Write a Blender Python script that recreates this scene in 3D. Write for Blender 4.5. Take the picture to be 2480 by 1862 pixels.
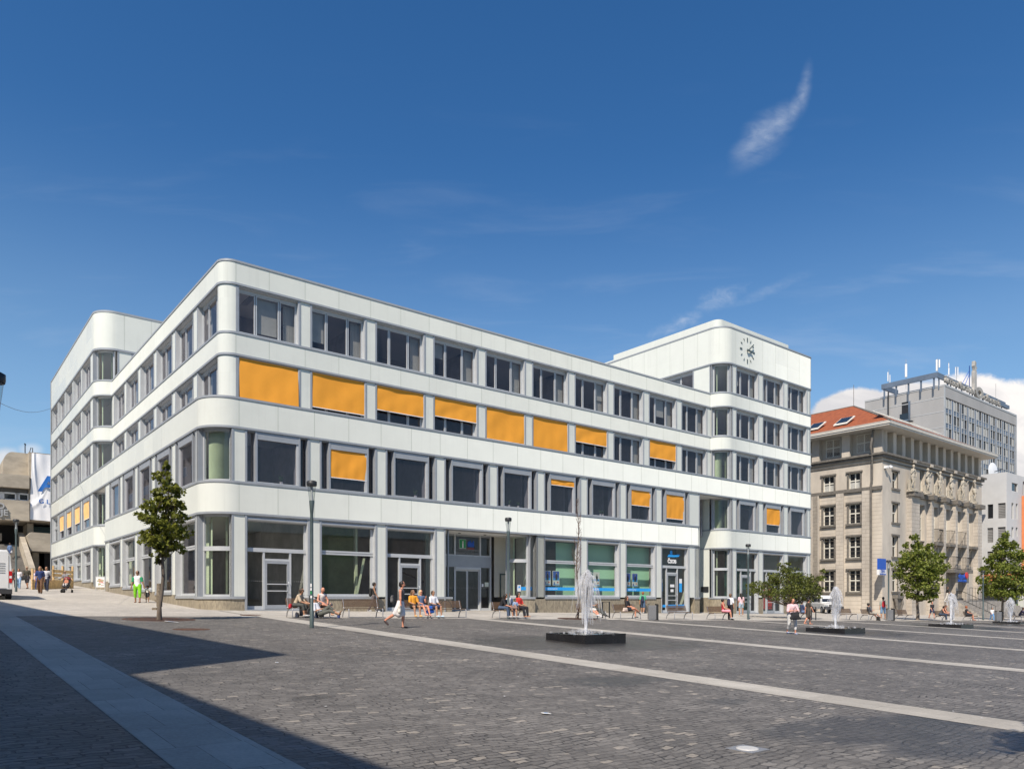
import bpy, math, random
import numpy as np
from mathutils import Vector, Matrix
R=math.radians
random.seed(7)
for o in list(bpy.data.objects): bpy.data.objects.remove(o)
SC=bpy.context.scene
COL=SC.collection
# ------------------------------------------------------------------ camera
FOC=1801.0; HX=1240.0; HY=1450.0           # focal length and horizon measured in photo pixels
EYE=1.7
cam=bpy.data.cameras.new('camera'); co=bpy.data.objects.new('camera',cam); COL.objects.link(co)
co.location=(0,0,EYE); co.rotation_euler=(R(90),0,0)
cam.sensor_width=36; cam.lens=36*FOC/2480; cam.shift_y=(HY-931)/2480
cam.clip_end=3000; cam.clip_start=.1
SC.camera=co
SC.view_settings.view_transform='Standard'; SC.view_settings.look='None'
SC.view_settings.gamma=1; SC.view_settings.exposure=0.30
SC.render.engine='CYCLES'
SC.cycles.max_bounces=8; SC.cycles.transparent_max_bounces=16
SC.cycles.glossy_bounces=3; SC.cycles.diffuse_bounces=3
# ------------------------------------------------------------------ light
SUN_EL=R(49); SDX,SDY=-.33,-.944           # toward the sun, horizontal part
sun=bpy.data.lights.new('sun','SUN'); sun.energy=4.8; sun.angle=R(.5); sun.color=(1,.905,.79)
so=bpy.data.objects.new('sun',sun); COL.objects.link(so)
sd=Vector((SDX*math.cos(SUN_EL),SDY*math.cos(SUN_EL),math.sin(SUN_EL)))
so.rotation_euler=sd.to_track_quat('Z','Y').to_euler(); so.location=(0,0,60)
W=bpy.data.worlds.new('World'); SC.world=W; W.use_nodes=True
wn=W.node_tree.nodes; wl=W.node_tree.links; wn.clear()
def N(nt,t,**k):
    n=nt.nodes.new(t)
    for a,b in k.items():
        if a.startswith('i_'):
            n.inputs[a[2:]].default_value=b
        else: setattr(n,a,b)
    return n
wt=W.node_tree
sky=N(wt,'ShaderNodeTexSky',sky_type='NISHITA',sun_disc=False,sun_elevation=SUN_EL,sun_rotation=math.atan2(SDX,SDY),
      altitude=300,air_density=1.0,dust_density=.22,ozone_density=2.2)
def mth(nt,op,a,b=None,c=None,clamp=False):
    n=nt.nodes.new('ShaderNodeMath'); n.operation=op; n.use_clamp=clamp
    for i,x in enumerate((a,b,c)):
        if x is None: continue
        if isinstance(x,(int,float)): n.inputs[i].default_value=x
        else: nt.links.new(x,n.inputs[i])
    return n.outputs[0]
tc=N(wt,'ShaderNodeTexCoord'); sep=N(wt,'ShaderNodeSeparateXYZ'); wl.new(tc.outputs['Generated'],sep.inputs[0])
ys=mth(wt,'MAXIMUM',sep.outputs[1],.05)
pa=mth(wt,'DIVIDE',sep.outputs[0],ys); pb=mth(wt,'DIVIDE',sep.outputs[2],ys)
front=mth(wt,'GREATER_THAN',sep.outputs[1],.06)
comb=N(wt,'ShaderNodeCombineXYZ'); wl.new(pa,comb.inputs[0]); wl.new(pb,comb.inputs[1])
def ramp(nt,src,p0,p1,smooth=True):
    n=nt.nodes.new('ShaderNodeMapRange'); n.interpolation_type='SMOOTHSTEP' if smooth else 'LINEAR'
    nt.links.new(src,n.inputs[0]); n.inputs[1].default_value=p0; n.inputs[2].default_value=p1
    return n.outputs[0]
def wnoise(scale,sx=1,sy=1,rot=0,det=6,dist=0,rough=.55):
    m=N(wt,'ShaderNodeMapping'); m.inputs['Rotation'].default_value=(0,0,R(rot)); m.inputs['Scale'].default_value=(sx,sy,1)
    wl.new(comb.outputs[0],m.inputs[0])
    n=N(wt,'ShaderNodeTexNoise'); wl.new(m.outputs[0],n.inputs['Vector'])
    n.inputs['Scale'].default_value=scale; n.inputs['Detail'].default_value=det; n.inputs['Distortion'].default_value=dist
    n.inputs['Roughness'].default_value=rough
    return n.outputs['Fac']
def blob(px,py,rx,ry,rot,warp=.5,edge=(1.25,-.15),nz=None):
    # a soft elliptical patch of cloud around a direction
    cx=(px-HX)/FOC; cy=(HY-py)/FOC
    dx=mth(wt,'SUBTRACT',pa,cx); dy=mth(wt,'SUBTRACT',pb,cy); c,s=math.cos(R(rot)),math.sin(R(rot))
    ex=mth(wt,'DIVIDE',mth(wt,'ADD',mth(wt,'MULTIPLY',dx,c),mth(wt,'MULTIPLY',dy,s)),rx/FOC)
    ey=mth(wt,'DIVIDE',mth(wt,'SUBTRACT',mth(wt,'MULTIPLY',dy,c),mth(wt,'MULTIPLY',dx,s)),ry/FOC)
    r=mth(wt,'SQRT',mth(wt,'ADD',mth(wt,'MULTIPLY',ex,ex),mth(wt,'MULTIPLY',ey,ey)))
    r=mth(wt,'ADD',r,mth(wt,'MULTIPLY',mth(wt,'SUBTRACT',nz,.5),warp))
    return ramp(wt,r,*edge)
n1=wnoise(16,1,2.2,-48,8,1.2); n2=wnoise(9,1,1,0,8,.6); n3=wnoise(30,1,2,-40,8,1.5,.6)
n6=wnoise(14,1,1.5,0,10,.4,.68)
n5=wnoise(60,1,1.6,-45,6,1.0,.6)
tot=None
def addm(a,wgt=1.0,mod=None):
    global tot
    x=mth(wt,'MULTIPLY',a,wgt)
    if mod is not None: x=mth(wt,'MULTIPLY',x,mod)
    tot=x if tot is None else mth(wt,'MAXIMUM',tot,x)
f3=ramp(wt,n3,.25,.75); f5=ramp(wt,n5,.2,.8)
ff=mth(wt,'MULTIPLY_ADD',f5,.35,mth(wt,'MULTIPLY',f3,.65))
fs=mth(wt,'MULTIPLY_ADD',ff,.65,.30)
for (a_,b_,c_,d_,e_,w_) in ((1952,195,36,9,80,.30),(1944,232,40,11,76,.42),(1922,268,42,13,58,.5),(1886,298,46,20,48,.62),(1852,322,50,26,44,.66),(1822,352,46,20,42,.5),(1836,378,60,16,30,.25)):
    addm(blob(a_,b_,c_*1.25,d_*1.5,e_,.6,(1.45,-.35),nz=n1),w_*.95,fs)
addm(blob(1640,785,80,20,28,1.8,nz=n1),.55,ff)
addm(blob(1735,728,75,26,20,2.0,nz=n1),.42,ff)
addm(blob(1860,705,110,16,22,2.0,nz=n1),.2,ff)
streak=ramp(wt,wnoise(3.2,1,5,-24,7,.5),.5,.8); low=ramp(wt,pb,.75,.1)
addm(streak,.26,low)
addm(ramp(wt,wnoise(2.4,1,2,-10,7,.3),.48,.8),.30,ramp(wt,pb,.5,.08))
cmask=tot
# two bright cumulus heads low on the right, small ones low on the left
tot=None
addm(blob(2075,1015,130,75,3,.55,(1.02,.86),n6),.97)
addm(blob(2370,1110,320,200,-4,.34,(1.02,.92),n6),.97)
addm(blob(2210,990,120,70,10,.5,(1.02,.84),n6),.97)
addm(blob(10,1108,60,36,0,1.2,(1.0,.2),n2),.7)
addm(blob(70,1090,40,22,0,1.2,(1.0,.2),n2),.4)
cum=tot
mixc=N(wt,'ShaderNodeMix',data_type='RGBA'); mixc.inputs[7].default_value=(6.6,7.2,8.2,1)
hs=N(wt,'ShaderNodeHueSaturation'); hs.inputs['Saturation'].default_value=1.31; hs.inputs['Value'].default_value=1.22
hs.inputs['Hue'].default_value=.503
wl.new(sky.outputs[0],hs.inputs['Color'])
lowmix=N(wt,'ShaderNodeMix',data_type='RGBA'); lowmix.inputs[7].default_value=(3.9,5.9,7.6,1); wl.new(hs.outputs[0],lowmix.inputs[6]); wl.new(mth(wt,'MULTIPLY',ramp(wt,sep.outputs[2],.52,.0),.56),lowmix.inputs[0]); wl.new(lowmix.outputs[2],mixc.inputs[6]); wl.new(mth(wt,'MULTIPLY',cmask,front),mixc.inputs[0])
mix2=N(wt,'ShaderNodeMix',data_type='RGBA')
csh=N(wt,'ShaderNodeMix',data_type='RGBA'); csh.inputs[6].default_value=(7.2,7.0,7.1,1); csh.inputs[7].default_value=(10.2,9.7,9.3,1); wl.new(ramp(wt,wnoise(6,1,2.2,8,8,.5,.6),.35,.62),csh.inputs[0]); wl.new(csh.outputs[2],mix2.inputs[7])
wl.new(mixc.outputs[2],mix2.inputs[6]); wl.new(mth(wt,'MULTIPLY',cum,front),mix2.inputs[0])
bg=N(wt,'ShaderNodeBackground'); bg.inputs[1].default_value=.085
wo=N(wt,'ShaderNodeOutputWorld'); wl.new(mix2.outputs[2],bg.inputs[0]); wl.new(bg.outputs[0],wo.inputs[0])

# ------------------------------------------------------------------ ground shape and photo geometry
CU,SU=.7821,.6232; C0=(-14.83,36.0); ROT=math.atan2(SU,CU)
def uvof(x,y): return (x-C0[0])*CU+(y-C0[1])*SU, -(x-C0[0])*SU+(y-C0[1])*CU
def xyof(u,v): return C0[0]+u*CU-v*SU, C0[1]+u*SU+v*CU
def gr(x,y):
    v=-(x-C0[0])*SU+(y-C0[1])*CU
    sp=2*math.log1p(math.exp(v/2)) if v<40 else v
    return -.0343*x+.0174*y+.0105*sp
def gz(u,v): return gr(*xyof(u,v))
def at(px,py):
    a=(px-HX)/FOC; b=(py-HY)/FOC; lo,hi=1.,600.
    for i in range(60):
        m=(lo+hi)/2
        if EYE-b*m>gr(a*m,m): lo=m
        else: hi=m
    return Vector((a*lo,lo,gr(a*lo,lo)))
def uonv(px,v):     # column px on the vertical plane v=const -> (u, depth)
    a=(px-HX)/FOC; t=(v-C0[0]*SU+C0[1]*CU)/(CU-a*SU)
    return (a*t-C0[0])*CU+(t-C0[1])*SU, t
def vonu(px,u):
    a=(px-HX)/FOC; t=(u+C0[0]*CU+C0[1]*SU)/(a*CU+SU)
    return -(a*t-C0[0])*SU+(t-C0[1])*CU, t
def zat(py,t): return EYE+(HY-py)/FOC*t

# ------------------------------------------------------------------ mesh helpers
class MB:
    def __init__(s): s.v=[]; s.f=[]; s.m=[]; s.s=[]
    def poly(s,pts,mi=0,sm=False):
        n=len(s.v); s.v+=[tuple(p) for p in pts]; s.f.append(tuple(range(n,n+len(pts)))); s.m.append(mi); s.s.append(sm)
    def box(s,x0,x1,y0,y1,z0,z1,mi=0,F=None,M=None):
        P=[(x,y,z) for z in (z0,z1) for y in (y0,y1) for x in (x0,x1)]
        if F: P=[F(*p) for p in P]
        if M: P=[tuple(M@Vector(p)) for p in P]
        n=len(s.v); s.v+=[tuple(p) for p in P]
        for q in ((0,2,3,1),(4,5,7,6),(0,1,5,4),(2,6,7,3),(0,4,6,2),(1,3,7,5)):
            s.f.append(tuple(n+i for i in q)); s.m.append(mi); s.s.append(False)
    def grid(s,P,mi=0,sm=True,closeu=False):    # P[i][j]
        n=len(s.v); a=len(P); b=len(P[0])
        for r in P: s.v+=[tuple(p) for p in r]
        for i in range(a-1):
            for j in range(b if closeu else b-1):
                k=(j+1)%b
                s.f.append((n+i*b+j,n+i*b+k,n+(i+1)*b+k,n+(i+1)*b+j)); s.m.append(mi); s.s.append(sm)
    def tube(s,pts,rad,n=8,mi=0,cap=True,sm=True,sq=None):
        pts=[Vector(p) for p in pts]
        if isinstance(rad,(int,float)): rad=[rad]*len(pts)
        rings=[]; up=None
        for i,p in enumerate(pts):
            t=(pts[min(i+1,len(pts)-1)]-pts[max(i-1,0)])
            if t.length<1e-9: t=Vector((0,0,1))
            t.normalize()
            if up is None: up=Vector((0,0,1)) if abs(t.z)<.9 else Vector((1,0,0))
            a=t.cross(up)
            if a.length<1e-6: a=t.orthogonal()
            a.normalize(); b=t.cross(a).normalized(); up=-b if False else up
            ky=sq if sq else 1
            rings.append([p+a*(math.cos(2*math.pi*k/n)*rad[i])+b*(math.sin(2*math.pi*k/n)*rad[i]*ky) for k in range(n)])
        s.grid(rings,mi,sm,True)
        if cap:
            s.poly(rings[0][::-1],mi); s.poly(rings[-1],mi)
    def lathe(s,prof,n=16,c=(0,0,0),mi=0,sm=True,cap=True):   # prof: (r,z)
        rings=[[(c[0]+r*math.cos(2*math.pi*k/n),c[1]+r*math.sin(2*math.pi*k/n),c[2]+z) for k in range(n)] for r,z in prof]
        s.grid(rings,mi,sm,True)
        if cap: s.poly(rings[0][::-1],mi); s.poly(rings[-1],mi)
    def ell(s,c,r,n=10,mi=0,M=None):
        rings=[]
        for i in range(n//2+1):
            ph=-math.pi/2+math.pi*i/(n//2); cr=max(math.cos(ph),.02)
            ring=[Vector((r[0]*cr*math.cos(2*math.pi*k/n),r[1]*cr*math.sin(2*math.pi*k/n),r[2]*math.sin(ph))) for k in range(n)]
            rings.append([(M@p if M else p)+Vector(c) for p in ring])
        s.grid(rings,mi,True,True); s.poly(rings[0][::-1],mi); s.poly(rings[-1],mi)
    def prism(s,poly,z0,z1,mi=0,F=None):     # 2D outline extruded; F maps (x,y,z)
        F=F or (lambda a,b,c:(a,b,c))
        s.poly([F(x,y,z1) for x,y in poly],mi); s.poly([F(x,y,z0) for x,y in poly[::-1]],mi)
        for i in range(len(poly)):
            (a,b),(c,d)=poly[i],poly[(i+1)%len(poly)]
            s.poly([F(a,b,z0),F(c,d,z0),F(c,d,z1),F(a,b,z1)],mi)
    def build(s,name,mats,parent=None,loc=None):
        me=bpy.data.meshes.new(name); me.from_pydata(s.v,[],s.f); me.update()
        if not isinstance(mats,(list,tuple)): mats=[mats]
        for m in mats: me.materials.append(m)
        me.polygons.foreach_set('material_index',s.m); me.polygons.foreach_set('use_smooth',s.s)
        o=bpy.data.objects.new(name,me); COL.objects.link(o)
        if parent: o.parent=parent
        if loc is not None: o.location=loc
        return o
def tag(o,label=None,cat=None,group=None,kind=None):
    if label: o['label']=label
    if cat: o['category']=cat
    if group: o['group']=group
    if kind: o['kind']=kind
    return o
def empty(name,loc=(0,0,0),rz=0,label=None,cat=None,group=None):
    o=bpy.data.objects.new(name,None); COL.objects.link(o); o.location=loc; o.rotation_euler=(0,0,rz)
    o.empty_display_size=.3
    return tag(o,label,cat,group)
def copytree(o,parent=None):
    c=o.copy(); COL.objects.link(c)
    if parent: c.parent=parent
    for ch in [x for x in CH.get(o.name,[])]: copytree(ch,c)
    return c
CH={}
def kids(o):
    CH.clear()
    for x in bpy.data.objects:
        if x.parent: CH.setdefault(x.parent.name,[]).append(x)
def text(s,size,F,depth,name,m,parent,align='CENTER',bold=0.0,space=1.0,extrude=.01):
    # lettering as a mesh; F maps (x,y,z) of the flat text (x right, y up, z out) to parent coordinates
    cu=bpy.data.curves.new('lettering','FONT'); cu.body=s; cu.size=size; cu.align_x=align; cu.extrude=extrude; cu.offset=bold
    cu.space_character=space; cu.resolution_u=2
    o=bpy.data.objects.new('lettering',cu); COL.objects.link(o)
    dg=bpy.context.evaluated_depsgraph_get(); me=bpy.data.meshes.new_from_object(o.evaluated_get(dg))
    bpy.data.objects.remove(o)
    for v in me.vertices: v.co=Vector(F(v.co.x,v.co.y,v.co.z+depth))
    me.materials.clear(); me.materials.append(m); me.name=name
    ob=bpy.data.objects.new(name,me); COL.objects.link(ob); ob.parent=parent
    return ob

# ------------------------------------------------------------------ materials
def pm(name,col,rough=.6,metal=0.,nz=0.,nscale=3.,bump=0.,bscale=40.,spec=.5,col2=None,coat=0.,trans=0.,stretch=(1,1,1)):
    m=bpy.data.materials.new(name); m.use_nodes=True; nt=m.node_tree; b=nt.nodes['Principled BSDF']
    b.inputs['Base Color'].default_value=(*col,1); b.inputs['Roughness'].default_value=rough; b.inputs['Metallic'].default_value=metal
    b.inputs['Specular IOR Level'].default_value=spec; b.inputs['Coat Weight'].default_value=coat
    if nz>0 or col2 or bump>0:
        t=N(nt,'ShaderNodeTexCoord'); mp=N(nt,'ShaderNodeMapping'); mp.inputs['Scale'].default_value=stretch
        nt.links.new(t.outputs['Object'],mp.inputs[0])
    if nz>0 or col2:
        n=N(nt,'ShaderNodeTexNoise'); n.inputs['Scale'].default_value=nscale; n.inputs['Detail'].default_value=6; n.inputs['Roughness'].default_value=.65
        nt.links.new(mp.outputs[0],n.inputs['Vector'])
        mx=N(nt,'ShaderNodeMix',data_type='RGBA')
        c2=col2 if col2 else tuple(c*(1-nz) for c in col)
        c1=col if col2 else tuple(min(1,c*(1+nz*.6)) for c in col)
        mx.inputs[6].default_value=(*c1,1); mx.inputs[7].default_value=(*c2,1)
        nt.links.new(ramp(nt,n.outputs['Fac'],.3,.7),mx.inputs[0]); nt.links.new(mx.outputs[2],b.inputs['Base Color'])
    if bump>0:
        n2=N(nt,'ShaderNodeTexNoise'); n2.inputs['Scale'].default_value=bscale; n2.inputs['Detail'].default_value=4
        nt.links.new(mp.outputs[0],n2.inputs['Vector'])
        bp=N(nt,'ShaderNodeBump'); bp.inputs['Strength'].default_value=bump; bp.inputs['Distance'].default_value=.02
        nt.links.new(n2.outputs['Fac'],bp.inputs['Height']); nt.links.new(bp.outputs[0],b.inputs['Normal'])
    return m
def glass(name,tint=(.3,.3,.33),refl=1.0,rough=0.0,haze=.035):
    m=bpy.data.materials.new(name); m.use_nodes=True; nt=m.node_tree; nt.nodes.clear()
    tr=N(nt,'ShaderNodeBsdfTransparent'); tr.inputs[0].default_value=(*tint,1)
    gl=N(nt,'ShaderNodeBsdfGlossy'); gl.inputs['Roughness'].default_value=rough; gl.inputs[0].default_value=(.86*refl,.84*refl,.9*refl,1)
    g=N(nt,'ShaderNodeNewGeometry'); dp=N(nt,'ShaderNodeVectorMath',operation='DOT_PRODUCT'); nt.links.new(g.outputs['Normal'],dp.inputs[0]); nt.links.new(g.outputs['Incoming'],dp.inputs[1])
    sch=mth(nt,'MULTIPLY_ADD',mth(nt,'POWER',mth(nt,'SUBTRACT',1,mth(nt,'ABSOLUTE',dp.outputs['Value'])),5),.90,.055)
    mx0=N(nt,'ShaderNodeMixShader'); nt.links.new(sch,mx0.inputs[0]); nt.links.new(tr.outputs[0],mx0.inputs[1]); nt.links.new(gl.outputs[0],mx0.inputs[2])
    df=N(nt,'ShaderNodeBsdfDiffuse'); df.inputs[0].default_value=(.42,.40,.42,1)       # pale diffuse veil mixed in to brighten dark panes
    mx=N(nt,'ShaderNodeMixShader'); mx.inputs[0].default_value=haze; nt.links.new(mx0.outputs[0],mx.inputs[1]); nt.links.new(df.outputs[0],mx.inputs[2])
    o=N(nt,'ShaderNodeOutputMaterial'); nt.links.new(mx.outputs[0],o.inputs[0])
    return m
M={}
M['panel']=pm('enamelled glass panel',(.675,.695,.635),.32,0,.03,.7,spec=.045)
nt=M['panel'].node_tree; bs=nt.nodes['Principled BSDF']; old=bs.inputs['Base Color'].links[0].from_socket
t_=N(nt,'ShaderNodeTexCoord'); s_=N(nt,'ShaderNodeSeparateXYZ'); nt.links.new(t_.outputs['Object'],s_.inputs[0]); cb=N(nt,'ShaderNodeCombineXYZ')
nt.links.new(mth(nt,'FLOOR',mth(nt,'DIVIDE',mth(nt,'SUBTRACT',s_.outputs[0],1.6),1.98)),cb.inputs[0]); nt.links.new(mth(nt,'FLOOR',mth(nt,'DIVIDE',mth(nt,'SUBTRACT',s_.outputs[1],1.5),2.24)),cb.inputs[1]); nt.links.new(mth(nt,'FLOOR',mth(nt,'DIVIDE',s_.outputs[2],1.9)),cb.inputs[2])
wn_=N(nt,'ShaderNodeTexWhiteNoise'); nt.links.new(cb.outputs[0],wn_.inputs['Vector'])
mp_=N(nt,'ShaderNodeMapping'); mp_.inputs['Scale'].default_value=(3.5,3.5,.12); nt.links.new(t_.outputs['Object'],mp_.inputs[0]); nn=N(nt,'ShaderNodeTexNoise'); nn.inputs['Scale'].default_value=1.6; nn.inputs['Detail'].default_value=5; nt.links.new(mp_.outputs[0],nn.inputs['Vector'])
k_=mth(nt,'ADD',mth(nt,'MULTIPLY_ADD',wn_.outputs['Value'],.045,.955),mth(nt,'MULTIPLY',ramp(nt,nn.outputs['Fac'],.52,.8),-.07))
v_=N(nt,'ShaderNodeVectorMath',operation='SCALE'); nt.links.new(old,v_.inputs[0]); nt.links.new(k_,v_.inputs['Scale']); nt.links.new(v_.outputs[0],bs.inputs['Base Color'])
nt.links.new(mth(nt,'MULTIPLY_ADD',wn_.outputs['Value'],.16,.22),bs.inputs['Roughness'])
M['trim']=pm('brushed aluminium trim',(.33,.35,.37),.45,.12,.06,2)
M['alu']=pm('light aluminium frame',(.50,.515,.52),.45,.12,.05,2)
M['seam']=pm('panel joint',(.40,.44,.37),.8)
M['plinth']=pm('granite plinth',(.36,.31,.22),.75,0,.4,9,.3,60,col2=(.20,.17,.125),stretch=(1,1,.35))
M['glass']=glass('window glass',(.66,.64,.67))
M['shopglass']=glass('shop glass',(.78,.82,.76),.75)
M['cglass']=glass('curved green glass',(.80,.86,.80),.9)
M['orange']=pm('orange awning fabric',(.80,.335,.03),.85,0,.05,.8,.12,60)
M['orangel']=pm('pale orange blind',(.88,.52,.20),.8,0,.08,2)
M['white']=pm('white paint',(.78,.78,.77),.5,0,.05,3)
M['ceiling']=pm('white soffit',(.72,.72,.70),.8)
M['intwall']=pm('interior wall',(.36,.34,.345),.9,0,.3,.6)
M['intfloor']=pm('interior floor',(.16,.15,.14),.8)
M['dark']=pm('dark metal',(.035,.037,.04),.5,.3)
M['lamp']=pm('lamp post green grey paint',(.085,.115,.115),.45,.2,.15,4)
M['blindg']=pm('pale green slat blind',(.66,.71,.54),.7,0,.08,2)
M['blindw']=pm('pale slat blind',(.62,.66,.55),.7,0,.08,2)
M['black']=pm('black',(.012,.012,.014),.6)
M['blue']=pm('blue film',(.02,.33,.78),.5)
M['dblue']=pm('deep blue',(.015,.09,.45),.5)
M['red']=pm('red',(.55,.03,.03),.5)
M['green']=pm('sign green',(.02,.25,.08),.5)
M['paper']=pm('white paper',(.75,.75,.74),.7)
M['grey']=pm('grey lettering',(.34,.34,.33),.7)
M['chrome']=pm('cast aluminium',(.42,.42,.43),.4,.7)
M['wood']=pm('bench wood',(.20,.125,.075),.7,0,.45,6,.2,80,col2=(.11,.072,.048),stretch=(1,8,8))
M['pine']=pm('raw pine boards',(.62,.42,.2),.7,0,.2,5)
M['roofgrey']=pm('roof membrane',(.3,.3,.3),.9)
M['tyre']=pm('tyre rubber',(.02,.02,.02),.8)
M['whitecar']=pm('white car paint',(.78,.78,.76),.25,0,.04,2,coat=.5)
M['plastic']=pm('dark plastic',(.04,.04,.042),.55)
M['carglass']=pm('dark car glass',(.02,.025,.03),.05,0,spec=.8)
M['lampred']=pm('tail lamp red',(.5,.02,.02),.2)
M['headl']=pm('headlamp',(.6,.62,.62),.15,.3)
# ------------------------------------------------------------------ ground materials
def cobble(name,cA,cB,mort,bw=.20,rh=.13,warp=.05,blotch=.25,stains=(),rough=.7,bumpd=.02,msize=.012,rare=None,mud=None):
    m=bpy.data.materials.new(name); m.use_nodes=True; nt=m.node_tree; b=nt.nodes['Principled BSDF']
    t=N(nt,'ShaderNodeTexCoord'); co=t.outputs['Object']
    nz=N(nt,'ShaderNodeTexNoise'); nz.inputs['Scale'].default_value=5.5; nz.inputs['Detail'].default_value=5; nt.links.new(co,nz.inputs['Vector'])
    vm=N(nt,'ShaderNodeVectorMath',operation='SUBTRACT'); nt.links.new(nz.outputs['Color'],vm.inputs[0]); vm.inputs[1].default_value=(.5,.5,.5)
    vs=N(nt,'ShaderNodeVectorMath',operation='SCALE'); nt.links.new(vm.outputs[0],vs.inputs[0]); vs.inputs['Scale'].default_value=warp*2
    va=N(nt,'ShaderNodeVectorMath',operation='ADD'); nt.links.new(co,va.inputs[0]); nt.links.new(vs.outputs[0],va.inputs[1])
    # slow drift of the rows so that courses wander
    nz2=N(nt,'ShaderNodeTexNoise'); nz2.inputs['Scale'].default_value=.5; nz2.inputs['Detail'].default_value=2; nt.links.new(co,nz2.inputs['Vector'])
    vm2=N(nt,'ShaderNodeVectorMath',operation='SCALE'); nt.links.new(nz2.outputs['Color'],vm2.inputs[0]); vm2.inputs['Scale'].default_value=warp*8
    va2=N(nt,'ShaderNodeVectorMath',operation='ADD'); nt.links.new(va.outputs[0],va2.inputs[0]); nt.links.new(vm2.outputs[0],va2.inputs[1])
    br=N(nt,'ShaderNodeTexBrick'); nt.links.new(va2.outputs[0],br.inputs['Vector'])
    br.inputs['Color1'].default_value=(0,0,0,1); br.inputs['Color2'].default_value=(1,1,1,1); br.inputs['Mortar'].default_value=(.5,.5,.5,1)
    br.inputs['Scale'].default_value=1; br.inputs['Brick Width'].default_value=bw; br.inputs['Row Height'].default_value=rh
    br.inputs['Mortar Size'].default_value=msize; br.inputs['Mortar Smooth'].default_value=.35; br.inputs['Bias'].default_value=0
    br.offset=.5; br.squash=1.35; br.squash_frequency=3
    rnd=N(nt,'ShaderNodeSeparateColor'); nt.links.new(br.outputs['Color'],rnd.inputs[0]); r0=rnd.outputs[0]
    mx=N(nt,'ShaderNodeMix',data_type='RGBA'); mx.inputs[6].default_value=(*cA,1); mx.inputs[7].default_value=(*cB,1)
    nt.links.new(r0,mx.inputs[0]); col=mx.outputs[2]
    if rare:
        m2=N(nt,'ShaderNodeMix',data_type='RGBA'); m2.inputs[7].default_value=(*rare,1); nt.links.new(col,m2.inputs[6])
        wv=N(nt,'ShaderNodeTexNoise'); wv.inputs['Scale'].default_value=1.3; wv.inputs['Detail'].default_value=1; nt.links.new(co,wv.inputs['Vector'])
        nt.links.new(mth(nt,'MULTIPLY',ramp(nt,r0,.90,.96),ramp(nt,wv.outputs['Fac'],.42,.56)),m2.inputs[0]); col=m2.outputs[2]
    # blotches of dirt, streaky wear and fine grain
    for sc,amt,lo,hi in ((.35,blotch,.3,.7),(2.2,blotch*.8,.35,.7),(26,.20,.25,.75)):
        n=N(nt,'ShaderNodeTexNoise'); n.inputs['Scale'].default_value=sc; n.inputs['Detail'].default_value=5; nt.links.new(co,n.inputs['Vector'])
        f=ramp(nt,n.outputs['Fac'],lo,hi)
        k=mth(nt,'MULTIPLY_ADD',f,amt,1-amt*.5)
        v=N(nt,'ShaderNodeVectorMath',operation='SCALE'); nt.links.new(col,v.inputs[0]); nt.links.new(k,v.inputs['Scale']); col=v.outputs[0]
    mo=N(nt,'ShaderNodeMix',data_type='RGBA'); nt.links.new(col,mo.inputs[6]); mo.inputs[7].default_value=(*mort,1)
    jn=N(nt,'ShaderNodeTexNoise'); jn.inputs['Scale'].default_value=3.2; jn.inputs['Detail'].default_value=4; nt.links.new(co,jn.inputs['Vector'])
    jf=mth(nt,'MULTIPLY',br.outputs['Fac'],mth(nt,'MULTIPLY_ADD',ramp(nt,jn.outputs['Fac'],.38,.62),.75,.25)); nt.links.new(jf,mo.inputs[0]); col=mo.outputs[2]
    rg=None
    if stains:
        sp=N(nt,'ShaderNodeSeparateXYZ'); nt.links.new(co,sp.inputs[0])
        n=N(nt,'ShaderNodeTexNoise'); n.inputs['Scale'].default_value=.9; n.inputs['Detail'].default_value=6; nt.links.new(co,n.inputs['Vector'])
        acc=None
        for (su_,sv_,ru,rv,st) in stains:
            ex=mth(nt,'DIVIDE',mth(nt,'SUBTRACT',sp.outputs[0],su_),ru); ey=mth(nt,'DIVIDE',mth(nt,'SUBTRACT',sp.outputs[1],sv_),rv)
            r=mth(nt,'SQRT',mth(nt,'ADD',mth(nt,'MULTIPLY',ex,ex),mth(nt,'MULTIPLY',ey,ey)))
            r=mth(nt,'ADD',r,mth(nt,'MULTIPLY',mth(nt,'SUBTRACT',n.outputs['Fac'],.5),1.0))
            x=mth(nt,'MULTIPLY',ramp(nt,r,1.0,.55),st); acc=x if acc is None else mth(nt,'MAXIMUM',acc,x)
        v=N(nt,'ShaderNodeVectorMath',operation='SCALE'); nt.links.new(col,v.inputs[0]); nt.links.new(mth(nt,'MULTIPLY_ADD',acc,-.66,1),v.inputs['Scale']); col=v.outputs[0]
        nt.links.new(mth(nt,'MULTIPLY_ADD',acc,-.35,rough),b.inputs['Roughness'])
    else: b.inputs['Roughness'].default_value=rough
    nt.links.new(col,b.inputs['Base Color'])
    n=N(nt,'ShaderNodeTexNoise'); n.inputs['Scale'].default_value=14; n.inputs['Detail'].default_value=5; nt.links.new(co,n.inputs['Vector'])
    h=mth(nt,'ADD',mth(nt,'MULTIPLY',mth(nt,'SUBTRACT',1,br.outputs['Fac']),1.0),mth(nt,'ADD',mth(nt,'MULTIPLY',n.outputs['Fac'],.9),mth(nt,'MULTIPLY',r0,.45)))
    bp=N(nt,'ShaderNodeBump'); bp.inputs['Strength'].default_value=.85; bp.inputs['Distance'].default_value=bumpd
    nt.links.new(h,bp.inputs['Height']); nt.links.new(bp.outputs[0],b.inputs['Normal'])
    return m
FT=[]          # fountain corner points in building coordinates
for px,py in ((1417,1561),(2046,1533),(2336,1521),(2468,1514)):
    p=at(px,py); FT.append(uvof(p.x,p.y))
st=[(u+.8,v+.6,4.6,3.6,1.) for u,v in FT]
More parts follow.
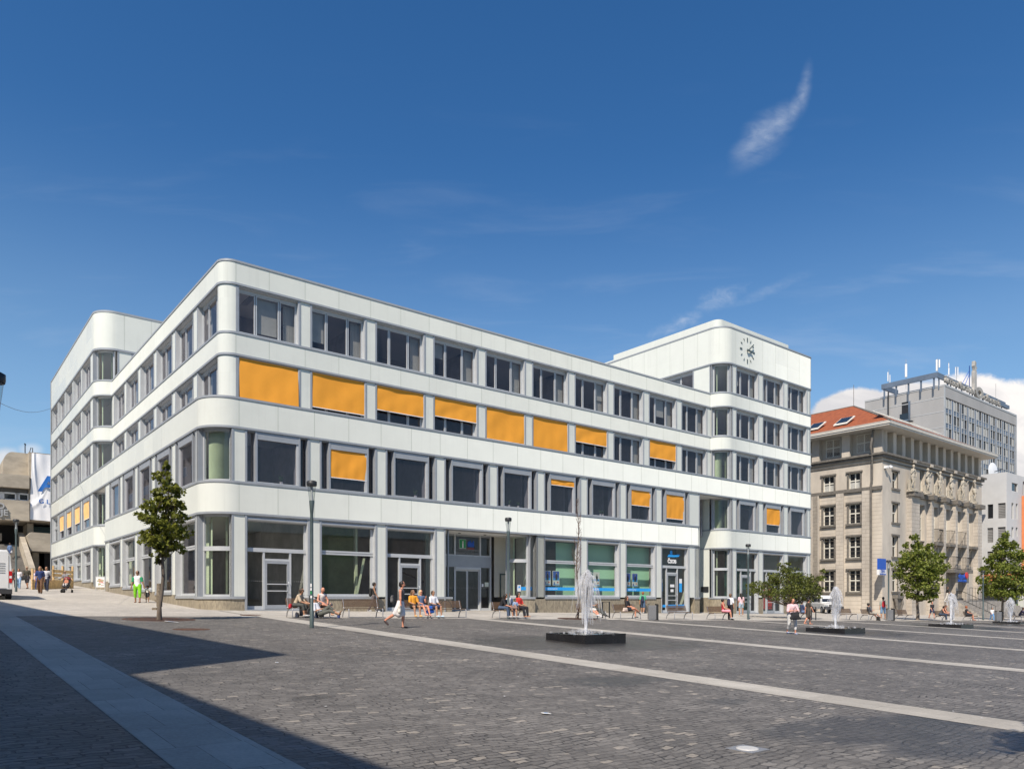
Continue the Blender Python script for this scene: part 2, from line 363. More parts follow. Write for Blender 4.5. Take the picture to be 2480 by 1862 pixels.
for px,py,ru,rv,s in ((1480,1650,1.6,.8,.8),(2200,1760,2.6,.8,.9),(2330,1800,2.2,.7,.8),(1760,1700,.5,.3,.5),(760,1690,.5,.25,.7),(1990,1760,1.6,.5,.7)):
    p=at(px,py); a,b=uvof(p.x,p.y); st.append((a,b,ru,rv,s))
M['cob']=cobble('dark cobblestones',(.120,.112,.102),(.182,.170,.154),(.044,.041,.037),.185,.105,.07,.30,st,.66,.026,.011,(.29,.26,.22))
M['cob2']=cobble('street cobblestones',(.085,.080,.074),(.155,.145,.130),(.020,.019,.018),.21,.118,.075,.3,(),.62,.03,.015)
M['pave']=cobble('light granite setts',(.37,.345,.305),(.45,.42,.37),(.28,.26,.23),.9,.6,.0,.22,(),.8,.004,.006)
M['pave2']=cobble('small grey setts',(.40,.37,.325),(.48,.445,.39),(.33,.305,.27),.11,.10,.02,.22,(),.85,.004,.008)
M['strip']=cobble('granite slab strip',(.36,.335,.29),(.43,.405,.355),(.13,.12,.105),.47,1.1,.0,.16,(),.75,.003,.005)
M['grate']=pm('rusty tree grate',(.10,.045,.025),.85,0,.5,8,.4,60)
def mapr(m,rot):    # slabs laid lengthwise along the strip
    return m

def vlist(v0,v1,st):
    s=[v0]; x=math.ceil(v0/st)*st
    if x-v0<1e-6: x+=st
    while x<v1-1e-6: s.append(x); x+=st
    s.append(v1); return s
def sheet(name,us,vs,dz,m,label=None,vf=None,kind='structure'):
    # a draped sheet in building coordinates; vf(u,v) may bend the edge
    b=MB(); P=[]
    for u in us:
        P.append([(u,(vf(u,v) if vf else v),0) for v in vs])
    P=[[(a,c,gz(a,c)+dz) for a,c,_ in r] for r in P]
    b.grid(P,0,True)
    o=b.build(name,m,None,(C0[0],C0[1],0)); o.rotation_euler=(0,0,ROT)
    # flip if needed so that normals look up
    tag(o,None,None,None,kind); return o
def fr(a,b,n): return [a+(b-a)*i/n for i in range(n+1)]
base=sheet('ground',fr(-400,500,90),fr(-200,-40,16)[:-1]+fr(-40,80,60)[:-1]+fr(80,600,26),0,M['pave'])
CU_,CV_=[-60,-6,0,12,26,45,71,130],[-5.4,-5.4,-6.1,-7.4,-9,-10.3,-11.4,-13.5]
curb=lambda u: float(np.interp(u,CU_,CV_))
vs=fr(-60,-10,50)+fr(-9.5,-5,9)
def vfp(u,v): return v if v<-14 else -14+(v+14)*(curb(u)+14)/(-5+14)
sheet('plaza',sorted(set(fr(-8.15,90,98)+[0,12,26,45,71])),vs,.012,M['cob'],vf=vfp)
sheet('street',fr(-60,-9.1,51),vs,.012,M['cob2'],vf=vfp)
S=[(-9.1,-8.15)]+[(x,x+.95) for x in (.5,10.45,20.0,29.6,39.0,48.6,58.2,67.8)]
for i,(a,c) in enumerate(S):
    ve=curb(a) if i>1 or i==0 else -.1
    if i==1: ve=-.12
    if i in (2,3,4,5,6,7,8): ve=curb(a)
    o=sheet('path',[a,(a+c)/2,c],vlist(-60,ve,1.0),.016 if i else .016,M['strip'])
# small setts in the street beside the building
sheet('pavement',fr(-40,-.05,20),fr(-5.38,3,8)+fr(4,70,33),.008,M['pave2'],vf=lambda u,v:v)

# ------------------------------------------------------------------ office building
OB=empty('office_building',(C0[0],C0[1],0),ROT,'long white glass-clad office block with rounded corners, orange awnings and a clock','office building')
H4=(5.91,7.56); H3=(10.17,11.74); H2=(14.18,15.40); H1=(17.80,19.06); HT=(21.44,24.56)
def arc(cx,cy,r,a0,a1,n=16): return [(cx+r*math.cos(R(a0+(a1-a0)*i/n)),cy+r*math.sin(R(a0+(a1-a0)*i/n))) for i in range(n+1)]
def offp(path,o):
    out=[]
    for i,p in enumerate(path):
        a=path[max(i-1,0)]; c=path[min(i+1,len(path)-1)]
        d1=Vector((p[0]-a[0],p[1]-a[1])); d2=Vector((c[0]-p[0],c[1]-p[1]))
        if d1.length<1e-6: d1=d2
        if d2.length<1e-6: d2=d1
        d1.normalize(); d2.normalize(); n1=Vector((d1.y,-d1.x)); n2=Vector((d2.y,-d2.x)); n=(n1+n2); n.normalize()
        k=o/max(n.dot(n1),.5); out.append((p[0]+n.x*k,p[1]+n.y*k))
    return out
def sweep(b,path,z0,z1,oi,oo,mi,closed=False):
    A=offp(path,oi); B=offp(path,oo)
    b.grid([[(*p,z0) for p in B],[(*p,z1) for p in B]],mi)
    b.grid([[(*p,z1) for p in A],[(*p,z0) for p in A]],mi)
    b.grid([[(*p,z1) for p in B],[(*p,z1) for p in A]],mi,False)
    b.grid([[(*p,z0) for p in A],[(*p,z0) for p in B]],mi,False)
    for i in (0,-1): b.poly([(*A[i],z0),(*B[i],z0),(*B[i],z1),(*A[i],z1)],mi)
def band(path,z,seams=(),th=.46,name='facade_band',par=None,tt=.105):
    b=MB(); sweep(b,path,z[0]+.02,z[1]-.02,-th,0,0)
    sweep(b,path,z[0],z[0]+tt,-th-.01,.035,1); sweep(b,path,z[1]-tt,z[1],-th-.01,.035,1)
    for (x,y,nx,ny) in seams:
        t=(-ny,nx)
        e=.011
        q=[(x+t[0]*e*s+nx*.003,y+t[1]*e*s+ny*.003) for s in (-1,1)]
        b.poly([(*q[0],z[0]+tt),(*q[1],z[0]+tt),(*q[1],z[1]-tt),(*q[0],z[1]-tt)],2)
    return b.build(name,[M['panel'],M['trim'],M['seam']],par or OB)
UX=1.13; UY=1.23; TU=41.4; TE=55.5; FW=28.5; FE=54.1; LE=25.0; RE=38.3
lowc=arc(1.5,1.5,1.5,180,270)
upc=arc(UX+.72,UY+.72,.72,180,270)
twc=arc(TU+1.3,1.3,1.3,180,270)
fwc=arc(1.5,FW+1.5,1.5,180,270)
twe=arc(TE-.5,.5,.5,270,360,8)
Rs=lambda y,a,b_: [(x,y,0,-1) for x in np.arange(1.60,60,1.98) if a<x<b_]
Ls=lambda x,a,b_: [(x,y,-1,0) for y in np.arange(1.5,60,2.24) if a<y<b_]
# storey bands
band([(0,LE)]+lowc+[(RE-.25,0)]+arc(RE-.25,.25,.25,270,360,6)+[(RE,2.4)],H4,Rs(0,1,RE-.3))
band([(TU,3.0)]+twc+[(TE-.5,0)]+twe+[(TE,8)],H4,Rs(0,TU+1.4,TE-.5))
band([(0,FE)]+fwc+[(4.0,FW)],H4)
band([(0,FE)]+lowc+[(TE-.5,0)]+twe+[(TE,8)],H3,Rs(0,1,TE-.5))
a1=[(0,FE)]+[p for p in fwc if p[0]<=UX+.02]
th_=math.degrees(math.acos((1.5-UX)/1.5)); a1=[(0,FE)]+arc(1.5,FW+1.5,1.5,180,180+th_,10)
mid=a1+upc[:0]+[(UX,UY+.72)]+upc[1:]+[(TU-.02,UY)]+arc(TU+1.3,1.3,1.3,184,270,14)+[(TE-.5,0)]+twe+[(TE,8)]
sm=Rs(UY,UX+.9,TU-.1)+Rs(0,TU+1.4,TE-.5)+[(UX+.72,UY,0,-1)]
band(mid,H2,sm); band(mid,H1,sm)
tl=[(TU,y,-1,0) for y in np.arange(2.6,29,1.5)]+Rs(0,TU+1.4,TE-.5)
band([(TU,30)]+twc+[(TE-.5,0)]+twe+[(TE,20)],HT,tl,th=.3,tt=.11)
band([(0,FE)]+fwc+[(22,FW)],HT,[(x,FW,0,-1) for x in np.arange(2.0,22,1.98)],th=.3,tt=.15)
# roofs
b=MB()
b.box(UX+.35,TU+.2,UY+.35,FW+.2,18.3,18.6); b.box(TU+.5,TE-.35,.6,29.9,23.9,24.2); b.box(.6,21.9,FW+.6,FE-.1,23.9,24.2)
b.box(1.5,TE-.5,.3,UY+.6,11.2,11.5); b.box(.3,UX+.6,1.5,FW,11.2,11.498); b.box(.75,1.49,.75,1.49,11.2,11.49)
b.build('roof',M['roofgrey'],OB)
b=MB(); P=[(TU+1.6,14.0),(TU+1.6,2.2)]+arc(TU+2.2,2.2,.6,180,270,8)[1:]+[(TE-1.6,1.6),(TE-1.6,14.0)]
b.prism(P[::1],24.2,25.85,0); b.box(TU+1.62,TE-1.62,14.002,17,24.2,25.4,0)
b.build('roof_penthouse',[M['panel'],M['seam']],OB)
# floor slabs, ceilings and inner walls seen through the windows
def infl(zf,zc,u0,u1,v0,v1):
    pass
b=MB()
for z,zz in ((6.35,7.0),(10.6,11.2),(14.6,15.0),(18.0,18.3)):
    if z<8:
        b.box(2.2,RE-.06,1.75,FW-.1,z,zz,0); b.box(RE-.06,TE-.6,3.2,FW-.1,z,zz,0); b.box(TU+.6,TE-.6,1.75,3.19,z,zz,0); b.box(1.6,20,FW+.1,FE-.2,z,zz,0)
        b.box(1.0,RE-.06,.6,1.74,z+.01,zz,0); b.box(.6,2.19,1.8,LE-.1,z+.01,zz,0); continue
    b.box(1.6,TE-.6,1.75,FW-.1,z,zz,0); b.box(1.6,20,FW+.1,FE-.2,z,zz,0)
    if z<11: b.box(1.0,TE-.6,.6,1.74,z+.01,zz,0); b.box(.6,1.59,1.8,FW,z+.01,zz,0)
    b.box(TU+.6,TE-.5,.5,1.745,z+.02,zz-.02,0); b.box(.6,1.58,FW+1.6,FE-.2,z+.02,zz-.02,0)
z,zz=6.35,7.0; b.box(TU+.6,TE-.5,.5,1.745,z+.02,zz-.02,0); b.box(.6,1.58,FW+1.6,FE-.2,z+.02,zz-.02,0)
b.box(TU+.6,TE-.6,.6,20,21.6,21.9,0)
b.box(.6,21,FW+.6,FE-.3,21.6,21.9,0)
b.box(.5,TE-.5,.5,FW-.1,-1.5,.3,1)
b.build('floor_slab',[M['ceiling'],M['intfloor']],OB)
b=MB()
b.box(7.5,TU+.5,7.5,FW-2,.3,18,0); b.box(TU+5,TE-1,6,20,.3,21.6,0); b.box(6,19,FW+4,FE-1,.3,21.6,0)
for k in range(1,11):
    u=1.58+3.96*k
    for z0,z1 in ((7,10.6),(11.5,14.6),(15,18)):
        if k%2==0 or z0<8: b.box(u-.06,u+.06,2.0,7.5,z0,z1,0)
for k in range(1,6):
    for z0,z1 in ((7,10.6),(11.5,14.6),(15,18)):
        if k%2: b.box(2.0,7.5,1.5+4.48*k-.06,1.5+4.48*k+.06,z0,z1,0)
b.box(5.4,5.6,.5,7.5,.3,6.35,0); b.box(21.3,21.5,.5,7.5,.3,6.35,0); b.box(33.2,33.4,.5,7.5,.3,6.35,0)
b.build('interior_wall',M['intwall'],OB)
for (x,y) in ((3.2,3.3),(4.6,5.2),(2.6,6.0),(5.2,3.2)):
    b=MB(); b.box(x-.15,x+.15,y-.7,y+.7,17.93,17.99,0)
    for i in range(9): b.box(x-.13,x+.13,y-.66+i*.16,y-.65+i*.16,17.90,17.93,1)
    b.build('ceiling_light',[M['alu'],M['white']],OB)

# wall frames: a along the wall, d outward, z up
FR0=lambda a,d,z:(a,-d,z)
FRU=lambda a,d,z:(a,UY-d,z)
FL0=lambda a,d,z:(-d,a,z)
FLU=lambda a,d,z:(UX-d,a,z)
BACK=lambda a,d,z:(a,FW-d,z)
DEP=.36
def piers(F,edges,z0,z1,name='wall_panel',col='panel'):
    # solid white piers between openings, each edged with an aluminium strip
    for a0,a1 in edges:
        b=MB()
        b.box(a0,a1,-DEP-.06,-.045,z0-.01,z1+.01,0,F)
        for q in (a0,a1-.09): b.box(q,q+.09,-DEP-.05,-.012,z0-.01,z1+.01,1,F)
        b.build('pier' if z0<7.6 else name,[M[col],M['trim']],OB)
def jambs(b,F,a0,a1,z0,z1,mi=0,dep=DEP,sill=True):
    b.box(a0-.005,a0+.035,-dep-.04,-.03,z0,z1,mi,F); b.box(a1-.035,a1+.005,-dep-.04,-.03,z0,z1,mi,F)
    b.box(a0+.035,a1-.035,-dep-.04,-.06,z1-.05,z1,mi,F)
    if sill: b.box(a0+.035,a1-.035,-dep-.04,.0,z0,z0+.04,mi,F)
def pane(F,a0,a1,z0,z1,d,par,m='glass',name='pane'):
    b=MB(); b.poly([F(a0,d,z0),F(a1,d,z0),F(a1,d,z1),F(a0,d,z1)],0); return b.build(name,M[m],par)
def awning(F,a0,a1,zt,zb,par,k,slant=0,m='orange',d=-.08):
    b=MB(); nx,nz_=16,10; rr=random.Random(k*13+5); ph=[rr.uniform(0,6) for _ in range(6)]
    g=[[[] for _ in range(nz_+1)] for _ in range(nx+1)]
    for i in range(nx+1):
        for j in range(nz_+1):
            s,t=i/nx,j/nz_
            w=.014*math.sin(s*9+ph[0])*t+.012*math.sin(s*23+ph[1]+t*2)*t+.012*math.sin(t*5+s*4+ph[2])*math.sin(math.pi*s)+.006*math.sin(t*9+s*11+ph[3])
            w+=.02*math.cos(math.pi*2*s)*math.sin(math.pi*t)
            g[i][j]=F(a0+(a1-a0)*s,d+w+slant*t,zt+(zb-zt)*t)
    b.grid(g,0,True)
    b.box(a0-.01,a1+.01,d+slant-.02,d+slant+.02,zb-.04,zb,1,F)
    return b.build('awning',[M[m],M['white']],par)
def win_triple(F,a0,a1,z0,z1,aw=None,k=0,slant=0,slats=0):
    b=MB(); jambs(b,F,a0,a1,z0,z1)
    d0,d1=-DEP,-DEP+.07
    b.box(a0+.035,a1-.035,-DEP-.02,-DEP+.10,z1-.20,z1-.05,1,F)         # blind housing
    A0,A1=a0+.035,a1-.035; w=A1-A0
    fx=[A0,A0+.10]; ms=[A0+w*.295,A0+w*.70]
    xs=[(A0,A0+.07)]+[(m-.075,m+.075) for m in ms]+[(A1-.09,A1)]
    for x0,x1 in xs:
        b.box(x0,x1,d0,d1,z0+.04,z1-.2,1,F)
        if x1-x0>.12: b.box((x0+x1)/2-.012,(x0+x1)/2+.012,d1,d1+.004,z0+.04,z1-.2,2,F)
    for i in range(3): b.box(xs[i][1],xs[i+1][0],d0,d1-.01,z0+.04,z0+.10,1,F); b.box(xs[i][1],xs[i+1][0],d0,d1-.01,z1-.26,z1-.2,1,F)
    o=b.build('window',[M['alu'],M['alu'],M['dark']],OB)
    pane(F,A0+.02,A1-.02,z0+.06,z1-.22,-DEP+.02,o)
    if slats:
        c=MB(); x0,x1=(A0+w*(1-slats),A1)
        for i in range(int((x1-x0)/.09)): c.box(x0+i*.09,x0+i*.09+.075,-DEP-.2,-DEP-.195,z0+.1,z1-.25,0,F)
        c.build('slat_blind',M['blindw'],o)
    rz_=random.Random(int(a0*77+z0*13))
    if not aw and rz_.random()<.35:
        c=MB(); j=rz_.choice((0,1,2)); xa,xb=xs[j][1],xs[j+1][0]; hgt=rz_.uniform(.25,.9)*(z1-z0)
        c.box(xa,xb,-DEP-.12,-DEP-.115,z1-.25-hgt,z1-.25,0,F); c.build('roller_blind',M['blindw'],o)
    if aw: awning(F,a0+.03,a1-.04,z1-.04,z1-.04-(z1-z0-.08)*aw,o,k,slant)
    return o
def win_boxed(F,a0,a1,z0,z1,aw=None,k=0,m='orange',fl=1):
    # niche with a projecting picture-window box in the middle
    b=MB(); jambs(b,F,a0,a1,z0,z1)
    n=.43; c0,c1=a0+n,a1-n
    for x0,x1 in ((c0,c0+.10),(c1-.10,c1)): b.box(x0,x1,-DEP-.3,-.015,z0,z1,0,F)
    b.box(c0+.10,c1-.10,-.20,-.03,z1-.38,z1-.005,3,F); b.box(c0+.1,c1-.1,-.2,-.018,z1-.40,z1-.36,0,F)
    b.box(c0+.10,c1-.10,-.20,-.012,z0,z0+.07,1,F)
    for x0,x1 in ((c0+.1,c0+.14),(c1-.20,c1-.10)): b.box(x0,x1,-.20,-.06,z0+.07,z1-.40,1,F)
    o=b.build('window',[M['trim'],M['alu'],M['dark'],M['trim']],OB)
    pane(F,c0+.12,c1-.18,z0+.06,z1-.38,-.14,o)
    pane(F,a0+.03,c0+.02,z0,z1,-DEP,o); pane(F,c1-.02,a1-.03,z0,z1,-DEP,o)
    if aw: awning(F,c0+.12,c1-.12,z1-.41,z1-.41-(z1-z0-.5)*aw,o,k,0,m,-.07)
    elif fl and k%2==0:
        rr=random.Random(k); q=MB()
        for j in range(2):
            x=c0+.5+rr.random()*1.2
            q.lathe([(.05,z0+.08),(.08,z0+.22)],8,F(x,-.4,0))
            for s in range(16):
                a=rr.uniform(0,6.28); l=rr.uniform(.15,.4); p=Vector(F(x,-.4,z0+.22)); e=p+Vector((math.cos(a)*l*.5,math.sin(a)*l*.5,l))
                sd_=Vector((math.sin(a),-math.cos(a),0))*.03
                q.poly([p,p.lerp(e,.5)+sd_,e,p.lerp(e,.5)-sd_],1)
        q.build('potted_plant',[M['white'],M['leafd']],o)
    return o
def roller(b,F,a0,a1,z1,mi):
    P=[]
    for i in range(9):
        t=math.pi*(-.5+i/8); P.append([F(a,-.14+.10*math.cos(t),z1-.17+.10*math.sin(t)) for a in (a0,a1)])
    b.grid(P,mi,True); b.box(a0,a1,-.16,-.14,z1-.27,z1-.07,mi,F)
    for a in (a0,a1): b.poly([F(a,-.14+.1*math.cos(math.pi*(-.5+i/8)),z1-.17+.1*math.sin(math.pi*(-.5+i/8))) for i in range(9)],mi)
def win_shop(F,a0,a1,z0,z1,zt=4.10,roll=True,gl='shopglass',mull=None,name='window'):
    b=MB(); jambs(b,F,a0,a1,z0,z1,1)
    b.box(a0,a1,-DEP-.04,.03,z0-.13,z0-.002,0,F)
    if roll: roller(b,F,a0+.04,a1-.04,z1,1)
    A0,A1=a0+.035,a1-.035; zz=z1-.30
    b.box(A0,A1,-DEP-.02,-DEP+.06,zz,z1-.05,1,F)
    b.box(A0,A1,-DEP-.02,-DEP+.12,zt,zt+.22,1,F); b.box(A0,A1,-DEP+.12,-DEP+.125,zt+.10,zt+.12,2,F)
    for x0,x1 in ((A0,A0+.08),(A1-.14,A1)):
        b.box(x0,x1,-DEP-.02,-DEP+.08,z0+.04,zt,1,F); b.box(x0,x1,-DEP-.02,-DEP+.08,zt+.22,zz,1,F)
    b.box(A0+.08,A1-.14,-DEP-.02,-DEP+.07,z0+.04,z0+.14,1,F)
    if mull:
        for q in mull:
            b.box(A0+q-.05,A0+q+.05,-DEP-.02,-DEP+.09,z0+.14,zt,1,F)
    o=b.build(name,[M['trim'],M['alu'],M['dark']],OB)
    pane(F,A0+.05,A1-.1,z0+.1,zt+.02,-DEP+.02,o,gl); pane(F,A0+.05,A1-.1,zt+.2,zz+.02,-DEP+.02,o,gl)
    return o
def curved(cx,cy,r,a0,a1,z0,z1,split=None,blind=False,sw=True):
    # curved corner window between two straight jambs
    b=MB(); rg=r-.34
    ang=lambda t,rr,z:(cx+rr*math.cos(R(t)),cy+rr*math.sin(R(t)),z)
    A=[a0+(a1-a0)*i/14 for i in range(15)]
    def arcbox(r0,r1,zz0,zz1,AA=A,mi=1):
        for (p,q,flip) in ((r1,r1,0),(r0,r0,1)):
            b.grid([[ang(t,p,zz0) for t in AA],[ang(t,p,zz1) for t in AA]],mi)
        b.grid([[ang(t,r0,zz1) for t in AA],[ang(t,r1,zz1) for t in AA]],mi,False); b.grid([[ang(t,r0,zz0) for t in AA],[ang(t,r1,zz0) for t in AA]],mi,False)
        for t in (AA[0],AA[-1]): b.poly([ang(t,r0,zz0),ang(t,r1,zz0),ang(t,r1,zz1),ang(t,r0,zz1)],mi)
    arcbox(rg-.06,rg+.05,z0,z0+.10); arcbox(rg-.06,rg+.05,z1-.12,z1)
    if split: arcbox(rg-.08,rg+.08,split,split+.22)
    w=(a1-a0)/abs(a1-a0)*math.degrees(.09/rg)
    for t0,t1 in ((a0,a0+w),(a1-w,a1)): arcbox(rg-.05,rg+.07,z0,z1,[t0,(t0+t1)/2,t1])
    for t in (a0,a1):    # splayed jamb sheets out to the facade
        for e in (0,):
            p0=ang(t,rg,z0); p1=ang(t,r-.02,z0); th=.04*(1 if t==a1 else -1)*(1 if a1>a0 else -1)
            tx,ty=-math.sin(R(t)),math.cos(R(t))
            Q=[(p0[0],p0[1]),(p1[0],p1[1]),(p1[0]+tx*th,p1[1]+ty*th),(p0[0]+tx*th,p0[1]+ty*th)]
            b.prism(Q,z0,z1,0)
    o=b.build('corner_window',[M['trim'],M['alu'],M['dark']],OB)
    g=MB(); g.grid([[ang(t,rg,z0+.05) for t in A],[ang(t,rg,z1-.05) for t in A]],0); g.build('pane',M['cglass'],o)
    if blind:
        c=MB()
        n=26
        for i in range(n):
            t0=a0+(a1-a0)*(i+.08)/n; t1=a0+(a1-a0)*(i+.85)/n
            c.poly([ang(t0,rg-.2,z0+.08),ang(t1,rg-.26,z0+.08),ang(t1,rg-.26,z1-.12),ang(t0,rg-.2,z1-.12)],0)
        c.build('slat_blind',M['blindg'],o)
    else:
        c=MB()
        for t in (a0+(a1-a0)*.12,a0+(a1-a0)*.82):
            for j in range(3):
                t0=t+j*2.2; c.poly([ang(t0,rg-.25,z0+.08),ang(t0+1.5,rg-.27,z0+.08),ang(t0+1.5,rg-.27,z1-.12),ang(t0,rg-.25,z1-.12)],0)
        c.build('slat_blind',M['blindg'],o)
    return o
M['leafd']=pm('dark leaves',(.04,.09,.03),.6)
K0,PI,WO=1.99,3.96,3.23
RO=[(K0+PI*k,K0+PI*k+WO) for k in range(10)]
TO=[(43.3+PI*k,43.3+PI*k+WO) for k in range(3)]
L0,LPI,LWO=1.85,4.48,3.60
LO=[(L0+LPI*k,L0+LPI*k+LWO) for k in range(6)]
FO=[(31.2+4.58*k,31.2+4.58*k+3.88) for k in range(5)]
def gaps(ops,a,b_):
    e=[a]+[x for o in ops for x in o]+[b_]
    return [(e[i],e[i+1]) for i in range(0,len(e),2) if e[i+1]-e[i]>.02]
# --- upper storeys, square side
for (z0,z1,aws) in ((15.40,17.80,[0]*10),(11.74,14.18,[.99,.80,.60,.50,.86,.98,.50,0,.58,0])):
    piers(FRU,gaps(RO,UX+.72,TU+.5),z0,z1)
    for k,(a,c) in enumerate(RO):
        win_triple(FRU,a,c,z0,z1,aws[k],k,.16 if (k==0) else .02,slats=(.2 if aws[k]==0 else 0))
    # rounded solid corner
    b=MB(); q=[(p[0],p[1]) for p in upc]; sweep(b,q,z0-.01,z1+.01,-.4,-.03,0); b.build('wall_panel',[M['panel']],OB)
# --- upper storeys, street side
for (z0,z1) in ((15.40,17.80),(11.74,14.18)):
    piers(FLU,gaps(LO,UY+.72,FW+.3),z0,z1)
    for k,(a,c) in enumerate(LO): win_triple(FLU,a,c,z0,z1,0,k,0,slats=.25)
# --- tower storeys
for (z0,z1) in ((19.06,21.44),(15.40,17.80),(11.74,14.18)):
    piers(FR0,gaps(TO,TU+1.3,TE-.5),z0,z1)
    for k,(a,c) in enumerate(TO): win_triple(FR0,a,c,z0,z1,0,k,0,slats=.2)
    curved(TU+1.3,1.3,1.3,186,262,z0,z1,None,z0<12)
    curved(1.5,FW+1.5,1.5,188,262,z0,z1,None,False)
    b=MB(); sweep(b,twe+[(TE,6)],z0-.01,z1+.01,-.4,-.04,0); b.build('wall_panel',[M['panel']],OB)
    piers(FL0,gaps(FO,FW+1.5,FE),z0,z1)
    for k,(a,c) in enumerate(FO): win_triple(FL0,a,c,z0,z1,0,k)
# tower flank above the front roof and wing flank
TL=lambda a,d,z:(TU-d,a,z)
piers(TL,[(1.3,3.1),(8.2,30)],19.06,21.44)
win_triple(TL,3.1,8.2,19.06,21.44)
piers(BACK,[(1.5,2.6),(5.8,7.0),(10.2,22)],19.06,21.44); win_triple(BACK,2.6,5.8,19.06,21.44); win_triple(BACK,7.0,10.2,19.06,21.44)
# --- first floor
z0,z1=H4[1],H3[0]
piers(FR0,gaps(RO[:9],1.25,RE),z0,z1)
for k,(a,c) in enumerate(RO[:9]): win_boxed(FR0,a,c,z0,z1,[0,.70,0,0,0,.17,0,.52,.86][k],k)
piers(FR0,gaps(TO,TU+1.3,TE-.5),z0,z1)
for k,(a,c) in enumerate(TO): win_boxed(FR0,a,c,z0,z1,[0,.68,0][k],k+3)
piers(FL0,gaps(LO[:5],1.5,LE),z0,z1)
for k,(a,c) in enumerate(LO[:5]): win_boxed(FL0,a,c,z0,z1,0,k,fl=0)
piers(FL0,gaps(FO,FW+1.5,FE),z0,z1)
for k,(a,c) in enumerate(FO[:4]): win_boxed(FL0,a,c,z0,z1,.66,k,'orangel')
win_shop(FL0,FO[4][0],FO[4][1],z0,z1,8.9,False)
curved(1.5,1.5,1.5,186,262,z0,z1,None,True)
curved(TU+1.3,1.3,1.3,186,262,z0,z1,None,True)
curved(1.5,FW+1.5,1.5,188,262,z0,z1,None,False)
for zz0,zz1 in ((z0,z1),(.6,H4[0])):
    b=MB(); sweep(b,twe+[(TE,6)],zz0-.01,zz1+.01,-.4,-.04,0); b.build('wall_panel',[M['panel']],OB)
# --- ground floor
z1=H4[0]; SL=1.83
piers(FR0,[g for g in gaps(RO[:9],1.25,RE) if not (K0+PI*3+WO-.1<g[0]<K0+PI*4)],SL,z1)
def stone(F,a0,a1,z1_,d=.0,par=None):
    b=MB(); n=max(1,int((a1-a0)/1.9))
    for i in range(n):
        x0=a0+(a1-a0)*i/n; x1=a0+(a1-a0)*(i+1)/n; b.box(x0+.004,x1-.004,-.4,d-.02-.002*(i%2),-1.0,z1_,0,F)
    return b.build('plinth',M['plinth'],OB)
def doorunit(F,a0,a1,zb,z1,dx0,dx1,posters=False,zt=4.10,fr_='trim'):
    b=MB(); jambs(b,F,a0,a1,zb,z1,1,sill=False); roller(b,F,a0+.04,a1-.04,z1,1)
    b.box(a0-.02,a1+.02,-DEP-.3,.02,zb-.3,zb+.03,0,F)
    A0,A1=a0+.035,a1-.035; zz=z1-.3
    b.box(A0,A1,-DEP-.02,-DEP+.06,zz,z1-.05,1,F); b.box(A0,A1,-DEP-.02,-DEP+.12,zt,zt+.2,1,F)
    for x0,x1 in ((A0,A0+.07),(A1-.10,A1)): b.box(x0,x1,-DEP-.02,-DEP+.08,zb+.03,zt,1,F); b.box(x0,x1,-DEP-.02,-DEP+.08,zt+.2,zz,1,F)
    for x in (dx0,dx1): b.box(x-.05,x+.05,-DEP-.02,-DEP+.10,zb+.03,zt,1,F)
    b.box(A0,dx0,-DEP-.02,-DEP+.07,zb+.03,zb+.2,1,F); b.box(dx1,A1,-DEP-.02,-DEP+.07,zb+.03,zb+.2,1,F)
    b.box(dx0,dx1,-DEP-.02,-DEP+.09,zt-.45,zt-.33,1,F)
    o=b.build('shop_front',[M['trim'],M['alu']],OB)
    pane(F,A0,A1,zt+.2,zz,-DEP+.02,o,'shopglass'); pane(F,A0,dx0,zb+.2,zt,-DEP+.02,o,'shopglass'); pane(F,dx1,A1,zb+.2,zt,-DEP+.02,o,'shopglass')
    pane(F,dx0,dx1,zt-.34,zt,-DEP+.02,o,'shopglass')
    d=MB()
    for x0,x1 in ((dx0+.05,dx0+.17),(dx1-.17,dx1-.05)): d.box(x0,x1,-DEP,-DEP+.10,zb+.05,zt-.46,0,F)
    d.box(dx0+.17,dx1-.17,-DEP,-DEP+.098,zt-.58,zt-.46,0,F); d.box(dx0+.17,dx1-.17,-DEP,-DEP+.098,zb+.05,zb+.25,0,F)
    d.poly([F(dx0+.15,-DEP+.04,zb+.2),F(dx1-.15,-DEP+.04,zb+.2),F(dx1-.15,-DEP+.04,zt-.55),F(dx0+.15,-DEP+.04,zt-.55)],1)
    dd=d.build('door',[M[fr_],M['shopglass']],OB)
    h=MB()
    for z in (.95,1.30): h.box(dx0+.16,dx1-.16,-DEP+.11,-DEP+.14,zb+z,zb+z+.05,0,F)
    h.tube([F(dx1-.11,-DEP+.12,zb+.85),F(dx1-.11,-DEP+.2,zb+.9),F(dx1-.11,-DEP+.2,zb+1.4),F(dx1-.11,-DEP+.12,zb+1.45)],.02,6)
    h.build('handle',M['alu'],dd)
    return o
g0=lambda a:gz(a,-.1)
# module 0: street door with side lights
a,c=RO[0]; doorunit(FR0,a,c,g0(a)+.03,z1,a+.95,a+2.35)
b=MB()
for i in range(30):
    if .9<i*.1+.05<1.0: continue
    b.lathe([(.012,0),(.012,.002)],6,(0,0,0))
b=MB()
for i in range(28):
    x=a+.12+i*.108; b.poly([FR0(x+.014*math.cos(t*1.047),-DEP+.03,2.62+.014*math.sin(t*1.047)) for t in range(6)],0)
b.build('safety_dots',M['paper'],OB)
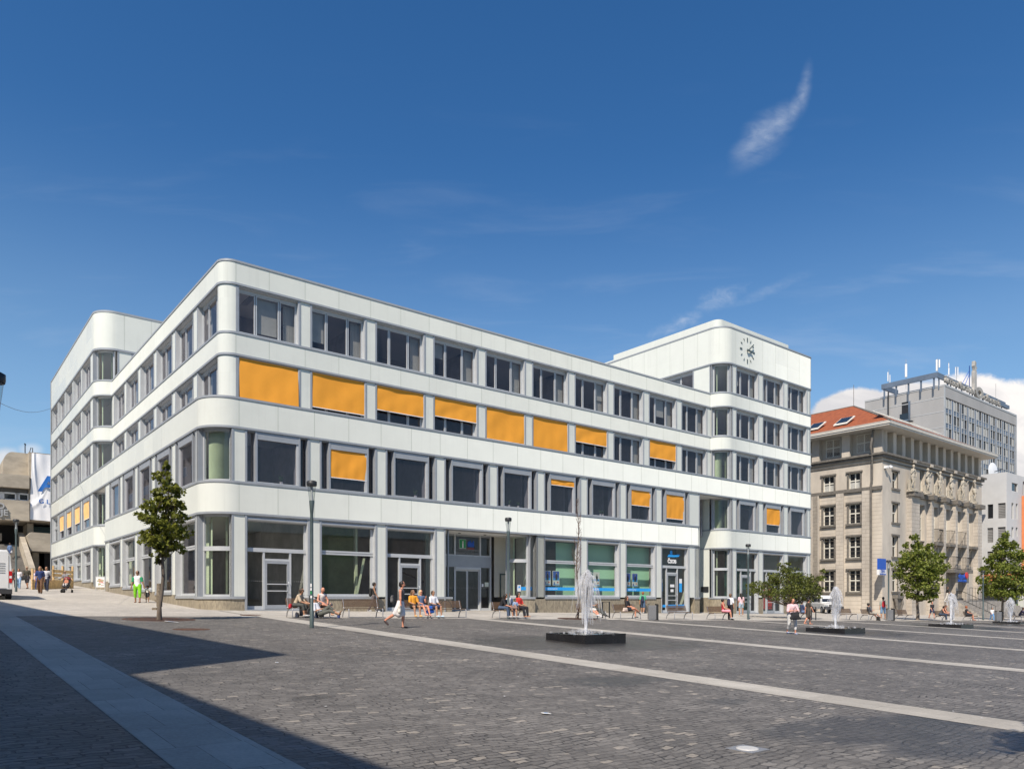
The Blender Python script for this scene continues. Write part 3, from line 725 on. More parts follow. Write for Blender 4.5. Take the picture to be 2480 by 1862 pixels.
# module 1: glazed shop with green pale backing, module 2: door
a,c=RO[1]; w1=win_shop(FR0,a,c,SL,z1); stone(FR0,a-.7,c+.63,SL-.13)
b=MB(); b.box(a+.1,c-.1,-2.6,-2.5,.4,6.2,0,FR0); b.box(a+2.5,a+2.62,-1.2,-1.0,.5,6,1,FR0,None); b.build('display_wall',[pm('green display backing',(.16,.22,.10),.8,0,.3,.8),M['blindg']],w1)
b=MB(); P=[FR0(a+2.35,-.7,SL),FR0(a+2.47,-.7,SL),FR0(a+2.95,-.7,4.0),FR0(a+2.83,-.7,4.0)]; b.poly(P); P2=[(p[0],p[1]+.05,p[2]) for p in P]; b.poly(P2[::-1]); b.build('leaning_board',M['blindg'],w1)
a,c=RO[2]; doorunit(FR0,a,c,g0(a)+.03,z1,a+.95,a+2.35)
# entrance recess over modules 3 and 4
e0,e1=RO[3][0],RO[4][1]
EN=2.1
b=MB(); zb=g0(e0+2)+.03
FE_=lambda q,d,z:(q,EN-d,z)
x0,x1=e0+.9,e1-2.3
ms=[x0,x0+1.15,x0+3.15,x1]
for i,m_ in enumerate(ms): b.box(m_-.06,m_+.06,-.1,.08,zb,z1-.05,1,FE_)
b.box(x0,x1,-.1,.10,3.75,4.45,0,FE_); b.box(x0,x1,-.1,.07,z1-.18,z1-.04,0,FE_); b.box(x0,x1,-.1,.07,4.45,4.55,1,FE_)
b.box(ms[0],ms[1],-.1,.06,zb,zb+.18,1,FE_); b.box(ms[2],ms[3],-.1,.06,zb,zb+.18,1,FE_)
b.box(ms[1],ms[2],-.12,.12,3.60,3.75,1,FE_)
b.box(e0-.1,x0-.06,-.2,.0,zb,z1,0,FE_)
ent=b.build('entrance_screen',[M['trim'],M['alu']],OB)
pane(FE_,x0,x1,4.5,z1-.15,.0,ent,'shopglass'); pane(FE_,ms[0],ms[1],zb,3.75,.0,ent,'shopglass'); pane(FE_,ms[2],ms[3],zb,3.75,.0,ent,'shopglass')
for q0,q1 in ((ms[1]+.06,(ms[1]+ms[2])/2-.01),((ms[1]+ms[2])/2+.01,ms[2]-.06)):
    d=MB(); d.box(q0,q0+.06,-.04,.0,zb+.02,3.6,0,FE_); d.box(q1-.06,q1,-.04,.0,zb+.02,3.6,0,FE_); d.box(q0+.06,q1-.06,-.04,-.001,zb+.02,zb+.12,0,FE_); d.box(q0+.06,q1-.06,-.04,-.001,3.5,3.6,0,FE_)
    dd=d.build('sliding_door',M['alu'],OB); pane(FE_,q0+.05,q1-.05,zb+.1,3.55,-.02,dd,'shopglass')
b=MB(); b.box(e0-.05,e1+.1,.46,EN+.2,z1-.06,z1-.02,0); b.build('entrance_soffit',[M['ceiling']],OB); b=MB(); b.box(e0,e1,.2,EN,g0(e0)-.4,g0(e1)+.012,0); b.build('doorstep',[M['pave']],OB)
b=MB()
for x in (e0+1.9,e0+3.9): b.lathe([(.09,-.03),(.09,0)],12,(x,1.3,z1-.06))
b.build('downlight',M['dark'],OB)
# side cheeks of the recess: curved display windows
def cheek(x,sgn,w,rr):
    cx=x; cy=rr+.0
    return curved(cx,cy,rr,(270 if sgn>0 else 270),(186 if sgn<0 else 354),SL,z1,4.1,False)
cc=curved(e1-.35,1.55,1.53,262,200,SL,z1,4.1,False)
b=MB(); b.poly([(e1-1.8,2.3,SL),(e1-.1,2.3,SL),(e1-.1,2.3,z1),(e1-1.8,2.3,z1)]); b.build('display_wall',pm('pale display backing',(.62,.60,.52),.8,0,.05,2),cc)
b=MB(); b.box(e1-1.6,e1-1.5,1.9,1.95,SL,3.4,0); b.box(e1-.95,e1-.85,1.9,1.95,SL,3.4,0); b.box(e1-1.5,e1-.95,1.9,1.95,3.3,3.4,0); b.build('door_frame',M['lamp'],cc)
b=MB(); sweep(b,arc(e1-.35,1.55,1.51,270,200,12),-1,SL-.13,-.3,-.0,0); sweep(b,arc(e1-.35,1.55,1.53,270,200,12),SL-.13,SL,-.34,.02,1); b.build('plinth',[M['plinth'],M['trim']],OB)
b=MB(); sweep(b,[(e0+.02,.1),(e0+.02,.3)]+arc(e0-.3,1.2,.95,0,60,6),SL,z1,-.05,.0,0); b.box(e0-.72,e0+.5,.05,.5,-1,SL-.13,1); b.box(e0-.72,e0+.52,.0,.52,SL-.13,SL,2); b.box(e0+.42,e0+.5,.4,.52,SL,z1,2)
o=b.build('recess_cheek',[M['cglass'],M['plinth'],M['trim']],OB)
b=MB(); b.box(e1+.0,e1+.06,.1,2.2,SL,z1,0); b.build('wall_panel',M['alu'],OB)
# modules 5..7 windows, 8 door
for k in (5,6,7):
    a,c=RO[k]; w=win_shop(FR0,a,c,SL,z1)
    sb=MB()
    if k==5:
        sb.box(a+.1,a+1.75,-1.0,-.95,SL,4.1,1,FR0)
        r0_=a+1.8
    else: r0_=a+.1
    n=int((c+.9-r0_)/.10)
    for i in range(n): sb.poly([FR0(r0_+i*.10,-.95,SL+.1),FR0(r0_+i*.10+.085,-.90,SL+.1),FR0(r0_+i*.10+.085,-.90,z1-.3),FR0(r0_+i*.10,-.95,z1-.3)],0)
    sb.build('slat_blind',[pm('lime slat blind',(.42,.72,.54),.7),M['black']],w)
    q=MB(); q.box(a+.12,c-.2,-DEP+.025,-DEP+.03,2.28,2.50,0,FR0)
    q.build('window_film',M['blue'],w)
    text('BANKA POJIŠTĚNÍ',.11,lambda x,y,z,a=a:FR0(a+.5+x,-DEP+.033+z,2.35+y),0,'lettering',M['paper'],w,'LEFT',extrude=.001)
    for j,(px0) in enumerate((a+.28,a+1.08) if k!=6 else (a+.2,a+1.0)):
        s_=MB(); zb_=2.62; W_=.62; Hh=1.0
        s_.box(px0,px0+W_,-DEP-.12,-DEP-.10,zb_,zb_+Hh,0,FR0)
        s_.box(px0+.03,px0+W_-.03,-DEP-.10,-DEP-.097,zb_+.36,zb_+Hh-.03,1 if k!=6 else 2,FR0)
        s_.box(px0+.03,px0+W_-.03,-DEP-.097,-DEP-.095,zb_+.36,zb_+.50,4,FR0)
        s_.box(px0+.03,px0+W_-.03,-DEP-.10,-DEP-.096,zb_+.03,zb_+.09,4,FR0)
        s_.poly([FR0(px0+.34+.09*x,-DEP-.093,zb_+.55+.34*y) for x,y in ((-1,-.5),(1,-.5),(1.1,.4),(.5,.55),(.4,.9),(0,1),(-.4,.9),(-.5,.55),(-1.1,.4))],3)
        s_.poly([FR0(px0+.34+.035*math.cos(t*.785),-DEP-.091,zb_+.84+.05*math.sin(t*.785)) for t in range(8)],5)
        s_.poly([FR0(px0+.14+.05*x,-DEP-.096,zb_+.14+.07*y) for x,y in ((-1,-1),(1,-1),(1,1),(0,1.8),(-1,1))],6)
        s_.poly([FR0(px0+.46+.06*math.cos(t*.785),-DEP-.096,zb_+.22+.06*math.sin(t*.785)) for t in range(8)],7)
        s_.build('poster',[M['paper'],M['dblue'],M['lightp'] if 'lightp' in M else M['paper'],M['black'],M['blue'],pm('poster skin',(.5,.32,.22),.8),M['dblue'],M['red']],w)
    if k==5:
        q=MB(); q.box(a+.02,a+.26,-DEP+.03,-DEP+.036,2.22,2.62,0,FR0); q.box(a+.08,a+.2,-DEP+.036,-DEP+.04,2.4,2.55,1,FR0); q.build('window_sticker',[M['paper'],M['blue']],w)
stone(FR0,e1-.3,RO[7][1]+.65,SL-.13)
q=MB(); q.box(e1-1.35,e1-.1,.395,.40,2.28,2.50,0); q.box(e1-1.33,e1-1.05,.385,.393,2.2,2.62,1); q.box(e1-1.25,e1-1.13,.38,.385,2.42,2.55,0); q.build('window_film',[M['blue'],M['paper']],OB)
# pier strips on the plinth
piers(FR0,[(e1,RO[5][0])],SL,z1)
a,c=RO[8]; dz=g0(a)+.03
bank=doorunit(FR0,a,c,dz,z1,a+.85,a+2.15)
b=MB(); b.box(a+.1,c-.1,-1.2,-1.15,dz,z1,0,FR0); b.build('lobby_wall',pm('lobby wall',(.06,.075,.075),.6),bank)
text('ČSOB',.40,lambda x,y,z:FR0(a+1.55+x,-DEP+.05+z,4.50+y),0,'lettering',M['paper'],bank,bold=.02)
b=MB()
b.poly([FR0(a+1.45+.16*math.cos(t*.52),-DEP+.05,5.33+.16*math.sin(t*.52)) for t in range(12)])
b.poly([FR0(a+1.45+x,-DEP+.048,4.98+y) for x,y in ((-.45,0),(.35,0),(.9,.05),(1.1,.22),(.8,.24),(.3,.16),(.1,.24),(-.3,.2))]); b.build('emblem',M['blue'],bank)
for x0_,x1_,d_,q0_,q1_,w_ in ((.08,.85,.03,dz+.42,dz+.62,0),(2.2,WO-.14,.03,dz+.42,dz+.62,0),(1.03,1.97,.101,dz+.42,dz+.62,0),(.12,.42,.03,2.30,2.95,2.95+.3),(2.45,2.78,.03,2.25,2.95,3.3)):
    q=MB(); q.box(a+x0_,a+x1_,-DEP+d_,-DEP+d_+.005,q0_,q1_,0,FR0)
    if w_: q.box(a+x0_,a+x1_,-DEP+d_,-DEP+d_+.005,q1_,w_,1,FR0)
    q.build('window_sticker',[M['blue'],M['paper']],bank)
for x0_,x1_,q0_,q1_ in ((1.25,1.75,2.62,2.84),(1.3,1.65,2.25,2.46)): q=MB(); q.box(a+x0_,a+x1_,-DEP+.11,-DEP+.116,q0_,q1_,0,FR0); q.build('window_sticker',[M['paper']],bank)
# end pier of the long block, recess and its back wall
b=MB(); b.box(RE-.02,RE+.02,.05,3.2,.3,H3[0],0); b.box(RE+.0,TU+.3,3.0,3.1,.3,H3[0]-.02,0); b.box(RE+.02,TU+.3,2.97,3.0,7.50,7.66,1); b.box(RE+.02,TU+.3,2.97,3.0,3.9,4.02,1)
b.box(TU+.0,TU+.06,1.4,3.0,.3,H4[0],0); b.box(TU+.0,TU+.06,1.4,3.0,H4[1],H3[0],0); b.box(RE-.2,TU+.4,.3,3.1,H3[0]-.03,H3[0]-.005,2)
b.box(RE+.02,TU+.3,2.93,3.0,-1,SL,3); b.box(TU-.01,TU+.05,1.3,3.0,-1,SL-.01,3)
b.box(TU-.06,TU+.0,1.45,2.2,2.3,2.75,4)
b.build('recess_wall',[M['panel'],M['trim'],M['ceiling'],M['plinth'],M['dark']],OB)
stone(FR0,RE-.65,RE,SL-.13); piers(FR0,[(RE-.63,RE)],SL,z1)
b=MB(); b.box(RE-.66,RE+.02,-.42,.03,SL-.13,SL-.002,0,FR0); b.build('sill',M['trim'],OB)
# other recess on the street side
b=MB(); b.box(2.0,2.1,LE,FW+1,.3,H3[0]-.02,0); b.box(.05,2.05,LE-.03,LE+.03,.3,H3[0]-.03,0); b.box(.2,2.2,LE,FW+.4,H3[0]-.03,H3[0]-.006,1); b.build('recess_wall',[M['panel'],M['ceiling']],OB)
# tower ground floor
a,c=TO[0]
piers(FR0,gaps(TO,TU+1.3,TE-.5),SL,z1)
curved(TU+1.3,1.3,1.3,186,262,SL,z1,4.1,False)
b=MB(); sweep(b,[(TU,3)]+arc(TU+1.3,1.3,1.3,180,270,12)+[(43.28,0)],-1,SL-.13,-.3,-.03,0); sweep(b,[(TU,1.5)]+arc(TU+1.3,1.3,1.3,180,270,12)+[(43.28,0)],SL-.13,SL,-.35,.02,1); b.build('plinth',[M['plinth'],M['trim']],OB)
for k,(a,c) in enumerate(TO):
    doorunit(FR0,a,c,g0(a)+.03,z1,a+(.9 if k else 1.0),a+(2.2 if k else 2.4))
    if c<TE-2: stone(FR0,c,c+.73,SL-.13)
b=MB(); b.box(TO[2][1],TE-.3,.03,.4,-1,SL-.13,0); b.build('plinth',M['plinth'],OB)
a,c=TO[0]; b=MB(); b.box(a+.1,c-.1,-1.3,-1.2,.5,z1-.1,0,FR0); b.build('display_wall',pm('teal wall',(.03,.13,.11),.6,0,.5,.7,col2=(.02,.05,.05)),OB)
a,c=TO[1]; b=MB(); b.box(a+1.0,a+2.3,-1.3,-.6,.8,2.6,0,FR0); b.build('display_stand',M['red'],OB)
# corner ground floor
curved(1.5,1.5,1.5,186,262,SL,z1,4.1,False)
b=MB(); sweep(b,[(0,L0)]+arc(1.5,1.5,1.5,180,270,14)+[(K0-.09,0)],-1,SL-.13,-.3,-.04,0); sweep(b,[(0,L0)]+arc(1.5,1.5,1.5,180,270,14)+[(K0-.09,0)],SL-.13,SL,-.36,.025,1)
sweep(b,[(1.30,0),(K0,0)],SL,z1,-.3,-.03,2)
b.build('plinth',[M['plinth'],M['trim'],M['panel']],OB)
b=MB(); b.box(K0-.1,K0,-.4,.01,g0(2)-.2,z1,0,FR0); b.build('wall_panel',M['trim'],OB)
for k in (0,1,2,8):
    c=RO[k][1]
    b=MB(); b.box(c,c+.09,-.4,.01,g0(c)-.3,SL,0,FR0); 
    if k<3: b.box(c+PI-WO-.09,c+PI-WO,-.4,.01,g0(c)-.3,SL,0,FR0)
    b.build('wall_panel',M['trim'],OB)
# street side shop windows stepping up the hill
gl=lambda v:gz(-.1,v)
b=MB()
def stepwin(a,c,i):
    zs=max(1.85,gl(c)+.42+.05)
    w=win_shop(FL0,a,c,zs,z1,4.10+.15 if zs<2.6 else (zs+z1)/2,True)
    q=MB(); q.box(.03,.4,a-.45,c+.45,-1,zs-.13,0); q.build('plinth',M['plinth'],OB)
    if i%2==0:
        sb=MB(); n=int((c-a-.3)/.1)
        for j in range(n):
            if j>n*.45: break
            sb.poly([FL0(a+.1+j*.1,-.9,zs+.1),FL0(a+.1+j*.1+.085,-.85,zs+.1),FL0(a+.1+j*.1+.085,-.85,z1-.3),FL0(a+.1+j*.1,-.9,z1-.3)],0)
        sb.build('slat_blind',M['blindg'],w)
    return zs
LG=[(L0+LPI*k,L0+LPI*k+LWO) for k in range(5)]
prev=1.5
for k,(a,c) in enumerate(LG):
    zs=stepwin(a,c,k); piers(FL0,[(prev,a)],zs-.13,z1); prev=c
piers(FL0,[(prev,LE)],2.9,z1)
prev=FW+1.5
for k,(a,c) in enumerate(FO):
    zs=stepwin(a,c,k); piers(FL0,[(prev,a)],zs-.13,z1); prev=c
b=MB(); b.box(.03,.4,LE-1,LE,-1,3,0); sweep(b,[(0,31.2)]+arc(1.5,FW+1.5,1.5,180,262,10)+[(2,FW)],-1,2.7,-.3,-.03,0); b.build('plinth',M['plinth'],OB)
curved(1.5,FW+1.5,1.5,188,262,2.7,z1,None,False)
b=MB(); b.box(-.05,.0,FE-.3,FE+.1,1,24.5,0); b.box(0,22,FE,FE+.2,1,24.4,1); b.box(TE-.02,TE+.0,6,26,0,24,1); b.box(RE,TE-.2,26,26.2,0,24,1); b.build('end_wall',[M['trim'],M['panel']],OB)
# posters and information sign at the entrance
text('i',.62,lambda x,y,z:FE_(ms[1]+.62+x,.06+z,5.02+y),0,'lettering',M['paper'],ent,bold=.015)
b=MB(); b.box(ms[1]+.38,ms[1]+.86,.02,.05,4.98,5.52,0,FE_); b.box(ms[1]+.35,ms[1]+.89,.01,.02,4.95,5.55,1,FE_)
b.box(ms[1]+1.0,ms[1]+1.55,.02,.03,4.95,4.99,2,FE_)
for i,h in enumerate((.34,.42,.30,.40)): b.poly([FE_(ms[1]+1.0+i*.13+x,.03,5.05+y) for x,y in ((0,.1),(.09,0),(.15,.05),(.13,h+.05),(.03,h))],3)
b.build('information_sign',[M['green'],M['paper'],M['red'],M['dblue']],ent)
for i,s_ in enumerate(('TURISTICKÉ INFORMACE','INFORMAČNÍ STŘEDISKO','MĚSTA ÚSTÍ NAD LABEM')):
    text(s_,.165,lambda x,y,z,i=i:FE_((ms[1]+ms[2])/2+x,.04+z,4.80-i*.2+y-.0),0,'lettering',M['grey'],ent,extrude=.003,space=.95)
b=MB(); b.box(ms[2]+.15,ms[2]+.3,.01,.02,2.5,2.7,0,FE_); b.box(ms[2]+.4,ms[2]+.72,.01,.02,2.5,2.8,1,FE_); b.build('window_sticker',[M['paper'],M['blindw']],ent)
b=MB()
for i in range(30): 
    x=x0+.1+i*.145; b.poly([FE_(x+.016*math.cos(t*1.047),.01,2.42+.016*math.sin(t*1.047)) for t in range(6)],0)
b.build('safety_dots',M['paper'],ent)
b=MB(); b.tube([(x0+.8+.9*math.cos(t*.2-1.57)*.7+.9,EN+1.6,zb+.75+.7*math.sin(t*.2-1.57)) for t in range(0,17)],.05,8); b.tube([(x0+.9,EN+1.6,zb+1.45),(x0-.4,EN+4,zb+2.6)],.05,8); b.build('escalator_rail',M['black'],OB)
# clock on the tower
ck=MB(); cxk,t_=uonv(1809.5,0); czk=zat(849,t_)
for h in range(12):
    a=R(30*h); c_,s_=math.sin(a),math.cos(a); big=h%3==0
    l,w_=(.32,.10) if big else (.22,.045)
    r0_,r1_=1.08-l,1.08
    P=[(c_*r+ (s_)*w*.5, s_*r-(c_)*w*.5) for r,w in ((r0_,w_),(r1_,w_),(r1_,-w_),(r0_,-w_))]
    ck.prism(P,.015,.05,0,lambda x,y,z:FR0(cxk+x,z,czk+y))
def hand(ang,l,w_,d):
    a=R(ang); c_,s_=math.sin(a),math.cos(a)
    P=[(c_*r+s_*w*.5,s_*r-c_*w*.5) for r,w in ((-.16,w_),(l,w_),(l,-w_),(-.16,-w_))]
    m_=MB(); m_.prism(P,d,d+.05,0,lambda x,y,z:FR0(cxk+x,z,czk+y)); return m_
cko=ck.build('clock',M['markc'] if 'markc' in M else M['lamp'],OB)
hand(50,.95,.075,.14).build('clock_hand',M['lamp'],cko); hand(95,.62,.13,.10).build('clock_hand',M['lamp'],cko)
b=MB(); b.tube([FR0(cxk,0,czk),FR0(cxk,.22,czk)],.05,8); b.build('clock_hub',M['lamp'],cko)
b=MB(); b.tube([FL0(7,.1,9),FL0(7,.2,9.1)],.05,6)
# ------------------------------------------------------------------ other buildings
ORG=lambda n,l,c,g=None: empty(n,(C0[0],C0[1],0),ROT,l,c,g)
M['stone']=pm('beige render',(.60,.535,.445),.85,0,.16,.35,.15,20,col2=(.42,.375,.315),stretch=(1,1,.45))
M['stone2']=pm('beige ashlar',(.55,.49,.41),.85,0,.16,.5,.2,14,col2=(.38,.34,.29),stretch=(1,1,.5))
M['stoned']=pm('dark grey stone trim',(.16,.145,.125),.85,0,.3,3)
M['statue']=pm('weathered sandstone',(.42,.38,.31),.85,0,.35,5,.2,20)
M['joint']=pm('stone joint',(.24,.205,.16),.9)
M['wframe']=pm('cream window frame',(.70,.68,.60),.5)
M['dglass']=pm('dark window glass',(.015,.017,.02),.06,0,spec=.6)
M['curtain']=pm('net curtain',(.45,.45,.42),.8,0,.3,9)
def tiles(name,c1,c2):
    m=bpy.data.materials.new(name); m.use_nodes=True; nt=m.node_tree; b=nt.nodes['Principled BSDF']; b.inputs['Roughness'].default_value=.8
    t=N(nt,'ShaderNodeUVMap') if 0 else N(nt,'ShaderNodeTexCoord')
    sp=N(nt,'ShaderNodeSeparateXYZ'); nt.links.new(t.outputs['Object'],sp.inputs[0])
    w=mth(nt,'FRACT',mth(nt,'MULTIPLY',sp.outputs[2],3.6))
    al=mth(nt,'FRACT',mth(nt,'MULTIPLY',mth(nt,'ADD',sp.outputs[0],sp.outputs[1]),2.6))
    n=N(nt,'ShaderNodeTexNoise'); n.inputs['Scale'].default_value=2.2; n.inputs['Detail'].default_value=8; n.inputs['Roughness'].default_value=.8; nt.links.new(t.outputs['Object'],n.inputs['Vector'])
    mx=N(nt,'ShaderNodeMix',data_type='RGBA'); mx.inputs[6].default_value=(*c1,1); mx.inputs[7].default_value=(*c2,1); nt.links.new(ramp(nt,n.outputs['Fac'],.35,.68),mx.inputs[0])
    nt.links.new(mx.outputs[2],b.inputs['Base Color'])
    h=mth(nt,'ADD',w,mth(nt,'MULTIPLY',mth(nt,'ABSOLUTE',mth(nt,'SUBTRACT',al,.5)),.7))
    bp=N(nt,'ShaderNodeBump'); bp.inputs['Strength'].default_value=1; bp.inputs['Distance'].default_value=.06; nt.links.new(h,bp.inputs['Height']); nt.links.new(bp.outputs[0],b.inputs['Normal'])
    return m
M['tile']=tiles('orange roof tiles',(.34,.095,.032),(.20,.05,.018))
# wall with openings: rectangles cut out of a grid
def wall(b,F,a0,a1,z0,z1,ops,mi=0,dep=.35,jm=None,d=0.):
    xs=sorted(set([a0,a1]+[x for o in ops for x in o[:2]])); zs=sorted(set([z0,z1]+[z for o in ops for z in o[2:4]]))
    xs=[x for x in xs if a0<=x<=a1]; zs=[z for z in zs if z0<=z<=z1]
    for i in range(len(xs)-1):
        for j in range(len(zs)-1):
            cx,cz=(xs[i]+xs[i+1])/2,(zs[j]+zs[j+1])/2
            if any(o[0]<cx<o[1] and o[2]<cz<o[3] for o in ops): continue
            b.poly([F(xs[i],d,zs[j]),F(xs[i+1],d,zs[j]),F(xs[i+1],d,zs[j+1]),F(xs[i],d,zs[j+1])],mi)
    jm=mi if jm is None else jm
    for x0,x1,q0,q1 in [o[:4] for o in ops]:
        b.poly([F(x0,d,q0),F(x0,d-dep,q0),F(x0,d-dep,q1),F(x0,d,q1)],jm); b.poly([F(x1,d,q0),F(x1,d-dep,q0),F(x1,d-dep,q1),F(x1,d,q1)],jm)
        b.poly([F(x0,d,q1),F(x1,d,q1),F(x1,d-dep,q1),F(x0,d-dep,q1)],jm); b.poly([F(x0,d,q0),F(x1,d,q0),F(x1,d-dep,q0),F(x0,d-dep,q0)],jm)
def xwin(F,a0,a1,z0,z1,d,par,cols=2,rows=2,curt=0,surr=True,name='window',sill=True,fw=.07,surm='stoned'):
    b=MB()
    if surr:
        for x0,x1 in ((a0-.16,a0-.0),(a1+.0,a1+.16)): b.box(x0,x1,d+.30,d+.40,z0,z1+.0,1,F)
        b.box(a0-.26,a1+.26,d+.28,d+.50,z1,z1+.18,1,F)
        if sill: b.box(a0-.26,a1+.26,d+.25,d+.55,z0-.2,z0-.0,1,F)
    for x0,x1 in ((a0,a0+fw),(a1-fw,a1)): b.box(x0,x1,d+.0,d+.08,z0,z1,0,F)
    for q0,q1 in ((z0,z0+fw),(z1-fw,z1)): b.box(a0+fw,a1-fw,d+.0,d+.079,q0,q1,0,F)
    for i in range(1,cols):
        x=a0+(a1-a0)*i/cols; b.box(x-fw*.8,x+fw*.8,d,d+.085,z0+fw,z1-fw,0,F)
    for i in range(1,rows):
        z=z0+(z1-z0)*(.52 if rows==2 else i/rows); b.box(a0+fw,a1-fw,d,d+.083,z-fw*.8,z+fw*.8,0,F)
    o=b.build(name,[M['wframe'],M[surm]],par)
    pane(F,a0+.02,a1-.02,z0+.02,z1-.02,d+.03,o,'dglass')
    if curt:
        c=MB(); c.box(a0+fw,a1-fw,d+.032,d+.036,z0+fw,z0+(z1-z0)*.42,0,F); c.build('curtain',M['curtain'],o)
    return o
def ashlar(b,F,a0,a1,z0,z1,mi,d,row=.42,w=.9):
    z=z0+row; k=0
    while z<z1:
        b.poly([F(a0,d,z-.012),F(a1,d,z-.012),F(a1,d,z+.012),F(a0,d,z+.012)],mi)
        x=a0+w*(.5 if k%2 else 1)
        while x<a1: b.poly([F(x-.01,d,z-row),F(x+.01,d,z-row),F(x+.01,d,z-.012),F(x-.01,d,z-.012)],mi); x+=w
        z+=row; k+=1
# ---- beige stone bank building
BB=ORG('bank_building','large beige stone building with an orange tiled roof and a row of statues','building')
bu,bt=uonv(2137,0.0); be,_=uonv(2377.5,0.0)
BL=lambda a,d,z:(bu-d,a,z)       # street side face (a = v)
BR=lambda a,d,z:(a,-d,z)         # square side face (a = u)
zR=lambda px,py:zat(py,uonv(px,0)[1]); zL=lambda px,py:zat(py,vonu(px,bu)[1])
sx=.25887
X4=lambda x:1940+x*sx; Y4=lambda y:820+y*sx; Y5=lambda y:1120+y*sx
vl=lambda x:vonu(X4(x),bu)[0]; ul=lambda x:uonv(X4(x),0)[0]
BV=40
b=MB(); ops=[]; wl_=[]
cols=[(445,555),(205,310),(-40,70)]
rows=[(1255,1405,4),(385,570,5),(690,890,5),(1005,1207,5)]
for ci,(x0,x1) in enumerate(cols):
    v0,v1=vl(x1),vl(x0)
    for ri,(y0,y1,t) in enumerate(rows):
        dep0=vonu(X4(500),bu)[1]; Yf=Y4 if t==4 else Y5
        zt_,zb_=zat(Yf(y0),dep0),zat(Yf(y1),dep0); ops.append((v0,v1,zb_,zt_)); wl_.append((v0,v1,zb_,zt_,ri))
v0s=[v0 for v0,_,_,_,_ in wl_][::4]
ptc=ops[0][0]-ops[4][0]
for e in range(1,6):
    dv=(ops[4][0]-ops[0][0])*(e+2)
    for ri in range(4):
        o=ops[ri]; ops.append((o[0]+dv,o[1]+dv,o[2],o[3])); 
zc=zR(2139,1099.6); zc2=zL(2108,1181.6); ztop=zR(2144.5,1040)
wall(b,BL,0,BV,-1,zc,ops,0); 
# square face openings
opr=[]
u0,u1=ul(858),ul(890); depn=uonv(X4(875),0)[1]
for y0,y1,t in ((1240,1400,4),(380,560,5),(685,880,5),(1000,1205,5)):
    Yf=Y4 if t==4 else Y5; opr.append((u0-.1,u1+.5,zat(Yf(y1),depn),zat(Yf(y0),depn)))
led0=ul(980); led1=ul(1695)
zled=zR(2195,1192)
wins=[(1113,1152),(1243,1277),(1358,1390),(1467,1497),(1572,1602)]
tall=[]
for i,(x0,x1) in enumerate(wins):
    a0,a1=ul(x0)-.05,ul(x1)+.15; t=uonv(X4((x0+x1)/2),0)[1]
    tall.append((a0,a1,zR(2230,1308),zR(2230,1222)))
    if i in (2,3): tall.append((a0,a1,zR(2295,1366)+0,zR(2295,1313)-.2)); tall.append((a0-.15,a1+.15,2.2,zR(2305,1382)))
    else: tall.append((a0,a1,zR(2295,1368),zR(2295,1313)-.2))
    opr.append((a0,a1,zled+.5,zled+3.0))
wall(b,BR,bu,be,-1,zc,opr+tall,0,.5)
b.poly([BR(be,0,-1),BR(be,-30,-1),BR(be,-30,zc),BR(be,0,zc)],0)
b.box(bu+.3,be-.3,.8,BV,-1,zc-.2,2); 
# set back attic storey with piers
zA=ztop
b.box(bu+.75,be-.75,.75,BV,zc,zA,0)
body=b.build('wall',[M['stone'],M['stoned'],M['dark']],BB)
b=MB()
def course(z,h,p,ext=.0,mi=0):
    b.box(bu-p,be+p,-p,0.0,z,z+h,mi); b.box(bu-p,bu,.0,BV,z,z+h,mi)
course(zc-.05,.22,.45); course(zc-.35,.30,.25); course(zc-.75,.10,.12)
b.box(bu-.22,bu,.0,BV,zc2-.25,zc2+.12,0)
b.build('cornice',M['stoned'],BB)
for i in range(12):
    v=.5+i*3.55
    b=MB(); b.box(bu+.05,bu+.76,v-.45,v+.45,zc+.17,zA-.01,0); b.build('attic_pier',M['stone'],BB)
nb=13
for i in range(nb):
    b=MB(); u=bu+.5+(be-bu-1.4)*i/(nb-1); b.box(u-.0,u+.75,.05,.76,zc+.17,zA-.012,0); b.build('attic_pier',M['stone'],BB)
for i in range(11):
    v=.5+i*3.55+1.78
    xwin(lambda a,d,z:(bu+.75-d,a,z),v-.85,v+.85,zc+.6,zc+2.6,-.03,BB,2,2,0,False)
for i in range(nb-1):
    u=bu+.5+(be-bu-1.4)*(i+.5)/(nb-1)+.37
    xwin(lambda a,d,z:(a,.75-d,z),u-.42,u+.42,zc+.55,zc+2.7,-.03,BB,2,2,0,False)
# eaves and roof
OV=1.35
b=MB(); b.box(bu-OV,be+OV,-OV,BV,zA,zA+.22,0); b.box(bu-OV-.08,be+OV+.08,-OV-.08,BV,zA+.18,zA+.50,0)
b.build('eaves',pm('pale eaves board',(.55,.52,.46),.7,0,.1,2),BB)
rz=zat(985,uonv(2070,10)[1]) if 0 else None
hp=zA+.45; e=OV+.1; x0,x1,y0,y1=bu-e,be+e,-e,BV+e
# ridge apex seen at px(2069,983)
import itertools
ru=bu+6.5; tt=None
va,ta=vonu(2069,bu+9.0); 
hr=zat(984,ta)
inx=10.3
A=(x0+inx,y0+max(6.,min(va-y0,18)),hr); B_=(x0+inx,y1,hr); C_=(x1-inx,A[1],hr)
b=MB()
b.poly([(x0,y1,hp),(x0,y0,hp),A,B_],0); b.poly([(x0,y0,hp),(x1,y0,hp),C_,A],0); b.poly([(x1,y0,hp),(x1,y1,hp),(x1-inx,y1,hr),C_],0); b.poly([A,C_,(x1-inx,y1,hr),B_],0)
roof=b.build('roof',M['tile'],BB)
b=MB(); b.tube([(x0,y0,hp+.03),A],.09,6); b.tube([A,B_],.09,6); b.tube([A,C_],.09,6); b.tube([(A[0],A[1],hr),(A[0],A[1],hr+2.6)],.03,5); b.build('ridge_tiles',M['stoned'],roof)
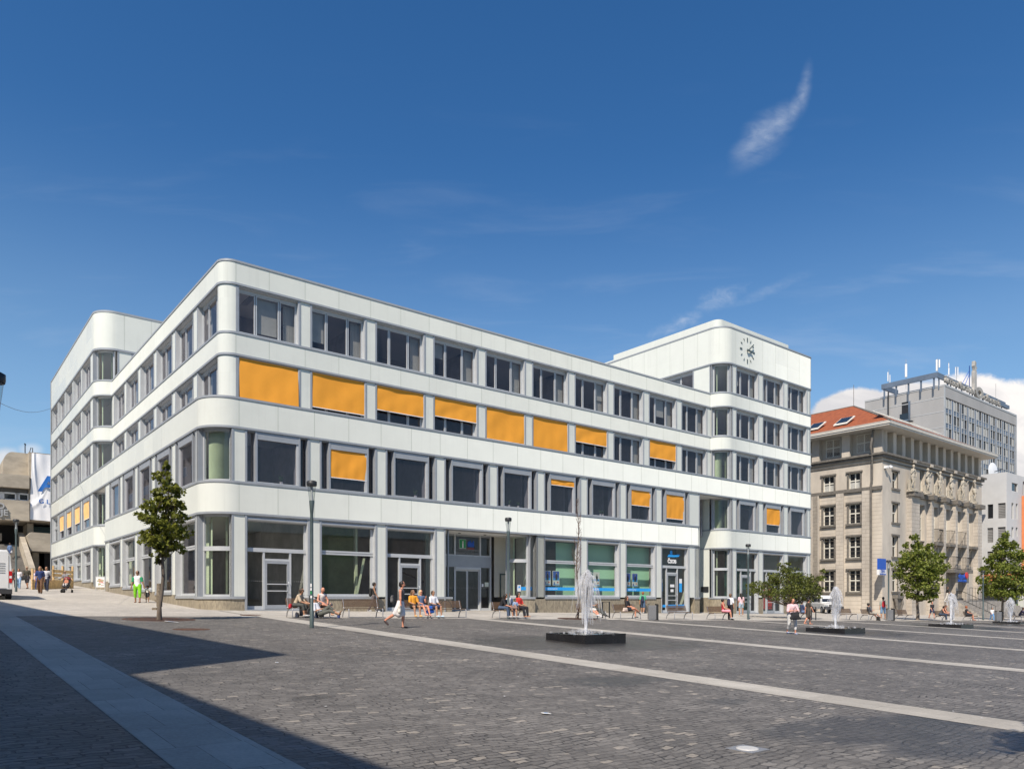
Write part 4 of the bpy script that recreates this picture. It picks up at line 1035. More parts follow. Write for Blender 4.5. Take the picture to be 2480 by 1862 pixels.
# skylights on the street slope, solar collectors on the square slope
nL=Vector((x0-A[0],0,0)); sl=(hr-hp)/(A[0]-x0)
def onL(v,s,h): return (x0+s,v,hp+sl*s+h)
for px in (2044,1975):
    v=vonu(px,bu+.6)[0]; b=MB(); c=MB()
    F=lambda a,s,h:onL(v+a,s,h+.0)
    b.box(-.8,.8,1.2,3.0,.05,.16,0,lambda a,s,h:(x0+s,v+a,hp+sl*s+h+.12+ (s-1.2)*.10)); 
    c.poly([(x0+s,v+a,hp+sl*s+.34+(s-1.2)*.10) for a,s in ((-.65,1.4),(.65,1.4),(.65,2.8),(-.65,2.8))],0)
    o=b.build('skylight',M['wframe'],roof); c.build('pane',M['carglass'],o)
sl2=(hr-hp)/(A[1]-y0)
for px,n in ((2160,1),(2185,1),(2205,1),(2228,1),(2244,1),(2268,1)):
    u=uonv(px,-.5)[0]
    b=MB(); f=lambda a,s,h:(u+a,y0+s,hp+sl2*s+h+.16+s*.05)
    b.box(-1.2,1.2,.6,2.4,0,.08,0,f); b.box(-1.1,1.1,.7,2.3,.08,.09,1,f)
    for i in range(1,4): b.box(-1.1+i*.55-.02,-1.1+i*.55+.02,.7,2.3,.09,.10,0,f)
    b.build('solar_collector',[M['wframe'],M['carglass']],roof)
for (a0,a1,z0,z1,ri) in wl_: xwin(BL,a0,a1,z0,z1,-.32,BB,2,2,ri in (0,),True)
for i in range(12,len(ops)):
    a0,a1,z0,z1=ops[i]; xwin(BL,a0,a1,z0,z1,-.32,BB,2,2,0,True)
for (a0,a1,z0,z1) in opr[:4]: xwin(BR,a0,a1,z0,z1,-.42,BB,2,2,0,True)
for (a0,a1,z0,z1) in opr[4:]: xwin(BR,a0,a1,z0,z1,-.47,BB,2,2,0,False)
for i,(a0,a1,z0,z1) in enumerate(tall):
    if z0<2.5 and z1<8.5 and (a1-a0)>1.2:
        pass
    xwin(BR,a0,a1,z0,z1,-.47,BB,2,3 if z1-z0>3 else 2,0,False,fw=.05)
# ashlar pilasters on the street face
b=MB()
pv=[(578,655),(335,405),(118,165)]
for x0_,x1_ in pv:
    a0,a1=vl(x1_),vl(x0_); b.box(a0,a1,.0,.22,-1,zc2-.25,0,BL); ashlar(b,BL,a0+.02,a1-.02,0,zc2-.3,1,.224)
for e_ in range(1,4):
    dv=(vl(335)-vl(578))*(e_+1); b.box(vl(655)+dv,vl(578)+dv,.0,.22,-1,zc2-.25,0,BL)
for k in range(8):
    zz=[.2+k*.42 for k in range(int((zc2-.5)/.42))]
for z in zz:
    b.poly([BL(0.05,.004,z),BL(BV,.004,z),BL(BV,.004,z+.02),BL(.05,.004,z+.02)],1)
b.build('pilaster',[M['stone2'],M['joint']],BB)
# statues carried on pilasters of the square face
pil=[(985,1112),(1172,1242),(1287,1357),(1397,1466),(1502,1570),(1608,1692)]
stx=[1058,1195,1308,1415,1524,1632]
PU=[]
for x0_,x1_ in pil:
    b=MB(); a0,a1=ul(x0_)+.1,uonv(X4(x1_),-.55)[0]; PU.append((a0,a1)); b.box(a0,a1,.0,.55,-1,zled-.45,0,BR); ashlar(b,BR,a0+.02,a1-.02,0,zled-.6,1,.554); ashlar(b,lambda a,d,z:(a0-d,-a,z),.02,.53,0,zled-.6,1,.004)
    b.build('pilaster',[M['stone2'],M['joint']],BB)
b=MB(); b.box(PU[0][0]-.1,PU[-1][1]+.2,.0,.35,zled-.45,zled,0,BR)
for a0,a1 in PU: b.box(a0-.2,a1+.2,.3,.9,zled-.45,zled+.05,0,BR)
b.build('ledge',M['stoned'],BB)
b=MB(); zsl=zled+3.35; b.box(PU[0][0]+.2,PU[-1][1],.0,.3,zsl,zsl+.3,0,BR)
for a0,a1 in PU: b.box((a0+a1)/2-.35,(a0+a1)/2+.35,.0,.5,zsl-.02,zsl+.30,0,BR)
b.build('ledge',M['stone2'],BB)
# balconies
def rail(b,P,h,n,mi=0,r=.03):
    for z in (.08,h): b.tube([(p[0],p[1],p[2]+z) for p in P],r,5,mi)
    for i in range(len(P)-1):
        for j in range(n+1):
            q=[P[i][k]+(P[i+1][k]-P[i][k])*j/n for k in range(3)]; b.tube([(q[0],q[1],q[2]+.08),(q[0],q[1],q[2]+h)],r*.6,4,mi)
for i,(x0_,x1_) in enumerate(wins):
    a0,a1=ul(x0_)-.3,ul(x1_)+.4; zb_=zR(2295,1313)-.25
    if i==0: continue
    b=MB(); b.box(a0,a1,.0,.55,zb_-.3,zb_,1,BR); 
    if i in (1,2,3): rail(b,[BR(a0+.05,.05,zb_),BR(a0+.05,.5,zb_),BR(a1-.05,.5,zb_),BR(a1-.05,.05,zb_)],1.6,4)
    b.build('balcony',[M['dark'],M['stoned']],BB)
    if i in (2,3):
        z3=zR(2300,1379); b=MB(); b.box(a0-.3,a1+.3,.0,1.1,z3-.4,z3,1,BR); rail(b,[BR(a0-.2,.05,z3),BR(a0-.2,1.0,z3),BR(a1+.2,1.0,z3),BR(a1+.2,.05,z3)],1.5,6); b.build('balcony',[M['dark'],M['stoned']],BB)
# drain pipe, console, corner signs
pv_=vl(655); b=MB(); b.tube([BL(pv_-.1,.25,.2),BL(pv_-.1,.25,zc2+.3),BL(pv_-.25,.3,zc2+.8),BL(pv_-.25,.3,zc),BL(pv_-.4,.9,zc+.8),BL(pv_-.4,.3,zA)],.12,8); b.build('drain_pipe',M['stoned'],BB)
uc=(opr[0][0]+opr[0][1])/2; zq=opr[3][2]
b=MB(); b.box(uc-.75,uc+.75,.0,.6,zq-.75,zq-.35,0,BR); b.box(uc-.5,uc+.5,.0,.4,zq-2.6,zq-.75,0,BR)
for s_ in (-1,1): b.tube([BR(uc+s_*.62,.35,zq-.8),BR(uc+s_*.7,.45,zq-1.3),BR(uc+s_*.45,.4,zq-1.9),BR(uc+s_*.5,.3,zq-2.6)],[.2,.16,.12,.15],8)
b.build('console',M['stoned'],BB)
SGN=MB(); a0=bu+.0; sz0,sz1=zL(2113,1393),zL(2113,1353)
vs_=vl(668)
SGN.box(bu-1.9,bu-.35,-.55,-.35,zat(1379.5,79),zat(1353.5,79),0); SGN.box(bu-1.95,bu-.35,-.58,-.32,zat(1392.5,79),zat(1380,79),1)
sg=SGN.build('hanging_sign',[M['dblue'],M['paper']],BB)
for i,s_ in enumerate(('ČESKÁ','SPOŘITELNA')): text(s_,.34 if i==0 else .24,lambda x,y,z,i=i:(bu-1.15+x,-.60-z,zat(1386,79)-i*.28+y),0,'lettering',M['dblue'],sg,extrude=.004,bold=.006)
ua,ub=tall[3][0] if 0 else ul(1345),ul(1430)
zs1,zs0=zR(2300,1392),zR(2300,1410)
sgn=text('ČESKÁ',.62,lambda x,y,z:BR(ul(1392)+x,1.35+z,zR(2300,1401)+y),0,'lettering',M['dblue'],BB,bold=.01,extrude=.05)
text('SPOŘITELNA',.42,lambda x,y,z:BR(ul(1395)+x,1.35+z,zR(2300,1409)+y),0,'lettering',M['dblue'],BB,bold=.01,extrude=.05)
b=MB(); b.prism([(.38*math.cos(t*.4),.38*math.sin(t*.4)) for t in range(16)],0,.1,0,lambda x,y,z:BR(ul(1428)+x,1.4+z,zR(2300,1393)+y)); b.build('emblem',M['red'],BB)
b=MB(); b.box(bu+.3,bu+.65,-.4,-.02,zc-1.5,zc-1.25,0); b.tube([(bu+.6,-.2,zc-1.3),(bu+.85,-.5,zc-1.2)],.04,6); b.lathe([(.05,0),(.16,.02),(.17,.2),(.05,.3)],10,(bu+.88,-.5,zc-1.5)); b.build('camera_housing',M['white'],BB)
# entrance stairs
g1=gz(be-6,-5)
ST=empty('entrance_steps',(C0[0],C0[1],0),ROT,'broad stone flight of steps with iron rails in front of the beige building','steps')
sa,sb_=ul(1190),ul(1790)
b=MB(); nst=12; 
for i in range(nst): b.box(sa+i*.30,sb_-i*.05,-5.8+i*.36,-.82-.001*i,-2.5+.0,g1+.17*(i+1),0)
b.build('stair_flight',pm('worn stone steps',(.34,.31,.27),.85,0,.3,2,.2,30),ST)
zt_=g1+.17*nst
b=MB(); rail(b,[(sa+4.5,-5.4,g1+.3),(sa+5.2,-1.6,zt_),(sa+5.3,-1.0,zt_)],1.1,9); b.build('handrail',M['dark'],ST)
b=MB(); rail(b,[(sa+6.8,-1.9,zt_),(sb_-.8,-1.9,zt_),(sb_-.8,-1.0,zt_)],1.5,14); b.build('handrail',M['dark'],ST)
# ---- hotel slab
HV=25.6; hu,ht_=uonv(2285.6,HV); he,_=uonv(2459,HV); hw,_=vonu(2094.5,hu)
HB=ORG('hotel_tower','tall grey slab hotel tower with blue window panels behind the tiled roof','building')
HR=lambda a,d,z:(a,HV-d,z); HL=lambda a,d,z:(hu-d,a,z)
hz=lambda py:zat(py,ht_)
z1h=hz(934.5); zpar=hz(960.5); zlines=[hz(820+y*sx) for y in (545,678,825)]
M['conc']=pm('grey concrete panel',(.34,.335,.325),.8,0,.12,.12,.1,4,stretch=(1,1,.2))
M['bluep']=pm('blue spandrel panel',(.115,.15,.20),.5,0,.25,.3)
M['frameh']=pm('pale hotel frame',(.42,.425,.42),.5,.1,.1,1)
b=MB(); b.box(hu+.6,he,HV+.6,hw,-2,z1h-.3,0); b.box(hu,hu+.62,HV,hw,-2,z1h,0); b.box(hu+.62,he+.2,HV-.12,HV+.62,zpar,z1h,0)
b.box(hu-.05,he+.3,HV-.2,HV+.7,z1h,z1h+.35,1); b.box(hu-.08,hu+.7,HV+.7,hw,z1h,z1h+.35,1)
for z in [zl for zl in zlines]+[z1h-(zlines[1]-zlines[2])*k for k in range(3,11)]: b.box(hu-.04,hu,HV,hw,z-.08,z+.08,1)
b.box(hu-.06,hu+.5,HV-.15,HV+.0,0,z1h,1); b.box(he,he+.5,HV-.15,HV+1,0,z1h,1)
hb=b.build('wall',[M['conc'],M['frameh']],HB)
for k,(py0,py1) in enumerate(((981,1026),)):
    v0,_=vonu(2205,hu); v1,_=vonu(2184,hu); zz0=zat(1026,ht_+8); zz1=zat(980,ht_+8)
    b=MB(); b.box(hu-.02,hu+.0,v0,v1,zz0,zz1,0); b.box(hu-.1,hu-.02,v0,v0+.4,zz0,zz1,1); b.box(hu-1.0,hu-.03,v0,v1,(zz0+zz1)/2-2.2,(zz0+zz1)/2-1.9,1); b.box(hu-1.0,hu-.9,v0,v1,(zz0+zz1)/2-1.9,(zz0+zz1)/2-.6,2); b.box(hu-.06,hu-.02,(v0+v1)/2-.5,(v0+v1)/2+.5,zz0+3,zz1-1,2)
    b.build('loggia',[M['black'],M['bluep'],M['carglass']],HB)
b=MB(); vv,_=vonu(2154,hu); b.tube([(hu-.5,vv,z1h-24),(hu-.5,vv,z1h+1)],.15,6); b.box(hu-1.2,hu-.3,vv-5,vv-1,z1h-6.2,z1h-6.0,0); b.box(hu-1,hu-.3,vv-4,vv-.1,z1h-16,z1h-15.8); b.build('antenna_mast',M['dark'],HB)
ncol=10; cw=(he-hu-.6)/ncol; sh=(zlines[0]-zlines[2])/2*1.0
sh=zat(960,ht_)-zat(996,ht_)
rr=random.Random(3)
for r_ in range(8):
    zt1=zpar-.2-r_*sh; zt0=zt1-sh*.62
    for c_ in range(ncol):
        a0=hu+.6+c_*cw
        b=MB()
        for x in (0,.37,.74): b.box(a0+x*cw,a0+x*cw+.15,-.0,.10,zt1-sh,zt1,0,HR)
        b.box(a0+.22,a0+.74*cw,.0,.09,zt0-.12,zt0,0,HR); b.box(a0+.22,a0+.74*cw,.0,.09,zt0-.38*sh,zt0-.38*sh+.1,0,HR)
        q=b.build('window',M['frameh'],HB)
        b=MB(); b.box(a0+.2,a0+cw*.74+.1,-.3,.02,zt0-.38*sh,zt0-.12,0,HR); b.box(a0+.74*cw+.2,a0+cw,-.3,.02,zt1-sh+.05,zt1,0,HR); b.build('spandrel',M['bluep'],q)
        pane(HR,a0+.2,a0+.74*cw,zt0,zt1,-.1,q,'dglass')
        b=MB(); 
        for s_ in (0,1):
            if rr.random()<.75:
                x=a0+.2+s_*.37*cw; w_=(.37*cw-.25)*rr.choice((.5,.9,1)); b.poly([HR(x,-.05,zt0),HR(x+w_,-.05,zt0),HR(x+w_,-.05,zt1),HR(x,-.05,zt1)],0)
        if b.v: b.build('curtain',M['curtain'],q)
b=MB(); b.box(hu+.6,he,.1-HV*0+HV,HV+.6,-2,zpar-.2-8*sh,0); b.build('wall',M['bluep'],HB)
# roof frame and sign letters
zb0,zb1=zat(820+490*sx,ht_+6),zat(820+450*sx,ht_+6)
fz0=z1h+1.7; fz1=z1h+2.75
b=MB(); ve,_=vonu(1940+755*sx,hu-1); v2,_=vonu(2272,hu-1)
vS=HV+4
b.box(hu-1.2,hu-.9,vS-3,ve,fz0,fz1,0); b.box(hu-1.2,he-4,vS-3.3,vS-3.0,fz0,fz1,0); b.box(hu-.9,hu+6,ve-.3,ve,fz0,fz1,0)
for v in np.linspace(vS-2.5,ve-.5,5): b.box(hu-1.0,hu-.8,v-.15,v+.15,z1h-.5,fz0,0)
for u in np.linspace(hu,he-6,7): b.box(u-.12,u+.12,vS-3.2,vS-3.0,z1h-.5,fz0+.01,0)
sfr=b.build('roof_frame',M['bluep'],HB)
# neon style letters standing along the square side of the roof
M['lett']=pm('weathered sign letter',(.40,.38,.34),.6,.1,.4,.3)
M['rust']=pm('rusted letter side',(.25,.12,.06),.8,0,.4,.4)
SGV=HV+.5
def sgpos(px): return uonv(px,SGV)
ua_,_=sgpos(2288); ub_,_=sgpos(2356.5)
wd=ub_-ua_; zl0=z1h+.4
def stext(s,u0,u1,z,hgt,nm):
    cu=bpy.data.curves.new('lettering','FONT'); cu.body=s; cu.size=1; o=bpy.data.objects.new('lettering',cu); COL.objects.link(o); bpy.context.view_layer.update(); w=o.dimensions.x; bpy.data.objects.remove(o)
    kx=(u1-u0)/w; return text(s,1,lambda x,y,z_:(u0+x*kx,SGV-z_*1.0,z+y*hgt),0,nm,M['lett'],HB,'LEFT',bold=.012,extrude=.25)
stext('interhotel',ua_,ub_,zat(924.5,sgpos(2288)[1]),2.0,'lettering')
uc_,tc_=sgpos(2369.5); zc_=zat(952,tc_)
b=MB(); ro,ri=1.25,.55
ring=[[ (uc_+r*math.cos(t*math.pi/12)*1.7,SGV-d,zc_+r*math.sin(t*math.pi/12)*1.0) for t in range(24)] for r,d in ((ri,.3),(ro,.3),(ro,-.3),(ri,-.3),(ri,.3))]
b.grid(ring,0,False,True); us_=sgpos(2358)[0]
b.box(us_-.3,us_+.9,SGV-.3,SGV+.3,zc_+.2,zat(904,tc_),0)
b.prism([(0,0),(1.2,-.2),(.9,1.4),(2.2,2.4),(.8,3.0),(1.0,5.6),(-1.0,6.2),(-1.4,3.2),(-.6,1.6)],-.3,.3,0,lambda x,y,z:(us_+.3+x*.42,SGV-z,zat(905,tc_)+y*.36))
b.build('emblem',M['lett'],HB)
b=MB()
for k in range(2): b.tube([(us_-.9,SGV+.5,z1h),(us_-.9,SGV+.5,zat(892,tc_))],.08,5)
b.tube([(us_-.9,SGV+.6,zat(905,tc_)),(us_-5.5,SGV+.6,z1h+2)],.06,5); b.tube([(us_-.9,SGV+.6,zat(915,tc_)),(us_-4,SGV+.6,z1h+1.8)],.06,5)
b.build('sign_strut',M['dblue'],HB)
u3,u4=sgpos(2380)[0],sgpos(2424)[0]; stext('ohemia',u3,u4,zat(966,sgpos(2380)[1]),1.9,'lettering')
b=MB(); uu=u4; b.box(uu-1,uu+4.5,SGV-.3,SGV+.3,zat(984,sgpos(2425)[1]),zat(976,sgpos(2425)[1]),0)
for px in (2297,2318,2383,2399,2415): u=sgpos(px)[0]; b.box(u-.15,u+.15,SGV+.1,SGV+.3,z1h-.3,z1h+1.9,0)
b.build('sign_rail',M['bluep'],HB)
def mast(px,py0,py1,v,kind,lbl):
    u,t=uonv(px,v); e_=empty('antenna',(*xyof(u,v),zat(py1,t)),0,lbl,'antenna','antennas on the hotel roof')
    h=zat(py0,t)-zat(py1,t); b=MB(); b.tube([(0,0,0),(0,0,h)],.05,5); b.build('mast',M['conc'],e_)
    for k_,(x,z0,z1_,w_) in enumerate(kind): 
        b=MB(); b.lathe([(w_,h*z0),(w_,h*z1_)],8,(x,0,0)); b.build('aerial',M['white'],e_)
mast(1940+982*sx,820+195*sx,820+470*sx,HV+24,[(0,.40,.84,.30)],'thick white antenna tube on the left of the hotel roof')
mast(1940+1280*sx,820+185*sx,820+340*sx,HV+9,[(-.28,.25,.92,.2),(.34,.45,.92,.17)],'pair of white antenna panels on the corner of the blue roof frame')
mast(1940+1382*sx,820+220*sx,820+440*sx,HV+6,[(0,.45,.75,.15),(0,.78,.95,.09)],'slim white antenna just right of the frame corner')
mast(1940+1455*sx,820+262*sx,820+480*sx,HV+6,[(-.25,.6,.98,.08),(.3,.6,.98,.1)],'forked white antenna behind the hotel lettering')
mast(1940+822*sx,820+290*sx,820+530*sx,HV+36,[(-.3,.55,.9,.14),(.3,.5,.8,.1)],'lattice aerial at the far left end of the hotel roof')
mast(1940+1822*sx,820+420*sx,820+620*sx,HV+8,[(0,.1,.3,.12)],'bare lattice mast at the right end of the hotel roof')
# ---- light grey modern house and orange part at the right edge
GU,GV=103.5,-.7
gu,gt=uonv(2438,GV); GB=ORG('modern_building','pale grey modern building with shuttered windows at the right edge','building')
GL=lambda a,d,z:(gu-d,a,z); GR=lambda a,d,z:(a,GV-d,z)
zg=zat(1143.6,gt); M['pale']=pm('pale grey render',(.52,.52,.51),.85,0,.08,.3)
M['shut']=pm('grey roller shutter',(.25,.245,.235),.6,0,.1,1); M['orr']=pm('orange render',(.62,.21,.08),.85,0,.1,.5)
g5=lambda x,y:(vonu(X4(x),gu)[0],zat(Y5(y),vonu(X4(x),gu)[1]))
ops=[];kinds=[]
for (x0_,x1_,ya,yb,kd) in ((1745,1797,390,522,0),(1843,1913,378,522,1),(1743,1797,610,750,1),(1841,1913,602,745,1),(1743,1797,830,960,1),(1841,1913,830,960,0)):
    va_,za=g5(x1_,ya); vb_,_=g5(x0_,ya); zb_=zat(Y5(yb),vonu(X4((x0_+x1_)/2),gu)[1]); za=zat(Y5(ya),vonu(X4((x0_+x1_)/2),gu)[1])
    ops.append((va_,vb_,zb_,za)); kinds.append(kd)
b=MB(); wall(b,GL,GV,34,3.6,zg,ops,0,.3)
opr_=[]
for (x0_,x1_,ya,yb) in ((1972,2028,185,262),(2075,2095,175,300),(1970,1990,375,525),(2010,2028,382,525),(1970,1990,602,700),(2010,2028,605,690)):
    a0,t0=uonv(X4(x0_),GV); a1,_=uonv(X4(x1_),GV); opr_.append((a0,a1,zat(Y5(yb),t0),zat(Y5(ya),t0)))
wall(b,GR,gu,gu+40,3.6,zg,opr_,0,.3); b.box(gu+.3,gu+39,GV+.5,33,-3,zg-.1,2); b.box(gu,gu+40,GV,34,zg,zg+.06,0)
b.build('wall',[M['pale'],M['pale'],M['dark']],GB)
b=MB()
for z in (0,): 
    b.box(gu+.2,gu+40,GV+.4,GV+.6,-3,3.6,0); b.box(gu,gu+40,GV-1.1,GV+.1,4.2,5.1,1); b.box(gu-.3,gu,GV+.1,34,4.0,5.1,1); b.box(gu+.2,gu+.4,GV+.5,34,-3,4.0,0)
    for i in range(7): b.box(gu-.1+i*5,gu+.6+i*5,GV-.5,GV+.2,-3,4.2,2)
    b.box(gu+1,gu+40,GV+.35,GV+.4,.2,1.0,3)
b.build('arcade',[M['cglass'],M['orr'],M['pale'],pm('lime band',(.3,.5,.05),.6)],GB)
for (o_,kd) in list(zip(ops,kinds)):
    b=MB(); b.box(o_[0],o_[1],-.28,-.2,o_[2],o_[3],0,GL)
    if kd:
        n=int((o_[3]-o_[2])/.22)
        for i in range(n): b.box(o_[0],o_[1],-.2,-.16,o_[2]+i*.22,o_[2]+i*.22+.17,1,GL)
    b.build('window',[M['dglass'],M['shut']],GB)
for o_ in opr_: b=MB(); b.box(o_[0],o_[1],-.28,-.2,o_[2],o_[3],0,GR); b.build('window',[M['cglass'] if 0 else M['dglass']],GB)
oa,ot=uonv(2474,GV); b=MB(); b.box(oa,oa+30,GV-1.2,GV-.02,4.0,zat(1201,ot),0); b.box(oa,oa+30,GV-1.6,GV-1.2,zat(1201,ot),zat(1196,ot),1)
b.build('oriel',[M['orr'],M['dark']],GB)
b=MB(); ud,td=uonv(1940+1775*sx,GV+6); P_=[]
for i in range(7):
    r=1.25*i/6; P_.append([(ud+r*1.5*math.cos(k*.5236),GV+6-.5+r*r*.12,zat(820+1238*sx,td)+r*math.sin(k*.5236)) for k in range(12)])
b.grid(P_,0,True,True); b.tube([(ud,GV+6,zat(1145,td)),(ud,GV+6,zg-.5)],.1,5,1); b.tube([(ud,GV+6,zat(1145,td)),(ud,GV+4.4,zat(1139,td))],.06,5,1)
dish=b.build('satellite_dish',[M['white'],M['dark']],None,(C0[0],C0[1],0)); dish.rotation_euler=(0,0,ROT); tag(dish,'round white satellite dish beside the low orange roof','dish')
b=MB(); b.box(ud-6,ud+6,GV+8,GV+16,zg-3,zg+1.6,0); b.poly([(ud-7,GV+7,zg+.8),(ud+7,GV+7,zg+.8),(ud,GV+12,zg+3.6)],0); ro_=b.build('low_building',M['orr'],None,(C0[0],C0[1],0)); ro_.rotation_euler=(0,0,ROT); tag(ro_,'small orange building behind the satellite dish','building')
# distant wooded hill
b=MB(); P_=[]
for i in range(25):
    row=[]
    for j in range(10):
        x=220+i*16; y=330+j*22; h=44*math.exp(-((x-420)/150)**2)*math.sin(math.pi*min(1,j/9+.02))+2*math.sin(i*2.1+j)
        row.append((x,y,h))
    P_.append(row)
b.grid(P_,0,True); hl=b.build('hill',pm('wooded hillside',(.06,.10,.03),.9,0,.5,.08,1,.2)); tag(hl,kind='structure')
# ---- concrete building at the end of the street
M['cr']=pm('board marked concrete',(.50,.44,.345),.9,0,.35,.35,.4,5,col2=(.33,.29,.23),stretch=(1,1,2.5))
M['cloth']=pm('white banner cloth',(.86,.86,.86),.7,0,.03,1)
VV=72.0; CB=ORG('concrete_building','weathered brutalist concrete building with terraces at the end of the street','building')
cu_=lambda px,dv=0:uonv(px,VV+dv)[0]
ct=uonv(60,VV)[1]; cz=lambda y,dt=0:zat(1050+y*.2588,ct+dt)
CF=lambda a,d,z:(a,VV-d,z); pxs=.2588
U=lambda x:cu_(x*pxs)
b=MB()
# rounded top block
r_=cz(195)-cz(300); ux0=U(28)
pr=[(U(262),cz(415)),(U(262),cz(182)),(U(120),cz(182))]+[(U(120)-(U(120)-ux0)*math.sin(t*math.pi/16),cz(300)+(cz(182)-cz(300))*math.cos(t*math.pi/16)) for t in range(1,9)]+[(ux0,cz(415))]
b.prism(pr,-14,0.,0,lambda x,y,z:CF(x,z,y))
b.box(U(-160),U(262),-14,1.5,cz(525),cz(404),0,CF); b.box(U(-160),U(255),-8,.4,cz(560),cz(525),2,CF)
b.box(U(-160),U(262),-14,1.5,cz(825),cz(640),0,CF); b.box(U(-160),U(262),-14,0,cz(640),cz(560),2,CF)
b.box(U(262),U(700),-14,.9,cz(820),cz(178),0,CF)
for y in (530,540,550): b.box(U(-160),U(255),.4,.55,cz(y+4),cz(y),1,CF)
b.box(U(-160),U(700),-14,-6,cz(1700),cz(815),2,CF)
b.box(U(320),U(700),-5.9,-3,cz(925),cz(845),3,CF); b.box(U(265),U(322),-6,-1,cz(960),cz(830),0,CF)
b.box(U(-160),U(30),-6,-2,cz(1000),cz(930),0,CF)
pr=[(U(262),cz(935)),(U(700),cz(945)),(U(700),cz(1115)),(U(255),cz(1105)),(U(232),cz(965))]
b.prism(pr,-5,3.0,0,lambda x,y,z:CF(x,z,y))
b.box(U(300),U(360),-5,.5,cz(1400),cz(1110),0,CF)
for x in (420,560): b.box(U(x),U(x)+1.2,-5,-.5,cz(1400),cz(1110),2,CF)
# stair side walls
b.prism([(VV-4-3.2-8,0)]*0 or [(0,0),(1,0),(1,1)],0,0.001,0,lambda x,y,z:(U(100)+x*.01,VV+1,3+y*.01))
b.build('wall',[M['cr'],M['shut'],M['black'],pm('dark green glass',(.01,.05,.045),.2)],CB)
for (x0_,x1_) in ((20,150),(168,252),(-120,5)):
    b=MB(); a0,a1=U(x0_),U(x1_); 
    for q in ((a0-.35,a0),(a1,a1+.35)): b.box(q[0],q[1],.2,.5,cz(632),cz(562),0,CF)
    b.box(a0,a1,.2,.5,cz(632),cz(624),0,CF); b.box(a0,a1,.2,.5,cz(577),cz(562),0,CF); o=b.build('window',M['white'],CB)
    pane(CF,a0,a1,cz(624),cz(577),.3,o,'carglass' if x0_>100 else 'bluewin' if 'bluewin' in M else 'carglass')
gS=gz(U(100),VV-12)
b=MB(); nS=20; z0S=gS; z1S=cz(1040)
for i in range(nS): b.box(U(-60),U(178),VV-10+i*.55,VV+4,0,z0S+(z1S-z0S)*(i+1)/nS,0)
b.build('stair_flight',pm('grey steps',(.2,.185,.165),.9,0,.3,1),CB)
b=MB(); F=lambda x,y,z:(U(178)+z,VV-11+x*12,y)
b.prism([(0,z0S-1),(0,z0S+1.3),(1,z1S+1.6),(1.1,z0S-1)],0,.55,0,F); b.build('stair_wall',M['cr'],CB)
# roof edge, aerials
b=MB(); b.tube([CF(U(235),0,cz(180)),CF(U(235),0,cz(95))],.06,5); b.tube([CF(U(228),0,cz(92)),CF(U(242),0,cz(106))],.08,5); b.tube([CF(U(275),0,cz(175)),CF(U(290),0,cz(125)),CF(U(305),0,cz(125)),CF(U(305),0,cz(178))],.05,5); b.build('roof_aerial',M['dark'],CB)
text('O',.98,lambda x,y,z:CF(U(-4)+x,1.6+z,cz(727)+y),0,'lettering',M['frameh'],CB,extrude=.08,bold=.03)
text('UJE',.98,lambda x,y,z:CF(U(64)+x,1.6+z,cz(785)+y),0,'lettering',M['frameh'],CB,'RIGHT',extrude=.08,bold=.03)
# banner with folds
def folds(s,t): return .06*math.sin(6*s+5*t)*math.sin(3*t+.5)+.05*math.sin(3+13*(s-.55*t))*max(0,1-s)+.13*math.exp(-((t-(.80-.45*s*s*1.6))/.05)**2)*max(0,1.1-s)+.12*math.exp(-((s-.1-.5*t*t)/.045)**2)*max(0,1-t*1.2)
bu0,bu1=U(268),U(640); bz1,bz0=cz(190),cz(808)
BNp=lambda s,t:CF(bu0+(bu1-bu0)*s+(.5*(1-t)*(1-s)*.6 if 0 else 0)+(1-s)*.02*(bu1-bu0)*(1-t)*2.2,1.25+folds(s*1.6,t),bz1+(bz0-bz1)*t*(1+.02*s))
b=MB(); b.grid([[BNp(i/90,j/60) for j in range(61)] for i in range(91)],0,True)
bn=empty('banner',(C0[0],C0[1],0),ROT,'large creased white banner with a blue letter A hanging on the concrete wall','banner'); b.build('cloth',M['cloth'],bn)
def bmap(s,t,off=.05):
    p=BNp(s,t); return (p[0],p[1]-off,p[2])
def btext(s,size,cx,cy,name,sx_=1):
    cu=bpy.data.curves.new('lettering','FONT'); cu.body=s; cu.size=size; cu.align_x='LEFT'; cu.offset=.022*size; o=bpy.data.objects.new('lettering',cu); COL.objects.link(o)
    dg=bpy.context.evaluated_depsgraph_get(); me=bpy.data.meshes.new_from_object(o.evaluated_get(dg)); bpy.data.objects.remove(o)
    import bmesh as bm_
    q=bm_.new(); q.from_mesh(me)
    bm_.ops.triangulate(q,faces=q.faces)
    for _ in range(6):
        bm_.ops.subdivide_edges(q,edges=[e for e in q.edges if e.calc_length()>.25],cuts=1); bm_.ops.triangulate(q,faces=q.faces)
    for v in q.verts:
        ss=cx+v.co.x*sx_/(bu1-bu0); t_=cy-v.co.y/(bz1-bz0); v.co=Vector(bmap(ss,t_,.2))
    q.to_mesh(me); q.free(); me.materials.clear(); me.materials.append(M['bannerblue']); ob=bpy.data.objects.new(name,me); COL.objects.link(ob); ob.parent=bn
M['bannerblue']=pm('banner blue print',(.01,.13,.45),.7)
hA=cz(388)-cz(536); btext('A',hA*1.40,(U(342)-bu0)/(bu1-bu0),(536-190)/(808-190),'letter',1.18)
hG=cz(620)-cz(652); btext('G L A S',hG*1.75,(U(343)-bu0)/(bu1-bu0),(650-190)/(808-190),'lettering',1.1)
